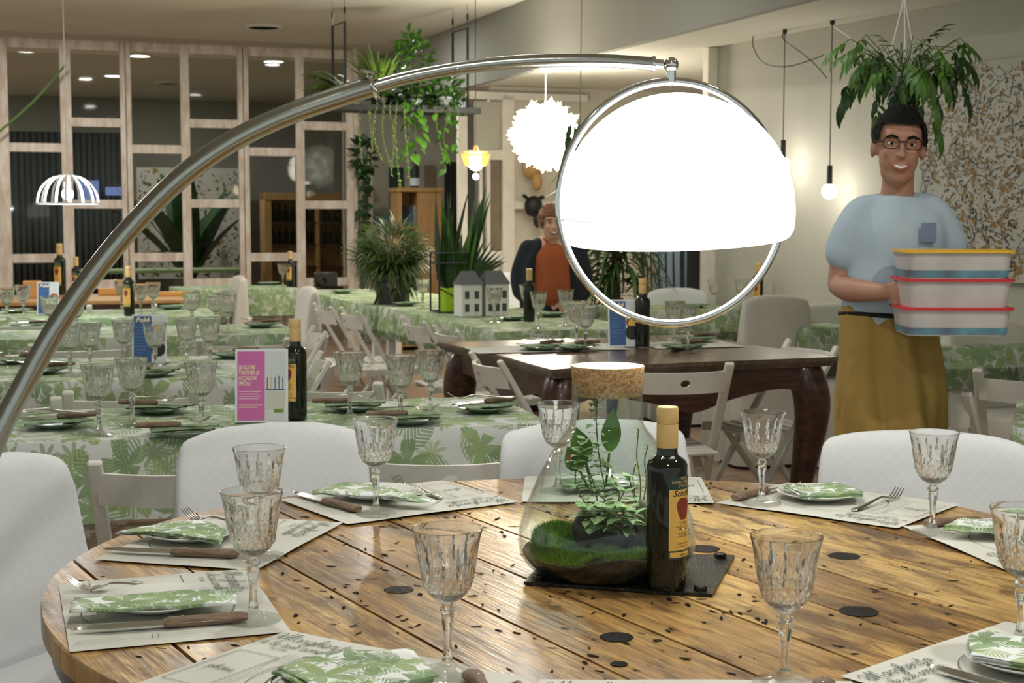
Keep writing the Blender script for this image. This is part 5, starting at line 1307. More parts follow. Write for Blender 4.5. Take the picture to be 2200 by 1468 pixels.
# ================================================================== DARK CARVED TABLE
ct = thing('carved_table', 'dark carved wooden table with bowed cabriole legs and scalloped apron', 'table', (.49, 6.27, 0), math.radians(22))
LW, LD, LH = 1.20, 1.18, .78
mb = MB()
def toppoly(e):
    pts = []; hx, hy = LW/2+e, LD/2+e; n_ = 14
    def edge(p, q):
        for i in range(n_):
            f = i/n_; x = p[0]+(q[0]-p[0])*f; y = p[1]+(q[1]-p[1])*f; dx, dy = q[0]-p[0], q[1]-p[1]; l = math.hypot(dx, dy)
            b_ = .022*(1-math.cos(2*PI*f))/2*-1 + (.012 if f in (0,) else 0); pts.append((x + dy/l*b_, y - dx/l*b_))
    c4 = [(-hx, -hy), (hx, -hy), (hx, hy), (-hx, hy)]
    for i in range(4): edge(c4[i], c4[(i+1) % 4])
    return pts
for e, z0, z1 in ((.030, LH-.016, LH-.004), (.018, LH-.026, LH-.016), (.004, LH-.038, LH-.026)): mb.prism(toppoly(e), z0, z1)
mb.prism(toppoly(.024), LH-.004, LH); mb.build('tabletop', 'dark_top', ct, smooth=30)
def apron_side(X, L_):
    mb = MB(); n_ = 40; top_, bot = [], []
    for i in range(n_+1):
        f = i/n_; x = -L_/2 + L_*f; z = LH-.135 - .030*math.cos(f*2*PI)*-1 - .035*math.exp(-((f-.5)/.10)**2) - .055*(math.exp(-(f/.10)**2)+math.exp(-((1-f)/.10)**2))
        top_.append((x, LH-.036)); bot.append((x, z))
    for i in range(n_):
        vs = [(top_[i][0], 0, top_[i][1]), (top_[i+1][0], 0, top_[i+1][1]), (bot[i+1][0], 0, bot[i+1][1]), (bot[i][0], 0, bot[i][1])]
        vs2 = [(x, .028, z) for x, _, z in vs]
        mb.add(vs + vs2, [(0, 1, 2, 3), (7, 6, 5, 4), (3, 2, 6, 7), (0, 4, 5, 1)], X=X)
    return mb
aw = MB()
for X, L_ in ((Matrix.Translation((0, -LD/2+.02, 0)), LW-.06), (Matrix.Translation((0, LD/2-.048, 0)), LW-.06), (Matrix.Translation((-LW/2+.02, 0, 0)) @ Matrix.Rotation(-PI/2, 4, 'Z'), LD-.06), (Matrix.Translation((LW/2-.02, 0, 0)) @ Matrix.Rotation(PI/2, 4, 'Z'), LD-.06)):
    q = apron_side(X, L_); b0 = len(aw.v); aw.v += q.v; aw.f += [tuple(b0+i for i in f) for f in q.f]; aw.m += q.m; aw.uvf += q.uvf
aw.build('apron', 'dark_wood', ct, smooth=30)
for i in (-1, 1):
    for j in (-1, 1):
        d = Vector((i, j, 0)).normalized(); c0 = Vector((i*(LW/2-.05), j*(LD/2-.05), 0))
        path = [(c0 - d*.04, LH-.04, .068), (c0 - d*.01, LH-.10, .074), (c0 + d*.010, LH-.19, .074), (c0 + d*.006, LH-.29, .066), (c0 - d*.014, LH-.42, .054), (c0 - d*.034, LH-.56, .043), (c0 - d*.034, LH-.68, .036), (c0 - d*.016, .045, .034), (c0 + d*.02, .02, .042), (c0+d*.025, 0, .040)]
        c = cat_rom([Vector((p.x, p.y, z)) for p, z, r in path], 5); rr_ = cat_rom([Vector((r, 0, 0)) for p, z, r in path], 5)
        MB().tube(c, [q.x for q in rr_], 14, up=(1, 0, 0)).build('leg', 'dark_wood', ct)
# ================================================================== SETTINGS ON THE FAR TABLES
DGG = 'crystal wine glasses on the far tables'
def fg(px, py_rim, where, z=.755):
    h = CAMZ - z; base = HOR + (py_rim-HOR)*h/(h-.192)
    p = P(px, base, z); return GLASS.put((p.x, p.y, z), rnd.uniform(0, 6), 'crystal wine glass ' + where, DGG)
for a in [(213, 782, 'first beyond the lamp pole on the pink-sign table'), (285, 768, 'before the curved chair back on the pink-sign table'),
          (434, 776, 'beside the crossed fork plate on the pink-sign table'), (752, 756, 'standing by the small oil bottle on the pink-sign table'),
          (861, 763, 'middle of the trio at the bare end of the pink-sign table'), (925, 752, 'tallest-looking of the trio before the white chairs on the pink-sign table')]: fg(*a)
for a in [(151, 696, 'closest to the lamp pole on the blue-sign table'), (194, 692, 'second from the lamp pole on the blue-sign table'), (267, 686, 'just before the blue sign edge on the blue-sign table'),
          (334, 692, 'overlapping the blue sign'), (402, 681, 'first past the blue sign'), (452, 684, 'second past the blue sign, near a chair back')]: fg(*a)
for a in [(108, 637, 'glowing white beside the small blue sign and the lamp pole'), (165, 640, 'right behind the lamp pole, glowing white'), (413, 628, 'first of three on the gleaming third cloth'),
          (464, 630, 'second of three on the gleaming third cloth'), (490, 633, 'third of three on the gleaming third cloth, beside the grey slipcover')]: fg(*a)
for a in [(16, 618, 'by the picture border on the fourth cloth'), (51, 612, 'between the border glass and the small blue sign on the fourth cloth'), (303, 610, 'just past the dark bottle on the fourth cloth'), (330, 607, 'second past the dark bottle on the fourth cloth'), (262, 600, 'behind the dark bottle on the fourth cloth')]: fg(*a)
for a in [(842, 592, 'in front of the fern on the long side table'), (908, 598, 'at the edge of the fern beside the pine bookcase'), (1132, 612, 'beside the dark bottle in front of the woman'), (1157, 627, 'before the woman cardigan on the long side table'),
          (1215, 622, 'before the woman rust shirt on the long side table'), (1062, 618, 'in front of the model house roof')]: fg(*a)
for a in [(1238, 646, 'back one of the pair near the carved table corner'), (1258, 655, 'front one of the pair near the carved table corner'), (1449, 647, 'inside the lamp ring, back one of the pair on the carved table'), (1478, 657, 'inside the lamp ring, front one of the pair on the carved table')]: fg(*a, z=.784)
for a in [(1535, 600, 'beyond the ring of the lamp, in front of the white post'), (1592, 600, 'against the side wall beside a dark oil bottle')]: fg(*a)
fg(608, 566, 'on the small table against the partition')
# through the glass: two more on a table in the back room
tb_ = thing('dining_table', 'cloth-covered table seen faintly through the lowest panes', 'table', tuple(uv(lat(330, 16.6), 16.6, 0)), TH)
for i in (-1, 1): MB().box((i*.8, 0, .36), (.05, .5, .72)).build('leg', 'white', tb_, smooth=20)
MB().box((0, 0, .735), (1.9, .7, .03)).build('tabletop', 'cloth_far', tb_, smooth=20)
for px, w_ in ((330, 'seen through the low pane, next to a burgundy card'), (362, 'seen through the low pane, second of two')):
    q = onv(px, 500, 16.5); GLASS.put((q.x, q.y, .751), 0, 'crystal wine glass ' + w_, DGG)

PLG, NPG = 'green side plates on the clothed tables', 'leaf-print napkins on the clothed tables'
pd = thing('green_plate', 'x', 'plate')
MB().lathe([(0, .0), (.045, .0), (.050, .0035), (.085, .0150), (.0868, .0158), (.0862, .0172), (.069, .0108), (.052, .0064), (0, .0058)], 32, cap=False).build('plate_body', 'china_dark', pd)
nk = napkin_mesh(.17, .11, 3, 12, skew=.2); 
GPLATE = Proto(pd)
NAP = {}
def far_setting(px, py, deg, where, z=.755, cutlery=True, k_=1.0):
    p = P(px, py, z); a = math.radians(deg); GPLATE.put((p.x, p.y, z), a, 'green side plate ' + where, PLG)
    if 'n' not in NAP:
        o = nk.build('folded_napkin', 'napkin_green', None); NAP['n'] = o
    else: o = NAP['n'].copy(); COL.objects.link(o)
    o.location = (p.x, p.y, z+.0195); o.rotation_euler = (0, 0, a+.3); tag(o, 'green leaf napkin ' + where, 'napkin', NPG)
    if cutlery:
        KNIFE.put((p.x, p.y, z+.0225), a+.35, 'wood-handled knife lying over the napkin ' + where, 'knives on the clothed tables', rot=(0, 0, a+.35))
        FORK.put((p.x-.01, p.y, z+.0365), a-.2, 'fork crossed over the knife ' + where, 'forks on the clothed tables', rot=(0, 0, a-.2))
for a in [(120, 918, 10, 'by the lamp pole on the pink-sign table'), (340, 887, 150, 'behind the near row of glasses on the pink-sign table'), (392, 936, 170, 'with upright fork tines next to the slipcover'),
          (758, 882, 160, 'behind the oil bottle neighbour glass'), (880, 910, 170, 'between two rows of glasses beside the pink-sign table edge'), (1040, 884, 20, 'at the bare end of the pink-sign table')]: far_setting(*a)
for a in [(40, 780, 15, 'on the blue-sign table beside the lamp pole'), (90, 802, 10, 'second beside the lamp pole on the blue-sign table'), (325, 808, 160, 'under the blue sign'), (500, 768, 20, 'behind the pink sign top')]: far_setting(*a)
for a in [(60, 705, 10, 'on the gleaming third cloth'), (560, 703, 20, 'at the end of the third cloth')]: far_setting(*a)
for a in [(35, 672, 10, 'on the fourth cloth by the picture border'), (370, 664, 20, 'on the fourth cloth beside the far glasses')]: far_setting(*a, cutlery=False)
for a in [(735, 630, 30, 'at the back of the long side table beside the grey slipcover'), (870, 657, 20, 'below the two fern glasses'), (1100, 688, 20, 'in front of the model house'), (1185, 680, 20, 'before the woman hands')]: far_setting(*a, cutlery=False)
for a in [(1160, 752, 15, 'at the corner of the carved table'), (1235, 752, 10, 'beside the glass pair on the carved table'), (1490, 735, 15, 'beyond the lamp ring on the carved table'), (1465, 752, 20, 'under the lamp ring on the carved table')]: far_setting(*a, z=.783)
far_setting(1490, 661, 0, 'on the small table by the blue doorway', cutlery=False)
far_setting(575, 612, 20, 'on the small table at the partition', cutlery=False)

for px, py, dg_, wh in [(1110, 752, 14, 'at the far corner of the carved table'), (1235, 748, 14, 'in front of the glass pair on the carved table'), (1480, 742, 14, 'under the lamp ring on the carved table')]:
    p = P(px, py, .78); PM.put((p.x, p.y, .7812), math.radians(dg_), 'pale paper placemat ' + wh, 'paper placemats on the carved table')
# oil bottles
def fb(px, py, where, z=.757, rz=-1.9, sc=None): p = P(px, py, z); return BOTTLE.put((p.x, p.y, z), rz, 'dark olive oil bottle ' + where, 'olive oil bottles', scale=sc)
fb(636, 900, 'with tan cap beside the pink sign', rz=math.radians(-125))
fb(278, 678, 'on the fourth cloth beyond the lamp pole')
q = P(130, 634); fb(130, 634, 'with amber label on the dark long table, taller one', sc=1.3); fb(165, 640, 'half behind the lamp pole on the dark long table')
fb(1137, 690, 'beside the woman cardigan', rz=2)
fb(1380, 744, 'beside the blue sign on the carved table', z=.785, rz=2)
fb(1628, 664, 'against the side wall on the small table', rz=-2.2)
fb(624, 616, 'with amber label on the small table at the partition')

# upright menu cards in clear holders
def card(px, py, z, deg, w, h, lab, kind):
    p = P(px, py, z); t = thing('menu_card', lab, 'menu card', (p.x, p.y, z), math.radians(deg), 'upright menu cards')
    XT = Matrix.Rotation(math.radians(-9), 4, 'X')
    MB().box((0, .002, h/2+.003), (w, .003, h), X=XT).box((0, .028, .002), (w, .06, .003)).build('holder', 'acrylic', t, smooth=0)
    f = MB(); pad = .006
    base = {'pink': 'pink_card', 'blue': 'blue_card'}[kind]; fx = -w/2 + w*.56
    def face(x0, x1, z0, z1, mi, y=-.0006): f.add([(x0, y, z0), (x1, y, z0), (x1, y, z1), (x0, y, z1)], [(0, 1, 2, 3)], mi, X=XT)
    face(-w/2+pad, fx, pad, h-pad*.7, 0); face(fx, w/2-pad, pad, h-pad*.7, 1)
    def put_text(s_, size, x, zz, mi, **k_):
        sx = k_.pop('sx', 1.0); vs, fs = text_mesh(s_, size, **k_); f.add([(x + a*sx, -.0011, zz + b_) for a, b_, c in vs], fs, mi, X=XT)
    if kind == 'pink':
        put_text('LE NOSTRE\nTORTE PER LE\nOCCASIONI\nSPECIALI', .0155, -w/2+pad+.004, h*.735, 2, offset=.0004, line=1.0, sx=.60)
        for i in range(4): face(-w/2+pad+.005, fx-.010-.008*(i % 2), h*(.42-.033*i), h*(.432-.033*i), 3, -.0011)
        for i in range(2): face(-w/2+pad+.005, fx-.008-.012*(i % 2), h*(.235-.03*i), h*(.247-.03*i), 2, -.0011)
        for i, mi in enumerate((4, 5, 6, 4, 6)): face(fx+.006+i*.011, fx+.0085+i*.011, h*.46, h*(.62+.02*(i % 2)), mi, -.0011)
        face(fx+.002, w/2-pad-.004, h*.445, h*.462, 6, -.0012); face(fx+.002, w/2-pad-.002, h*.18, h*.43, 7, -.0009); face(w/2-.040, w/2-.012, h*.135, h*.185, 8, -.0012)
    else:
        put_text('Poké', .026, -w/2+pad+.008, h*.86, 2, shear=.3, offset=.0008)
        for i in range(9): face(-w/2+pad+.006, fx-.012-.009*(i % 3), h*(.74-.065*i), h*(.750-.065*i), 3, -.0011)
        for cx, cz, r, mi in ((fx+.028, h*.52, .026, 4), (fx+.030, h*.50, .020, 5), (fx+.026, h*.30, .030, 6)):
            f.add([(min(w/2-pad, max(fx, cx+r*math.cos(2*PI*j/20))), -.0010-(.0001*mi), cz+r*math.sin(2*PI*j/20)) for j in range(20)], [tuple(range(20))], mi, X=XT)
    mats = [base, 'card_photo'] + (['cream_ink', 'pale_ink', 'red_print', 'label_yellow', 'blue_card', 'paper', 'leaf_light'] if kind == 'pink' else ['cream_ink', 'pale_blue_ink', 'red_print', 'label_yellow', 'black_metal'])
    mats = ['label_red' if q == 'red_print' else q for q in mats]
    f.build('printed_sheet', mats, t, smooth=0, fix=False)
card(562, 908, .756, 4, .150, .208, 'pink and pale blue cake menu card beside the small oil bottle', 'pink')
card(321, 782, .756, 6, .135, .195, 'blue menu card partly behind a wine glass on the second clothed table', 'blue')
card(1341, 745, .783, 4, .135, .200, 'blue menu card standing on the dark carved table under the lamp ring', 'blue')
card(103, 676, .756, 8, .125, .190, 'small blue menu card beside glowing white glasses and the lamp pole', 'blue')
q = P(905, 662); 
# small orange boxes and candles on the dark long table
for px, py, w_, h_, lab in [(70, 640, .08, .12, 'small orange glowing card box behind the small blue menu card'), (240, 634, .12, .05, 'low orange box on the dark long table next to the lamp pole'), (300, 634, .16, .035, 'long low orange box in the middle of the dark table'), (365, 636, .16, .03, 'long low orange box at the end of the dark table')]:
    p = P(px, py, .75); tag(MB().box((0, 0, h_/2), (w_*1.6, .10, h_), bev=.004).build('cardboard_box', 'ticket', None, (p.x, p.y, .751), (0, 0, .3), smooth=20), lab, 'box')
# camera-like black gadget on the small back table
p = P(700, 618, .75); g = thing('black_camera', 'small black camera-like box on the back table beside a grey slipcover', 'gadget', (p.x, p.y, .757), .4)
MB().box((0, 0, .06), (.18, .09, .12), bev=.01).build('camera_body', 'black_metal', g); MB().lathe([(.035, 0), (.035, .07), (.028, .07), (.02, .05)], 16, X=Matrix.Translation((-.05, -.045, .05)) @ Matrix.Rotation(PI/2, 4, 'X')).build('lens', 'black_metal', g)
# ================================================================== HANGING PLANT SHELF
sA, sB = D(740, 238, 11.5), D(1030, 238, 11.95)      # near edge of the tray
sdir = (sB - sA); sdir.z = 0; sl = sdir.length; sdir.normalize(); sn = Vector((-sdir.y, sdir.x, 0)); sz = D(880, 238, 11.7).z
sh = thing('hanging_plant_shelf', 'black metal plant shelf hung from the ceiling on two rectangular loops', 'hanging shelf', (sA.x, sA.y, 0), math.atan2(sdir.y, sdir.x))
MB().box((sl/2-.02, .16, sz), (sl+.06, .34, .012)).box((sl/2-.02, -.008, sz+.02), (sl+.06, .012, .04)).box((sl/2-.02, .33, sz+.02), (sl+.06, .012, .04)).build('tray', 'black_metal', sh, smooth=0)
ztop = D(740, 46, 11.5).z
for x in (.01, sl-.10):
    mb = MB(); mb.tube([(x, 0, sz), (x, 0, ztop), (x, .32, ztop), (x, .32, sz)], .011, 4); mb.build('hanger_loop', 'black_metal', sh, smooth=0)
    for y in (0, .32): MB().tube([(x, y, ztop), (x, y, H1)], .002, 6).tube([(x, y, ztop+.06), (x, y, ztop+.11)], .009, 6).build('hanging_wire', 'iron', sh)
XS = Matrix.Translation((sA.x, sA.y, 0)) @ Matrix.Rotation(math.atan2(sdir.y, sdir.x), 4, 'Z')
def spot(px, y=.16): # along the tray for a picture column
    x = (D(px, 238, 11.7) - sA).dot(sdir); q = XS @ Vector((x, y, sz+.008)); return q
def potted(name, lab, loc, pot_m, pr_, ph, seed=0, pot_name='pot'):
    t = thing(name, lab, 'potted plant', tuple(loc), 0, None)
    MB().lathe([(0, 0), (pr_*.78, 0), (pr_, ph*.9), (pr_*1.05, ph*.9), (pr_*1.05, ph), (pr_*.9, ph), (pr_*.86, ph*.85), (0, ph*.85)], 24, cap=False).build(pot_name, pot_m, t)
    return t
def frond_plant(t, n, L, W_, z, m_, seed, droop=1.8, spread=1.0, up=1.0, pinn=True, lw=.02, gap=.02, mats=None):
    rr = random.Random(seed); mb = MB()
    for i in range(n):
        a = 2*PI*i/n + rr.uniform(-.3, .3); d = Vector((math.cos(a)*spread, math.sin(a)*spread, up*rr.uniform(.7, 1.5))).normalized(); p = Vector((0, 0, z)); l = L*rr.uniform(.65, 1.1); st = l/10; pts = [p.copy()]
        for s_ in range(10):
            d.z -= droop*.10*rr.uniform(.7, 1.3); d.normalize(); p = p + d*st; pts.append(p.copy())
            if pinn and s_ > 0:
                sd = d.cross(Vector((0, 0, 1))); sd = sd.normalized() if sd.length > .01 else Vector((1, 0, 0)); k_ = math.sin(PI*min(1, (s_+1)/11.0))*W_
                for sg in (-1, 1):
                    for hh in (0, .5): mb.leaf(p - d*st*hh, sd*sg + d*.35 + Vector((0, 0, -.15)), k_*rr.uniform(.8, 1.2), lw, (0, 0, 1), .5, 0, 2)
        mb.tube(pts, .0025, 4, 1)
        if not pinn:
            mb2_ = pts; vs = []
            for q, pt_ in enumerate(pts):
                w_ = W_*math.sin(PI*(q+.6)/11.2)*.5; dd = (pts[min(q+1, 10)]-pts[max(q-1, 0)]).normalized(); sd = dd.cross(Vector((0, 0, 1))); sd = sd.normalized() if sd.length > .01 else Vector((1, 0, 0)); vs += [pt_-sd*w_, pt_+Vector((0, 0, -.15*w_)), pt_+sd*w_]
            mb.add(vs, [f for q in range(10) for f in ((3*q, 3*q+1, 3*q+4, 3*q+3), (3*q+1, 3*q+2, 3*q+5, 3*q+4))])
    return mb.build('foliage', mats or [m_, 'stem'], t, smooth=60, fix=False)
def vines(t, strands, m_, L0, W0, seed, gap=.06, heart=.8, name='trailing_vine', curl=.5):
    mb = MB(); rr = random.Random(seed)
    for st in strands:
        c = cat_rom([Vector(q) for q in st], 7); mb.tube(c, .0028, 4, 1); acc = 0
        for a, b_ in zip(c[:-1], c[1:]):
            acc += (b_-a).length
            while acc > gap:
                acc -= gap; an = rr.uniform(0, 2*PI); f = rr.uniform(.6, 1.2); d = Vector((math.cos(an), math.sin(an)*.6, -.55))
                mb.leaf(b_ + Vector((0, 0, 0)), d, L0*f, W0*f, (0, -.6, 1), curl, 0, 4, heart)
    return mb.build(name, [m_, 'stem'], t, smooth=60, fix=False)
def bushy(t, c, r, n, m_, L0, W0, seed, mats=None, name='foliage', up=.4):
    mb = MB(); rr = random.Random(seed)
    for i in range(n):
        d = Vector((rr.gauss(0, 1), rr.gauss(0, 1), rr.gauss(.2, 1))).normalized(); q = Vector(c) + Vector((d.x*r[0], d.y*r[1], d.z*r[2]))*rr.uniform(.55, 1.0)
        mb.leaf(q, d + Vector((0, 0, up)), L0*rr.uniform(.6, 1.2), W0*rr.uniform(.7, 1.2), (rr.gauss(0, .5), -.5, 1), .7, rr.choice((0, 0, 1)) if mats else 0, 4, .8)
    for i in range(10):
        a = rr.uniform(0, 2*PI); mb.tube([(0, 0, .06), Vector((math.cos(a)*r[0]*.3, math.sin(a)*r[1]*.3, c[2]*.6)), Vector(c) + Vector((math.cos(a)*r[0]*.8, math.sin(a)*r[1]*.8, rr.uniform(-.3, .6)*r[2]))], .003, 4, len(mats)-1 if mats else 0)
    return mb.build(name, mats or m_, t, smooth=60, fix=False)
t = potted('potted_fern', 'bushy potted fern at the partition end of the hanging shelf', spot(742), 'pot_dark', .07, .11)
frond_plant(t, 60, .38, .060, .10, 'leaf_frond', 1, droop=1.5, lw=.014, up=1.3)
t = potted('spider_plant', 'bright green arching plant on the hanging shelf above the pole clamp', spot(822), 'pot_dark', .07, .10)
frond_plant(t, 60, .44, .03, .09, 'leaf_light', 2, droop=.9, up=2.4, pinn=False)
rr = random.Random(3)
vines(t, [[(x, -.17, .06), (x-.01, -.20, -.02), (x + rr.uniform(-.03, .03), -.2, -.20), (x + rr.uniform(-.05, .05), -.2, -rr.uniform(.30, .62))] for x in (-.12, -.05, .0, .06, .11, .16, .22)], 'leaf_light', .022, .012, 4, .014)
t = potted('climbing_pothos', 'tall climbing heart-leaved plant standing highest on the hanging shelf', spot(908), 'pot_white', .075, .13)
bushy(t, (.0, 0, .34), (.16, .12, .30), 230, 'leaf_vine', .075, .050, 5)
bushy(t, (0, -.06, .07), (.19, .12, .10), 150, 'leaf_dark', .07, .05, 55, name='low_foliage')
vines(t, [[(-.05, -.16, .12), (-.06, -.2, .0), (-.02, -.2, -.16), (-.06, -.2, -.38)], [(.05, -.16, .12), (.06, -.2, .0), (.09, -.2, -.14), (.07, -.2, -.30)], [(0, -.16, .1), (.01, -.21, -.02), (.03, -.21, -.18), (.0, -.21, -.44)]], 'leaf_vine', .095, .070, 6, .060, .7)
t = potted('bushy_fern', 'dense dark green fern in the middle of the hanging shelf', spot(862), 'pot_dark', .07, .09)
frond_plant(t, 44, .26, .05, .08, 'leaf_frond', 71, droop=1.5, lw=.014, up=1.2)
t = potted('trailing_pothos', 'heart-leaved plant trailing from the lamp end of the hanging shelf', spot(988), 'pot_white', .06, .12)
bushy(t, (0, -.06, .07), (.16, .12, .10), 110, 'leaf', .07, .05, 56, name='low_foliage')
bushy(t, (0, 0, .16), (.14, .10, .14), 90, 'leaf_vine', .07, .05, 8)
vines(t, [[(.02, -.16, .1), (.05, -.2, .0), (.0, -.2, -.2), (.05, -.2, -.42)], [(.06, -.16, .1), (.12, -.2, -.02), (.10, -.2, -.24), (.13, -.2, -.36)], [(-.05, -.16, .1), (-.06, -.2, -.02), (-.03, -.2, -.26), (.02, -.2, -.46)]], 'leaf_vine', .080, .058, 9, .062, .7)
t = thing('silver_lantern', 'small shiny silver tin at the end of the hanging shelf', 'tin', tuple(spot(1020, .08)))
MB().lathe([(0, 0), (.04, 0), (.045, .05), (.045, .12), (.03, .13), (0, .13)], 20, cap=False).build('tin_body', 'chrome', t)

# hanging pot with hand-shaped leaves above the waiter
hp = D(1938, 215, 5.8); t = thing('hanging_fern_basket', 'white hanging pot with large lobed leaves above the waiter head', 'hanging plant', (hp.x, hp.y, hp.z-.02))
MB().lathe([(0, 0), (.05, 0), (.072, .10), (.078, .105), (.078, .12), (.070, .12), (.066, .09), (0, .09)], 32, cap=False).build('pot', 'pot_white', t)
for i in range(3):
    a = 2*PI*i/3+.4; MB().tube([(.075*math.cos(a), .075*math.sin(a), .11), (.012*math.cos(a), .012*math.sin(a), .36), (0, 0, .42)], .0022, 5).build('hanger_cord', 'white_wire', t)
MB().tube([(0, 0, .42), (0, 0, H2-(hp.z-.02))], .003, 6).build('hanging_wire', 'white_wire', t)
mb = MB(); rr = random.Random(12)
def lobed(mb, base, d, L, m_=0):
    d = Vector(d).normalized(); sd = d.cross(Vector((0, 0, 1))); sd = sd.normalized() if sd.length > .05 else Vector((1, 0, 0))
    mb.tube([base, base + d*L*.3], .0018, 4, 1); b0 = base + d*L*.25
    for q in range(-3, 4):
        a = q*.42; dd = (d*math.cos(a) + sd*math.sin(a)); mb.leaf(b0 + d*.02*(3-abs(q)), dd, L*(.75-.11*abs(q)), L*.17, (0, -.5, 1), .9+.2*rr.random(), m_, 5, .8, .1)
for i in range(30):
    a = rr.uniform(0, 2*PI); e = rr.uniform(-.3, 1.0); r0 = .05; d = Vector((math.cos(a), math.sin(a)*.8, math.sin(e)*.9)); l = rr.uniform(.05, .17)
    b0 = Vector((r0*math.cos(a), r0*math.sin(a), .11)); b1 = b0 + d*l + Vector((0, 0, .05)); mb.tube([b0, b0.lerp(b1, .5)+Vector((0, 0, .02)), b1], .002, 4, 1)
    lobed(mb, b1, (d.x, d.y, -rr.uniform(.5, 1.5)), rr.uniform(.09, .15), rr.choice((0, 0, 2)))
for dx, dz, l in [(-.21, .08, .17), (-.17, .13, .14), (.21, .06, .12), (-.14, .13, .12), (.10, -.06, .15), (.14, .12, .10), (.03, .18, .10), (-.03, .16, .09), (.06, .20, .09)]:
    b1 = Vector((dx, -.06, dz+.03)); mb.tube([Vector((0, 0, .11)), Vector((dx*.5, -.03, .11+dz*.6+.03)), b1], .002, 4, 1); lobed(mb, b1, (math.copysign(.35, dx), -.1, -1 if dz < .15 else .3), l, rr.choice((0, 2)))
for i in range(30):
    b1 = Vector((rr.uniform(-.12, .17), rr.uniform(-.13, -.06), rr.uniform(.02, .23))); mb.tube([Vector((0, -.03, .12)), b1.lerp(Vector((0, -.05, .16)), .5) + Vector((0, 0, .03)), b1], .0018, 4, 1); lobed(mb, b1, (b1.x*3, -.3, -1.2), rr.uniform(.08, .13), rr.choice((0, 2, 2)))
mb.build('foliage', ['leaf', 'stem', 'leaf_dark'], t, smooth=60, fix=False)

# ---------------------------------------------------------------- plants on the long table
def put(px, py, z=.757): return P(px, py, z)
p = put(842, 652); t = potted('bushy_fern', 'wide feathery fern on black legs at the back of the long side table', p, 'pot_dark', .12, .14)
bushy(t, (0, 0, .30), (.23, .20, .24), 1300, 'leaf_frond', .10, .011, 77, name='feathery_foliage', up=-.3)
fo = frond_plant(t, 110, .40, .055, .12, 'leaf_frond', 21, droop=1.0, lw=.013, up=1.9, mats=['leaf_frond', 'stem'])
mb = MB()
for i in range(4): a = PI/4+i*PI/2; mb.tube([(.1*math.cos(a), .1*math.sin(a), .1), (.15*math.cos(a), .15*math.sin(a), .0)], .008, 6)
mb.build('leg', 'black_metal', t)
p = put(965, 671); t = thing('snake_plant', 'tall snake plant in a lime pot inside a black wire stand', 'potted plant', tuple(p), TH)
MB().box((.02, 0, .075), (.12, .12, .15), bev=.008).build('pot', 'lime_pot', t, smooth=20)
mb = MB()
for i in (-1, 1):
    for j in (-1, 1): mb.tube([(i*.09, j*.09, .0), (i*.09, j*.09, .36)], .006, 4)
for z in (.006, .30, .36): mb.tube([(-.09, -.09, z), (.09, -.09, z), (.09, .09, z), (-.09, .09, z)], .005, 4, closed=True)
mb.tube([(-.09, -.09, .15), (.09, -.09, .05)], .004, 4); mb.build('wire_stand', 'black_metal', t, smooth=0)
mb = MB(); rr = random.Random(5)
for i in range(38):
    a = rr.uniform(0, 2*PI); r = rr.uniform(.0, .07); d = Vector((math.cos(a)*.22, math.sin(a)*.18, 1)); d.x += .10
    mb.leaf((r*math.cos(a)+.02, r*math.sin(a), .14), d, rr.uniform(.32, .66), .075, (math.cos(a+1), math.sin(a+1), 0), rr.uniform(-.15, .2), rr.choice((0, 0, 1)), 5, .45, .35)
for i in range(7): mb.leaf((.08, 0, .16), (.5+.12*i, -.1, .9-.05*i), .34, .03, (0, -1, 0), .25, 0, 5, .6)
mb.build('foliage', ['leaf_dark', 'leaf'], t, smooth=60, fix=False)
p = put(1031, 678); t = thing('model_house', 'little white model house with slate-grey roof and rows of windows', 'model house', tuple(p), TH+.05)
def house(mb, x, w, d, h):
    mb.box((x, 0, h/2), (w, d, h)); 
for x, w in ((-.075, .125), (.085, .145)):
    hb = MB(); hb.box((x, .0, .095), (w, .13, .19)); o = hb.build('house_wall', 'white', t, smooth=0)
    rf = MB(); rf.add([(x-w/2-.008, -.075, .185), (x+w/2+.008, -.075, .185), (x+w/2+.008, .075, .185), (x-w/2-.008, .075, .185), (x-w/2+.02, 0, .262), (x+w/2-.02, 0, .262)], [(0, 1, 5, 4), (2, 3, 4, 5), (1, 2, 5), (3, 0, 4), (0, 3, 2, 1)]); rf.build('roof', 'slate', t, smooth=0)
    for i in (-1, 0, 1) if w > .13 else (-1, 1):
        for z in (.05, .125):
            wx = x + i*w*(.30 if w > .13 else .24); fr = MB(); fr.box((wx, -.0665, z), (.026, .004, .044)).build('window', 'slate', t, smooth=0)
MB().box((.01, 0, .10), (.04, .10, .20)).build('house_wall', 'ink_grey', t, smooth=0)
# tall palm behind, by the doorway
p = D(1318, 690, 10.2); p.z = 0; t = thing('potted_palm', 'large dark palm with strap leaves below the dome lamp', 'potted plant', tuple(p)); 
MB().lathe([(0, 0), (.13, 0), (.17, .30), (.175, .31), (.15, .31), (0, .28)], 28, cap=False).build('pot', 'pot_dark', t)
MB().tube([(0, 0, .25), (.02, 0, .8), (0, 0, 1.35)], .03, 10).build('trunk', 'handle', t)
mb = MB(); rr = random.Random(31)
for i in range(340):
    a = rr.uniform(0, 2*PI); z = rr.uniform(.75, 1.75); e = rr.uniform(.1, 1.3); d = Vector((math.cos(a), math.sin(a), e)); mb.leaf((rr.gauss(0, .05), rr.gauss(0, .05), z), d, rr.uniform(.40, .62), .036, (0, 0, 1), rr.uniform(1.4, 2.6), rr.choice((0, 1, 1)), 8, .5, .2)
mb.build('foliage', ['leaf', 'leaf_dark'], t, smooth=60, fix=False)
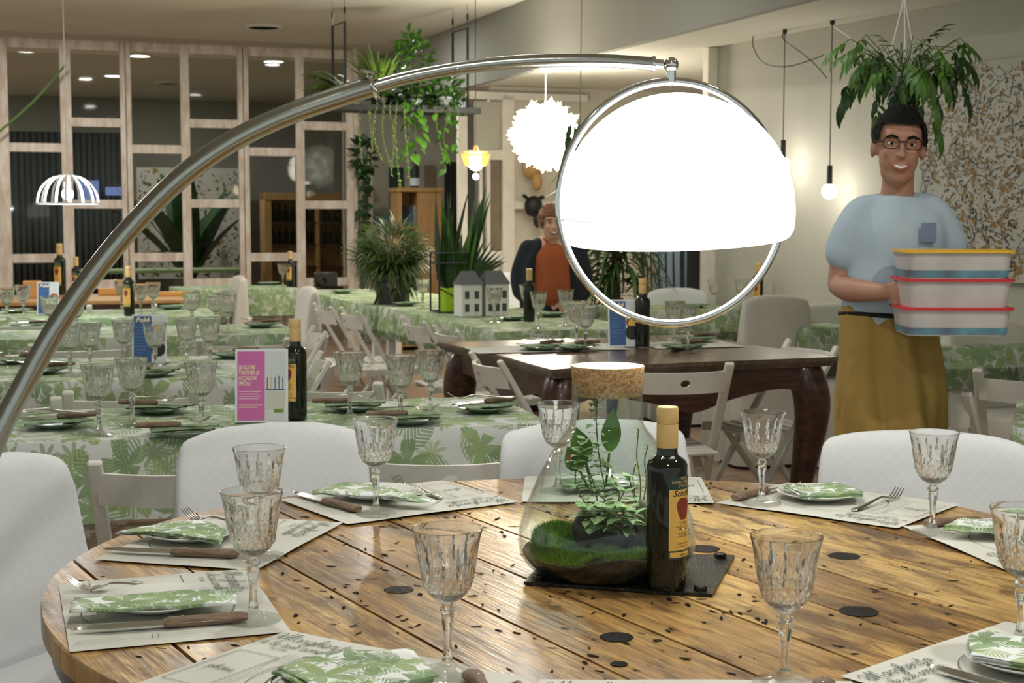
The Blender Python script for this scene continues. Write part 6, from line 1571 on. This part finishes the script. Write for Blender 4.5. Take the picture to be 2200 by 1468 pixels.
# ivy down the partition's end post
q0 = onv(776, 330, BG-.15); t = thing('ivy_strand', 'dark ivy hanging in a narrow strand beside the end post of the partition', 'hanging plant', (q0.x, q0.y, 0)); zz0, zz1 = onv(776, 315, BG-.15).z, onv(776, 560, BG-.15).z
vines(t, [[(.0, 0, zz0), (.03, 0, zz0*.7+zz1*.3), (-.01, 0, zz0*.4+zz1*.6), (.02, 0, zz1)], [(.05, 0, zz0), (.06, .05, zz0*.5+zz1*.5), (.0, 0, zz1)]], 'leaf_dark', .10, .075, 41, .035)
bushy(t, (.02, 0, zz0-.12), (.10, .07, .22), 60, 'leaf_dark', .09, .07, 44, name='foliage')
# potted plant in the back room
q0 = onv(410, 600, 19.9); t = potted('leafy_plant', 'shadowy large-leaved plant seen through the glass before the grey canvas', (q0.x, q0.y, 0), 'pot_dark', .2, .4)
frond_plant(t, 16, 1.7, .26, .4, 'leaf_dark', 51, droop=.9, up=2.2, pinn=False)
# tangle of leaves by the dome lamp edge
q0 = D(1222, 380, 9.6); t = thing('hanging_strap_plant', 'few dark strap leaves hanging beside the dome lamp rim', 'hanging plant', (q0.x, q0.y, 0)); z0_ = D(1222, 330, 9.6).z
mb = MB(); rr = random.Random(9); mb.tube([(0.08, 0, H1), (.07, 0, z0_+.2), (0, 0, z0_)], .003, 5, 1)
for i in range(12): mb.leaf((rr.uniform(-.03, .08), 0, z0_-rr.uniform(-.22, .06)), (rr.uniform(-.5, .5), 0, -1), rr.uniform(.16, .28), .032, (0, -1, 0), .3, 0, 4, .7)
mb.build('foliage', ['leaf_dark', 'stem'], t, smooth=60, fix=False)

# ================================================================== HANGING LAMPS
fl = D(1172, 292, 11.4); t = thing('feather_pendant', 'huge glowing white puffy pendant lamp of curled paper petals', 'pendant lamp', tuple(fl))
MB().ball((0, 0, 0), .20, 24, 16).build('glowing_core', 'lamp_core', t)
mb = MB(); rr = random.Random(2)
for i in range(420):
    d = Vector((rr.gauss(0, 1), rr.gauss(0, 1), rr.gauss(0, 1))).normalized(); mb.leaf(d*.19 + d.orthogonal()*rr.uniform(-.02, .02), d + Vector((rr.gauss(0, .5), rr.gauss(0, .5), rr.gauss(0, .5))), rr.uniform(.07, .12), rr.uniform(.05, .08), (rr.gauss(0, 1), rr.gauss(0, 1), rr.gauss(0, 1)), rr.uniform(-1.4, 1.4), 0, 4, .6)
mb.build('paper_petals', 'petal', t, smooth=60, fix=False)
MB().tube([(0, 0, .19), (0, 0, H2-fl.z)], .004, 6).build('cord', 'white_wire', t); MB().lathe([(0.0, H2-fl.z-.03), (.05, H2-fl.z-.028), (.055, H2-fl.z-.001), (0, H2-fl.z-.001)], 20, cap=False).build('ceiling_rose', 'white', t)
point_light('feather_pendant_light', tuple(fl + Vector((-.0, -.36, -.02))), .20, 110, (1.0, .91, .76))
al = D(1022, 350, 10.4); t = thing('amber_pendant', 'small pendant lamp with amber glass petals and a hot bulb beside the vine', 'pendant lamp', tuple(al))
MB().ball((0, 0, 0), .055, 16, 12).build('bulb', 'bulb_warm', t)
for i in range(8):
    a = 2*PI*i/8; MB().box((0, 0, 0), (.055, .006, .085), X=Matrix.Rotation(a, 4, 'Z') @ Matrix.Translation((0, -.085, .02)) @ Matrix.Rotation(.35, 4, 'X')).build('shade_petal', 'amber', t, smooth=0)
MB().lathe([(.02, .05), (.09, .075), (.02, .085), (.01, .12)], 16, cap=False).build('shade_cap', 'amber', t); MB().tube([(0, 0, .1), (0, 0, H1-al.z)], .003, 6).build('cord', 'black_metal', t)
MB().ball((0, 0, -.095), .022, 12, 8).build('finial', 'bulb_cool', t)
point_light('amber_pendant_light', tuple(al + Vector((0, -.14, -.05))), .06, 8, (1.0, .72, .40))
dl = D(146, 437, 8.2); t = thing('wire_dome_pendant', 'white wire dome pendant with a bright bulb in front of the partition', 'pendant lamp', tuple(dl)); R_ = .166; Hh = .155
for i in range(14):
    a = 2*PI*i/14; pts = [(R_*math.cos(a)*math.cos(f*PI/2)**.85, R_*math.sin(a)*math.cos(f*PI/2)**.85, Hh*math.sin(f*PI/2)) for f in [q/9 for q in range(9)]] + [(0, 0, Hh)]
    MB().tube(pts, [(.0065, .003)]*10, 6, up=(math.cos(a), math.sin(a), .4)).build('rib', 'white_wire', t)
MB().tube([(R_*math.cos(2*PI*i/40), R_*math.sin(2*PI*i/40), 0) for i in range(40)], (.0055), 6, closed=True).build('rim', 'white_wire', t)
MB().ball((0, 0, .050), .032, 16, 12).lathe([(.010, .078), (.017, .085), (.017, .115), (.009, .12)], 14).build('bulb', 'bulb_cool', t)
MB().tube([(0, 0, .12), (0, 0, H1-dl.z)], .003, 6).build('cord', 'white_wire', t)
point_light('wire_dome_light', tuple(dl + Vector((0, 0, .02))), .035, 32, (.95, .97, 1.0))

# ================================================================== FAR ALCOVE FURNITURE
AB = 15.24
def on_alc(px, py, b_=AB): return onv(px, py, b_)
bk = onv(900, 600, 14.2); bw = lat(947, 14.2)-lat(852, 14.2); bh = onv(900, 404, 14.2).z
bc_ = thing('pine_bookcase', 'pine bookcase with open shelves standing beyond the fern', 'bookcase', tuple(uv((lat(947, 14.2)+lat(852, 14.2))/2, 14.3, 0)), TH)
mb = MB(); mb.box((bw*.22, 0, bh/2), (bw*.56, .30, bh), bev=.004).box((-bw/2+.02, 0, bh/2), (.04, .30, bh)).box((0, 0, bh-.02), (bw+.03, .33, .04), bev=.004).box((-bw*.25, .14, bh/2), (bw*.5, .02, bh)); mb.build('carcass', 'pine', bc_, smooth=20)
for z in (.05, bh*.28, bh*.52, bh*.76): MB().box((-bw*.27, 0, z), (bw*.48, .28, .022)).build('shelf', 'pine', bc_, smooth=0)
rr = random.Random(8)
for si, z in enumerate((bh*.52, bh*.76, bh*.28)):
    for j in range(5):
        h_ = rr.uniform(.14, .22); w_ = .035; x = -bw*.27 - bw*.18 + j*bw*.085
        loc = Matrix.Translation(bc_.location) @ Matrix.Rotation(TH, 4, 'Z') @ Vector((x, -.05, z+.012+h_/2))
        bc = rr.choice([('pot_white', 'pale'), ('blue_card', 'blue'), ('card_photo', 'grey-blue'), ('black_metal', 'black'), ('label_red', 'dark red'), ('stone_grey', 'brown')]); o = MB().box((0, 0, 0), (w_, .16, h_)).build('book', [bc[0]] if 1 else (['pot_white', 'blue_card', 'card_photo', 'black_metal', 'label_red', 'stone_grey']), None, tuple(loc), (0, 0, TH), smooth=0)
        tag(o, bc[1] + ' book in the row on the %s open shelf of the pine bookcase' % ('middle', 'top', 'lower')[si], 'book', 'books in the pine bookcase')
q = onv(891, 404, 14.2); t = thing('wine_bottle', 'dark wine bottle in a patterned sleeve on top of the pine bookcase', 'bottle', (q.x, q.y, bh+.003)); sc_ = (onv(891, 325, 14.2).z-bh)
MB().lathe([(0, 0), (sc_*.13, 0), (sc_*.135, sc_*.55), (sc_*.06, sc_*.72), (sc_*.045, sc_*.98), (0, sc_)], 20, cap=False).build('glass_body', 'black_metal', t); MB().lathe([(sc_*.14, sc_*.05), (sc_*.14, sc_*.26)], 20, cap=False).build('sleeve', 'pot_white', t)
def poster(px0, px1, py0, py1, m_, lab, b_=AB, name='poster', blobs=None):
    p0, p1 = onv((px0+px1)/2, py0, b_), onv((px0+px1)/2, py1, b_); w_ = lat(px1, b_)-lat(px0, b_); h_ = p0.z-p1.z
    t = thing(name, lab, 'poster', ((p0.x), p0.y, (p0.z+p1.z)/2), TH); MB().box((0, 0, 0), (w_, .02, h_)).build('sheet', m_, t, smooth=0)
    if blobs:
        f = MB(); 
        for i, (x, z, rx, rz_, mi) in enumerate(blobs): f.add([(w_*(x+rx*math.cos(2*PI*j/16)), -.0115-.0006*i, h_*(z+rz_*math.sin(2*PI*j/16))) for j in range(16)], [tuple(range(16))], mi)
        f.build('printed_motif', ['label_yellow', 'label_red', 'white'], t, smooth=0, fix=False)
poster(836, 866, 360, 462, 'label_green', 'dark green poster with a yellow and red motif beside the pine bookcase', blobs=[(.25, -.15, .22, .32, 0), (.25, -.05, .13, .12, 1)])
poster(913, 934, 355, 404, 'brown_panel', 'small brown framed sheet on the wall above the pine bookcase', b_=AB)
poster(802, 852, 462, 488, 'teal_print', 'low blue and white print strip beside the pine bookcase', b_=AB-.01)
struct(vbox(MB(), 956, 982, 348, 640, AB, .03), 'door_4', 'black_metal')
struct(vbox(MB(), 790, 800, 300, 640, AB, .06), 'trim_5', 'white_frame')
# wall-mounted animal heads on the cream panel
def wall_head(px, py, s_, m_, lab):
    q = onv(px, py, B2-.02); t = thing('wall_ornament', lab, 'wall ornament', tuple(q), TH)
    MB().ball((0, -.07, 0), (.085*s_, .07, .10*s_), 18, 12, fn=lambda p: p + Vector((0, 0, .012*noise.noise(p*20)))).ball((.02*s_, -.13, -.12*s_), (.045*s_, .05, .075*s_), 14, 10).build('head', m_, t)
    MB().tube([(-.05*s_, -.06, .07*s_), (-.10*s_, -.08, .10*s_)], .018*s_, 8).tube([(.05*s_, -.06, .07*s_), (.10*s_, -.08, .09*s_)], .018*s_, 8).build('ears', m_, t)
wall_head(1138, 362, 1.0, 'pine', 'brown wooden animal head under the puffy pendant')
wall_head(1140, 444, .95, 'black_metal', 'black animal head on the cream panel above the woman')
# black spindle-backed chair by the blue recess
q = P(1445, 690, 0.0); q = onv(1446, 600, 12.0); t = thing('spindle_chair', 'black spindle-backed chair in front of the blue recess', 'chair', (q.x, q.y, 0), TH+PI)
for i in range(6): MB().tube([(-.18+i*.072, -.19, .45), (-.19+i*.076, -.24, 1.12)], .008, 6).build('spindle', 'black_metal', t)
MB().tube([(-.21, -.24, 1.12), (.21, -.24, 1.12)], .016, 8).build('top_rail', 'black_metal', t); MB().box((0, 0, .44), (.42, .42, .03), bev=.01).build('seat', 'black_metal', t)
for i in (-1, 1):
    MB().tube([(i*.19, .18, 0), (i*.17, .16, .43)], .016, 8).build('leg', 'black_metal', t); MB().tube([(i*.19, -.2, 0), (i*.18, -.18, .43), (i*.21, -.24, 1.12), (i*.22, -.25, 1.2)], .016, 8).build('leg', 'black_metal', t)
# ================================================================== PEOPLE
def remeshed(mb, name, mats, parent, vox, smooth_it=6, paint=None):
    o = mb.build(name, mats, None, smooth=0)
    r = o.modifiers.new('r', 'REMESH'); r.mode = 'VOXEL'; r.voxel_size = vox; r.use_smooth_shade = True
    s_ = o.modifiers.new('s', 'SMOOTH'); s_.factor = .5; s_.iterations = smooth_it
    dg = bpy.context.evaluated_depsgraph_get(); dg.update(); me = bpy.data.meshes.new_from_object(o.evaluated_get(dg))
    bpy.data.objects.remove(o); me.materials.clear()
    for q in mats: me.materials.append(M[q])
    if paint:
        for p in me.polygons: p.material_index = paint(p.center)
    else: me.polygons.foreach_set('material_index', [0]*len(me.polygons))
    me.polygons.foreach_set('use_smooth', [True]*len(me.polygons))
    n = bpy.data.objects.new(name, me); COL.objects.link(n); n.parent = parent; return n
def limb(mb, pts, rad, seg=14, n=5, cap0=True):
    c = cat_rom([Vector(p) for p in pts], n); rr_ = cat_rom([Vector((r if not isinstance(r, tuple) else r[0], r if not isinstance(r, tuple) else r[1], 0)) for r in rad], n)
    mb.tube(c, [(q.x, q.y) for q in rr_], seg, up=(0, 1, 0))
    if cap0: mb.ball(c[0], (rr_[0].x*.98, rr_[0].y*.98, min(rr_[0].x, rr_[0].y)*.98), 12, 8); 
    mb.ball(c[-1], (rr_[-1].x*.98, rr_[-1].y*.98, min(rr_[-1].x, rr_[-1].y)*.98), 12, 8)
def head(mb, X, s_=1.0):
    """head facing -y, centre of the skull at the origin, chin about .125 below"""
    def B(c, r): mb.ball((0, 0, 0), r, 22, 16, X=X @ Matrix.Diagonal((s_, s_, s_, 1)) @ Matrix.Translation(c))
    B((0, .012, .025), (.073, .090, .085)); B((0, -.018, -.035), (.060, .066, .070)); B((0, -.042, -.088), (.036, .034, .030)); B((0, -.015, -.075), (.052, .052, .040))
    B((0, -.070, .030), (.052, .018, .022)); B((0, -.088, -.012), (.0085, .014, .026)); B((0, -.098, -.030), (.0140, .0125, .0095))
    B((-.033, -.062, -.022), (.020, .016, .018)); B((.033, -.062, -.022), (.020, .016, .018)); B((0, -.079, -.060), (.025, .010, .0075)); B((0, -.077, -.069), (.021, .010, .007))
    for i in (-1, 1): B((i*.075, .012, -.008), (.010, .018, .030))
def face_bits(par, X, s_, hair_m, glasses=False, lips_m='skin_lips'):
    XX = X @ Matrix.Diagonal((s_, s_, s_, 1))
    for i in (-1, 1):
        MB().ball((i*.030, -.0655, .006), (.0110, .0085, .0048), 14, 10, X=XX).ball((i*.030, -.0735, .006), (.0048, .0016, .0048), 10, 8, 1, X=XX).build('eye', ['white', 'hair_black'], par)
        MB().tube([XX @ Vector((i*.014, -.089, .024)), XX @ Vector((i*.032, -.087, .030)), XX @ Vector((i*.050, -.074, .024))], [.0028*s_, .0035*s_, .002*s_], 8).build('eyebrow', hair_m, par)
    MB().tube([XX @ Vector(q) for q in [(-.032, -.078, -.052), (-.016, -.0885, -.0645), (0, -.091, -.068), (.016, -.0885, -.0645), (.032, -.078, -.052)]], [(.002, .002), (.0045, .006), (.005, .0065), (.0045, .006), (.002, .002)], 10, up=(0, 0, 1)).build('lips', 'lips', par)
    MB().tube([XX @ Vector(q) for q in [(-.018, -.0900, -.0600), (0, -.0965, -.0655), (.018, -.0900, -.0600)]], [(.0015, .002), (.003, .0040), (.0015, .002)], 8, up=(0, 0, 1)).build('teeth', 'white', par)
    if glasses:
        for i in (-1, 1):
            g = MB(); g.tube([XX @ Vector((i*.033+.023*math.copysign(abs(math.cos(a))**.7, math.cos(a)), -.0945+.006*abs(math.cos(a)), .006+.0165*math.copysign(abs(math.sin(a))**.7, math.sin(a)))) for a in [2*PI*q/24 for q in range(24)]], .0014*s_, 6, closed=True)
            g.tube([XX @ Vector((i*.056, -.088, .010)), XX @ Vector((i*.074, -.03, .010)), XX @ Vector((i*.078, .02, .004))], .0019*s_, 6); g.build('glasses_frame', 'hair_black', par)
        MB().tube([XX @ Vector((-.010, -.0965, .012)), XX @ Vector((.010, -.0965, .012))], .0019*s_, 6).build('glasses_bridge', 'hair_black', par)
M['lips'] = mat('lips', (0.42, 0.13, 0.11), .4)
def hair_cap(X, s_, top=.02, side=.0, back=-.07, thick=.010, seed=0, frz=.004, crown=0.0):
    """shell over the skull, trimmed along a hairline"""
    mb = MB(); su, sv = 40, 24; XX = X @ Matrix.Diagonal((s_, s_, s_, 1)); vs = []; keep = {}
    for i in range(sv+1):
        t_ = -.55 + (PI/2+.55)*i/sv
        for j in range(su):
            a = 2*PI*j/su; d = Vector((math.cos(t_)*math.cos(a), math.cos(t_)*math.sin(a), math.sin(t_)))
            p = Vector((0, .012, .025)) + Vector((d.x*(.073+thick), d.y*(.090+thick), d.z*(.085+thick+crown*max(0, d.z)))); p += d*frz*noise.noise(d*9 + Vector((seed, 0, 0)))*2
            front = max(0, -d.y); lim = back + (top-back)*min(1, front*1.5)**.8 if front > 0 else back
            if abs(d.x) > .75 and d.y > -.6: lim = max(min(lim, side), back) if side < lim else lim
            keep[(i, j)] = p.z >= lim - .003; vs.append(XX @ p)
    fs = []
    for i in range(sv):
        for j in range(su):
            c = [(i, j), (i, (j+1) % su), (i+1, (j+1) % su), (i+1, j)]
            if all(keep[q] for q in c): fs.append(tuple(q[0]*su+q[1] for q in c))
    mb.add(vs, fs); return mb
def hand(mb, wrist, d, nrm, s_=1.0, curl=.5, thumb=1, spread=.12):
    """palm with four unequal fingers and a side thumb; d: towards the fingertips, nrm: back of the hand"""
    w, d, nrm = Vector(wrist), Vector(d).normalized(), Vector(nrm); sd = d.cross(nrm).normalized(); nrm = sd.cross(d).normalized()
    pts = [w, w + d*.03*s_, w + d*.062*s_, w + d*.088*s_]; mb.tube(pts, [(.022*s_, .016*s_), (.033*s_, .016*s_), (.040*s_, .015*s_), (.038*s_, .012*s_)], 14, up=nrm)
    for q, (o, l) in enumerate(((-.029, .066), (-.010, .076), (.010, .071), (.028, .055))):
        b_ = w + d*.082*s_ + sd*o*s_; dd = (d + sd*o*spread*14).normalized(); p = b_.copy(); ps = [b_ - d*.015*s_]; ang = 0
        for seg_ in range(4):
            ps.append(p.copy()); ang += curl*(.35, .75, .75, .5)[seg_]; v = dd*math.cos(ang) - nrm*math.sin(ang); p = p + v*l*s_*(.42, .30, .24, .1)[seg_]
        mb.tube(ps, [.0095*s_, .0095*s_, .0090*s_, .0083*s_, .0070*s_], 10); mb.ball(ps[-1], .0070*s_, 8, 6)
    b_ = w + d*.022*s_ + sd*(-.030*thumb)*s_; v = (d*.75 - sd*thumb*.75 - nrm*.35).normalized(); ps = [b_, b_+v*.032*s_, b_+v*.032*s_+(v*.6+d*.7-nrm*curl*.5).normalized()*.030*s_, b_+v*.032*s_+(v*.6+d*.7-nrm*curl*.5).normalized()*.052*s_]
    mb.tube(ps, [.013*s_, .0115*s_, .0100*s_, .0080*s_], 10); mb.ball(ps[-1], .0080*s_, 8, 6)

# ---------------------------------------------------------------- the waiter
YM = 4.62
def mp(px, py, dy=0.0):
    q = D(px, py, YM+dy); return Vector((q.x-WX, dy, q.z))
WX = D(1926, 500, YM).x
wt = thing('person', 'smiling person with glasses in light blue T-shirt and mustard apron carrying stacked tubs', 'person', (WX, YM, 0))
XH = Matrix.Translation(mp(1931, 316, -.02)) @ Matrix.Rotation(math.radians(-8), 4, 'Z') @ Matrix.Rotation(math.radians(4), 4, 'Y')
HS = 1.0
bd = MB(); head(bd, XH, HS)
limb(bd, [mp(1930, 365, .0), mp(1928, 405, .01), mp(1926, 445, .02)], [.050, .050, .062])
limb(bd, [mp(1926, 440, .02), mp(1926, 500, .02), mp(1924, 600, .02), mp(1920, 700, .01), mp(1918, 760, .01)], [(.095, .040), (.122, .066), (.125, .080), (.135, .090), (.138, .095)], 20)
# arm on the picture's near side: bent, hand under the tubs
limb(bd, [mp(1846, 474, .0), mp(1826, 512, .0), mp(1810, 560, .02), mp(1802, 612, .03)], [.038, .040, .038, .036])
limb(bd, [mp(1802, 612, .03), mp(1824, 622, -.06), mp(1862, 626, -.15), mp(1902, 628, -.22)], [.036, .038, .032, .025])
hand(bd, mp(1902, 628, -.22), (.8, -.45, .12), (-.45, -.85, .15), 1.0, .30, -1)
# the other arm reaches round the stack
limb(bd, [mp(2006, 474, .02), mp(2026, 512, .03), mp(2044, 556, .03), mp(2056, 600, .01)], [.038, .040, .038, .036])
limb(bd, [mp(2062, 600, .01), mp(2082, 622, -.06), mp(2104, 645, -.12)], [.040, .038, .028])
hand(bd, mp(2106, 646, -.125), (-.25, -.95, .05), (.95, -.25, 0), .95, .35, 1)
for sx in (-1, 1):
    limb(bd, [Vector((sx*.070-.01, .01, .95)), Vector((sx*.10-.02, .0, .52)), Vector((sx*.10-.02, .03+.04*sx, .10))], [.070, .055, .042])
    limb(bd, [Vector((sx*.10-.02, .05+.04*sx, .07)), Vector((sx*.10-.02, -.10+.04*sx, .045))], [.040, .034])
remeshed(bd, 'body', ['skin'], wt, .0062, 3)
face_bits(wt, XH, HS, 'hair_black', True)
hair_cap(XH, HS, .062, .012, -.045, .010, 3, .004, .010).build('hair', 'hair_black', wt)
sh_ = MB()
limb(sh_, [mp(1927, 420, .02), mp(1927, 436, .02), mp(1926, 462, .02), mp(1926, 505, .015), mp(1924, 570, .01), mp(1916, 640, .0), mp(1912, 672, .0)], [(.078, .064), (.112, .080), (.148, .098), (.158, .114), (.148, .112), (.152, .118), (.156, .120)], 26, cap0=False)
limb(sh_, [mp(1888, 446, .01), mp(1852, 458, .005), mp(1830, 494, .0), mp(1812, 544, .01)], [.044, .052, .056, .057])
limb(sh_, [mp(1966, 446, .015), mp(2002, 458, .02), mp(2024, 492, .025), mp(2040, 530, .03)], [.052, .056, .057, .055])
def wrk(o, amp, sc):
    for v in o.data.vertices:
        n_ = noise.noise(Vector((v.co.x*sc, v.co.y*sc, v.co.z*sc*.55))); v.co += Vector((v.normal.x, v.normal.y, v.normal.z))*amp*n_
wrk(remeshed(sh_, 't_shirt', ['shirt'], wt, .009, 3), .010, 9)
pk = mp(1996, 500, -.112); MB().box((0, 0, 0), (.052, .003, .060), X=Matrix.Translation((pk.x-.0, pk.y+.004, pk.z)) @ Matrix.Rotation(.25, 4, 'Z'), bev=.002).build('chest_pocket', 'shirt_dark', wt, smooth=20)
ap = MB()
limb(ap, [mp(1908, 668, .0), mp(1908, 700, .0), mp(1910, 780, -.005), mp(1914, 860, -.005), mp(1916, 950, .0), Vector((-.012, 0, .38)), Vector((-.012, 0, .16))], [(.150, .115), (.153, .122), (.160, .135), (.164, .145), (.168, .150), (.175, .155), (.17, .15)], 28)
o = remeshed(ap, 'apron', ['mustard'], wt, .012, 3)
for v in o.data.vertices:
    a = math.atan2(v.co.y, v.co.x+.01); g_ = min(1, max(0, (1.02-v.co.z)/.25)); fo_ = math.sin(a*6 + v.co.z*4 + math.sin(v.co.z*9)) + .5*math.sin(a*13+v.co.z*7); v.co.x *= 1 + .035*g_*fo_; v.co.y *= 1 + (.05+.05*g_)*fo_
wrk(o, .024, 6)
bl = MB(); bl.tube([mp(1908, 674, 0)+Vector((.146*math.cos(a), .114*math.sin(a), .004*math.sin(a*2))) for a in [2*PI*i/36 for i in range(36)]], (.010, .016) if False else .0085, 8, closed=True); bl.build('belt', 'black_cloth', wt)
for sx in (-1, 1): limb_ = MB(); limb(limb_, [Vector((sx*.10-.02, .06+.04*sx, .055)), Vector((sx*.10-.02, -.12+.04*sx, .04))], [(.046, .05), (.044, .036)]); limb_.build('shoe', 'black_cloth', wt)

# tubs in the waiter's hands
def tub(zc, rim, lab, band):
    t = thing('food_tub', lab, 'tub', (WX + mp(2040, 600, -.27).x, YM-.285, zc), -.05, 'stack of tubs carried by the waiter'); w_, d_, h_ = .150, .110, .074
    def rr_poly(w, d, r=.03, n=6):
        out = []
        for cx, cy, a0 in ((w-r, d-r, 0), (-w+r, d-r, PI/2), (-w+r, -d+r, PI), (w-r, -d+r, 1.5*PI)):
            for i in range(n+1): a = a0 + PI/2*i/n; out.append((cx+r*math.cos(a), cy+r*math.sin(a)))
        return out
    a_, b_ = rr_poly(w_*.93, d_*.93), rr_poly(w_, d_); n = len(a_); mb = MB(); vs = [(x, y, 0) for x, y in a_] + [(x, y, h_) for x, y in b_]
    mb.add(vs, [tuple(range(n))[::-1], tuple(range(n, 2*n))] + [(i, (i+1) % n, n+(i+1) % n, n+i) for i in range(n)]); mb.build('tub_body', 'tub', t)
    MB().prism(rr_poly(w_+.008, d_+.008), h_, h_+.007).build('lid', rim, t)
    if band:
        z0, z1 = .004, .024; mb = MB()
        f0, f1 = rr_poly(w_*.935+.0015, d_*.935+.0015), rr_poly(w_*.953+.0015, d_*.953+.0015); mb.add([(x, y, z0) for x, y in f0] + [(x, y, z1) for x, y in f1], [(i, (i+1) % n, n+(i+1) % n, n+i) for i in range(n)]); mb.build('printed_band', 'teal_print', t, smooth=60)
zb_ = D(2040, 716, YM-.28).z
tub(zb_, 'red_plastic', 'grey tub with red lid and blue band, bottom of the carried stack', True)
tub(zb_+.0815, 'red_plastic', 'grey tub with red lid in the middle of the carried stack', False)
tub(zb_+.163, 'yellow_plastic', 'grey tub with yellow lid and blue band, top of the carried stack', True)

# ---------------------------------------------------------------- the woman in the background
YW = 9.55; WWX = D(1186, 560, YW).x
def wp(px, py, dy=0.0):
    q = D(px, py, YW+dy); return Vector((q.x-WWX, dy, q.z))
wo = thing('person', 'person with short auburn hair in dark cardigan over rust jumper behind the long table', 'person', (WWX, YW, 0))
XH = Matrix.Translation(wp(1184, 480, -.02)) @ Matrix.Rotation(math.radians(12), 4, 'Z'); HS = .93
bd = MB(); head(bd, XH, HS)
limb(bd, [wp(1184, 505), wp(1184, 532)], [.050, .060])
limb(bd, [wp(1186, 532, .01), wp(1186, 565, .01), wp(1188, 610, .0), wp(1190, 650, .0), Vector((0, 0, .72))], [(.13, .085), (.165, .11), (.155, .12), (.16, .125), (.15, .12)], 20)
for sx in (-1, 1):
    limb(bd, [Vector((sx*.155, 0, wp(0, 540).z)), Vector((sx*.20, .0, wp(0, 590).z)), Vector((sx*.195, -.03, wp(0, 625).z))], [.055, .048, .040])
    limb(bd, [Vector((sx*.195, -.03, wp(0, 625).z)), Vector((sx*.13, -.10, wp(0, 655).z))], [.038, .026])
    hand(bd, Vector((sx*.13, -.10, wp(0, 655).z)), (-sx*.35, -.25, -.9), (sx*.5, -.8, .1), .9, .35, sx)
    limb(bd, [Vector((sx*.08, 0, .74)), Vector((sx*.09, 0, .42)), Vector((sx*.09, .02, .09))], [.085, .06, .042]); limb(bd, [Vector((sx*.09, .03, .06)), Vector((sx*.09, -.10, .04))], [.038, .032])
remeshed(bd, 'body', ['skin_fair'], wo, .009, 3)
face_bits(wo, XH, HS, 'hair_red')
hair_cap(XH, HS, .050, -.035, -.085, .015, 7, .006, .010).build('hair', 'hair_red', wo)
jm = MB(); limb(jm, [wp(1184, 524, .0), wp(1186, 545, .0), wp(1186, 580, -.005), wp(1188, 615, -.01), wp(1190, 640, -.005)], [(.080, .066), (.135, .105), (.142, .125), (.150, .136), (.150, .134)], 24); wrk(remeshed(jm, 'jumper', ['rust'], wo, .011, 3), .008, 9)
tr = MB(); limb(tr, [wp(1190, 634), Vector((0, 0, .72))], [(.150, .125), (.155, .125)])
for sx in (-1, 1): limb(tr, [Vector((sx*.075, 0, .76)), Vector((sx*.09, 0, .42)), Vector((sx*.09, .02, .08))], [.095, .075, .060])
remeshed(tr, 'trousers', ['black_cloth'], wo, .012, 3)
for sx in (-1, 1):
    cdg = MB(); limb(cdg, [Vector((sx*.085, .02, wp(0, 528).z)), Vector((sx*.135, .02, wp(0, 560).z)), Vector((sx*.150, .01, wp(0, 610).z)), Vector((sx*.145, .01, wp(0, 668).z))], [(.055, .085), (.060, .115), (.058, .135), (.065, .135)])
    limb(cdg, [Vector((sx*.15, 0, wp(0, 536).z)), Vector((sx*.205, .0, wp(0, 590).z)), Vector((sx*.198, -.03, wp(0, 628).z))], [.066, .060, .054]); limb(cdg, [Vector((sx*.198, -.03, wp(0, 628).z)), Vector((sx*.135, -.098, wp(0, 652).z))], [.052, .040])
    wrk(remeshed(cdg, 'cardigan', ['navy'], wo, .011, 3), .008, 9)
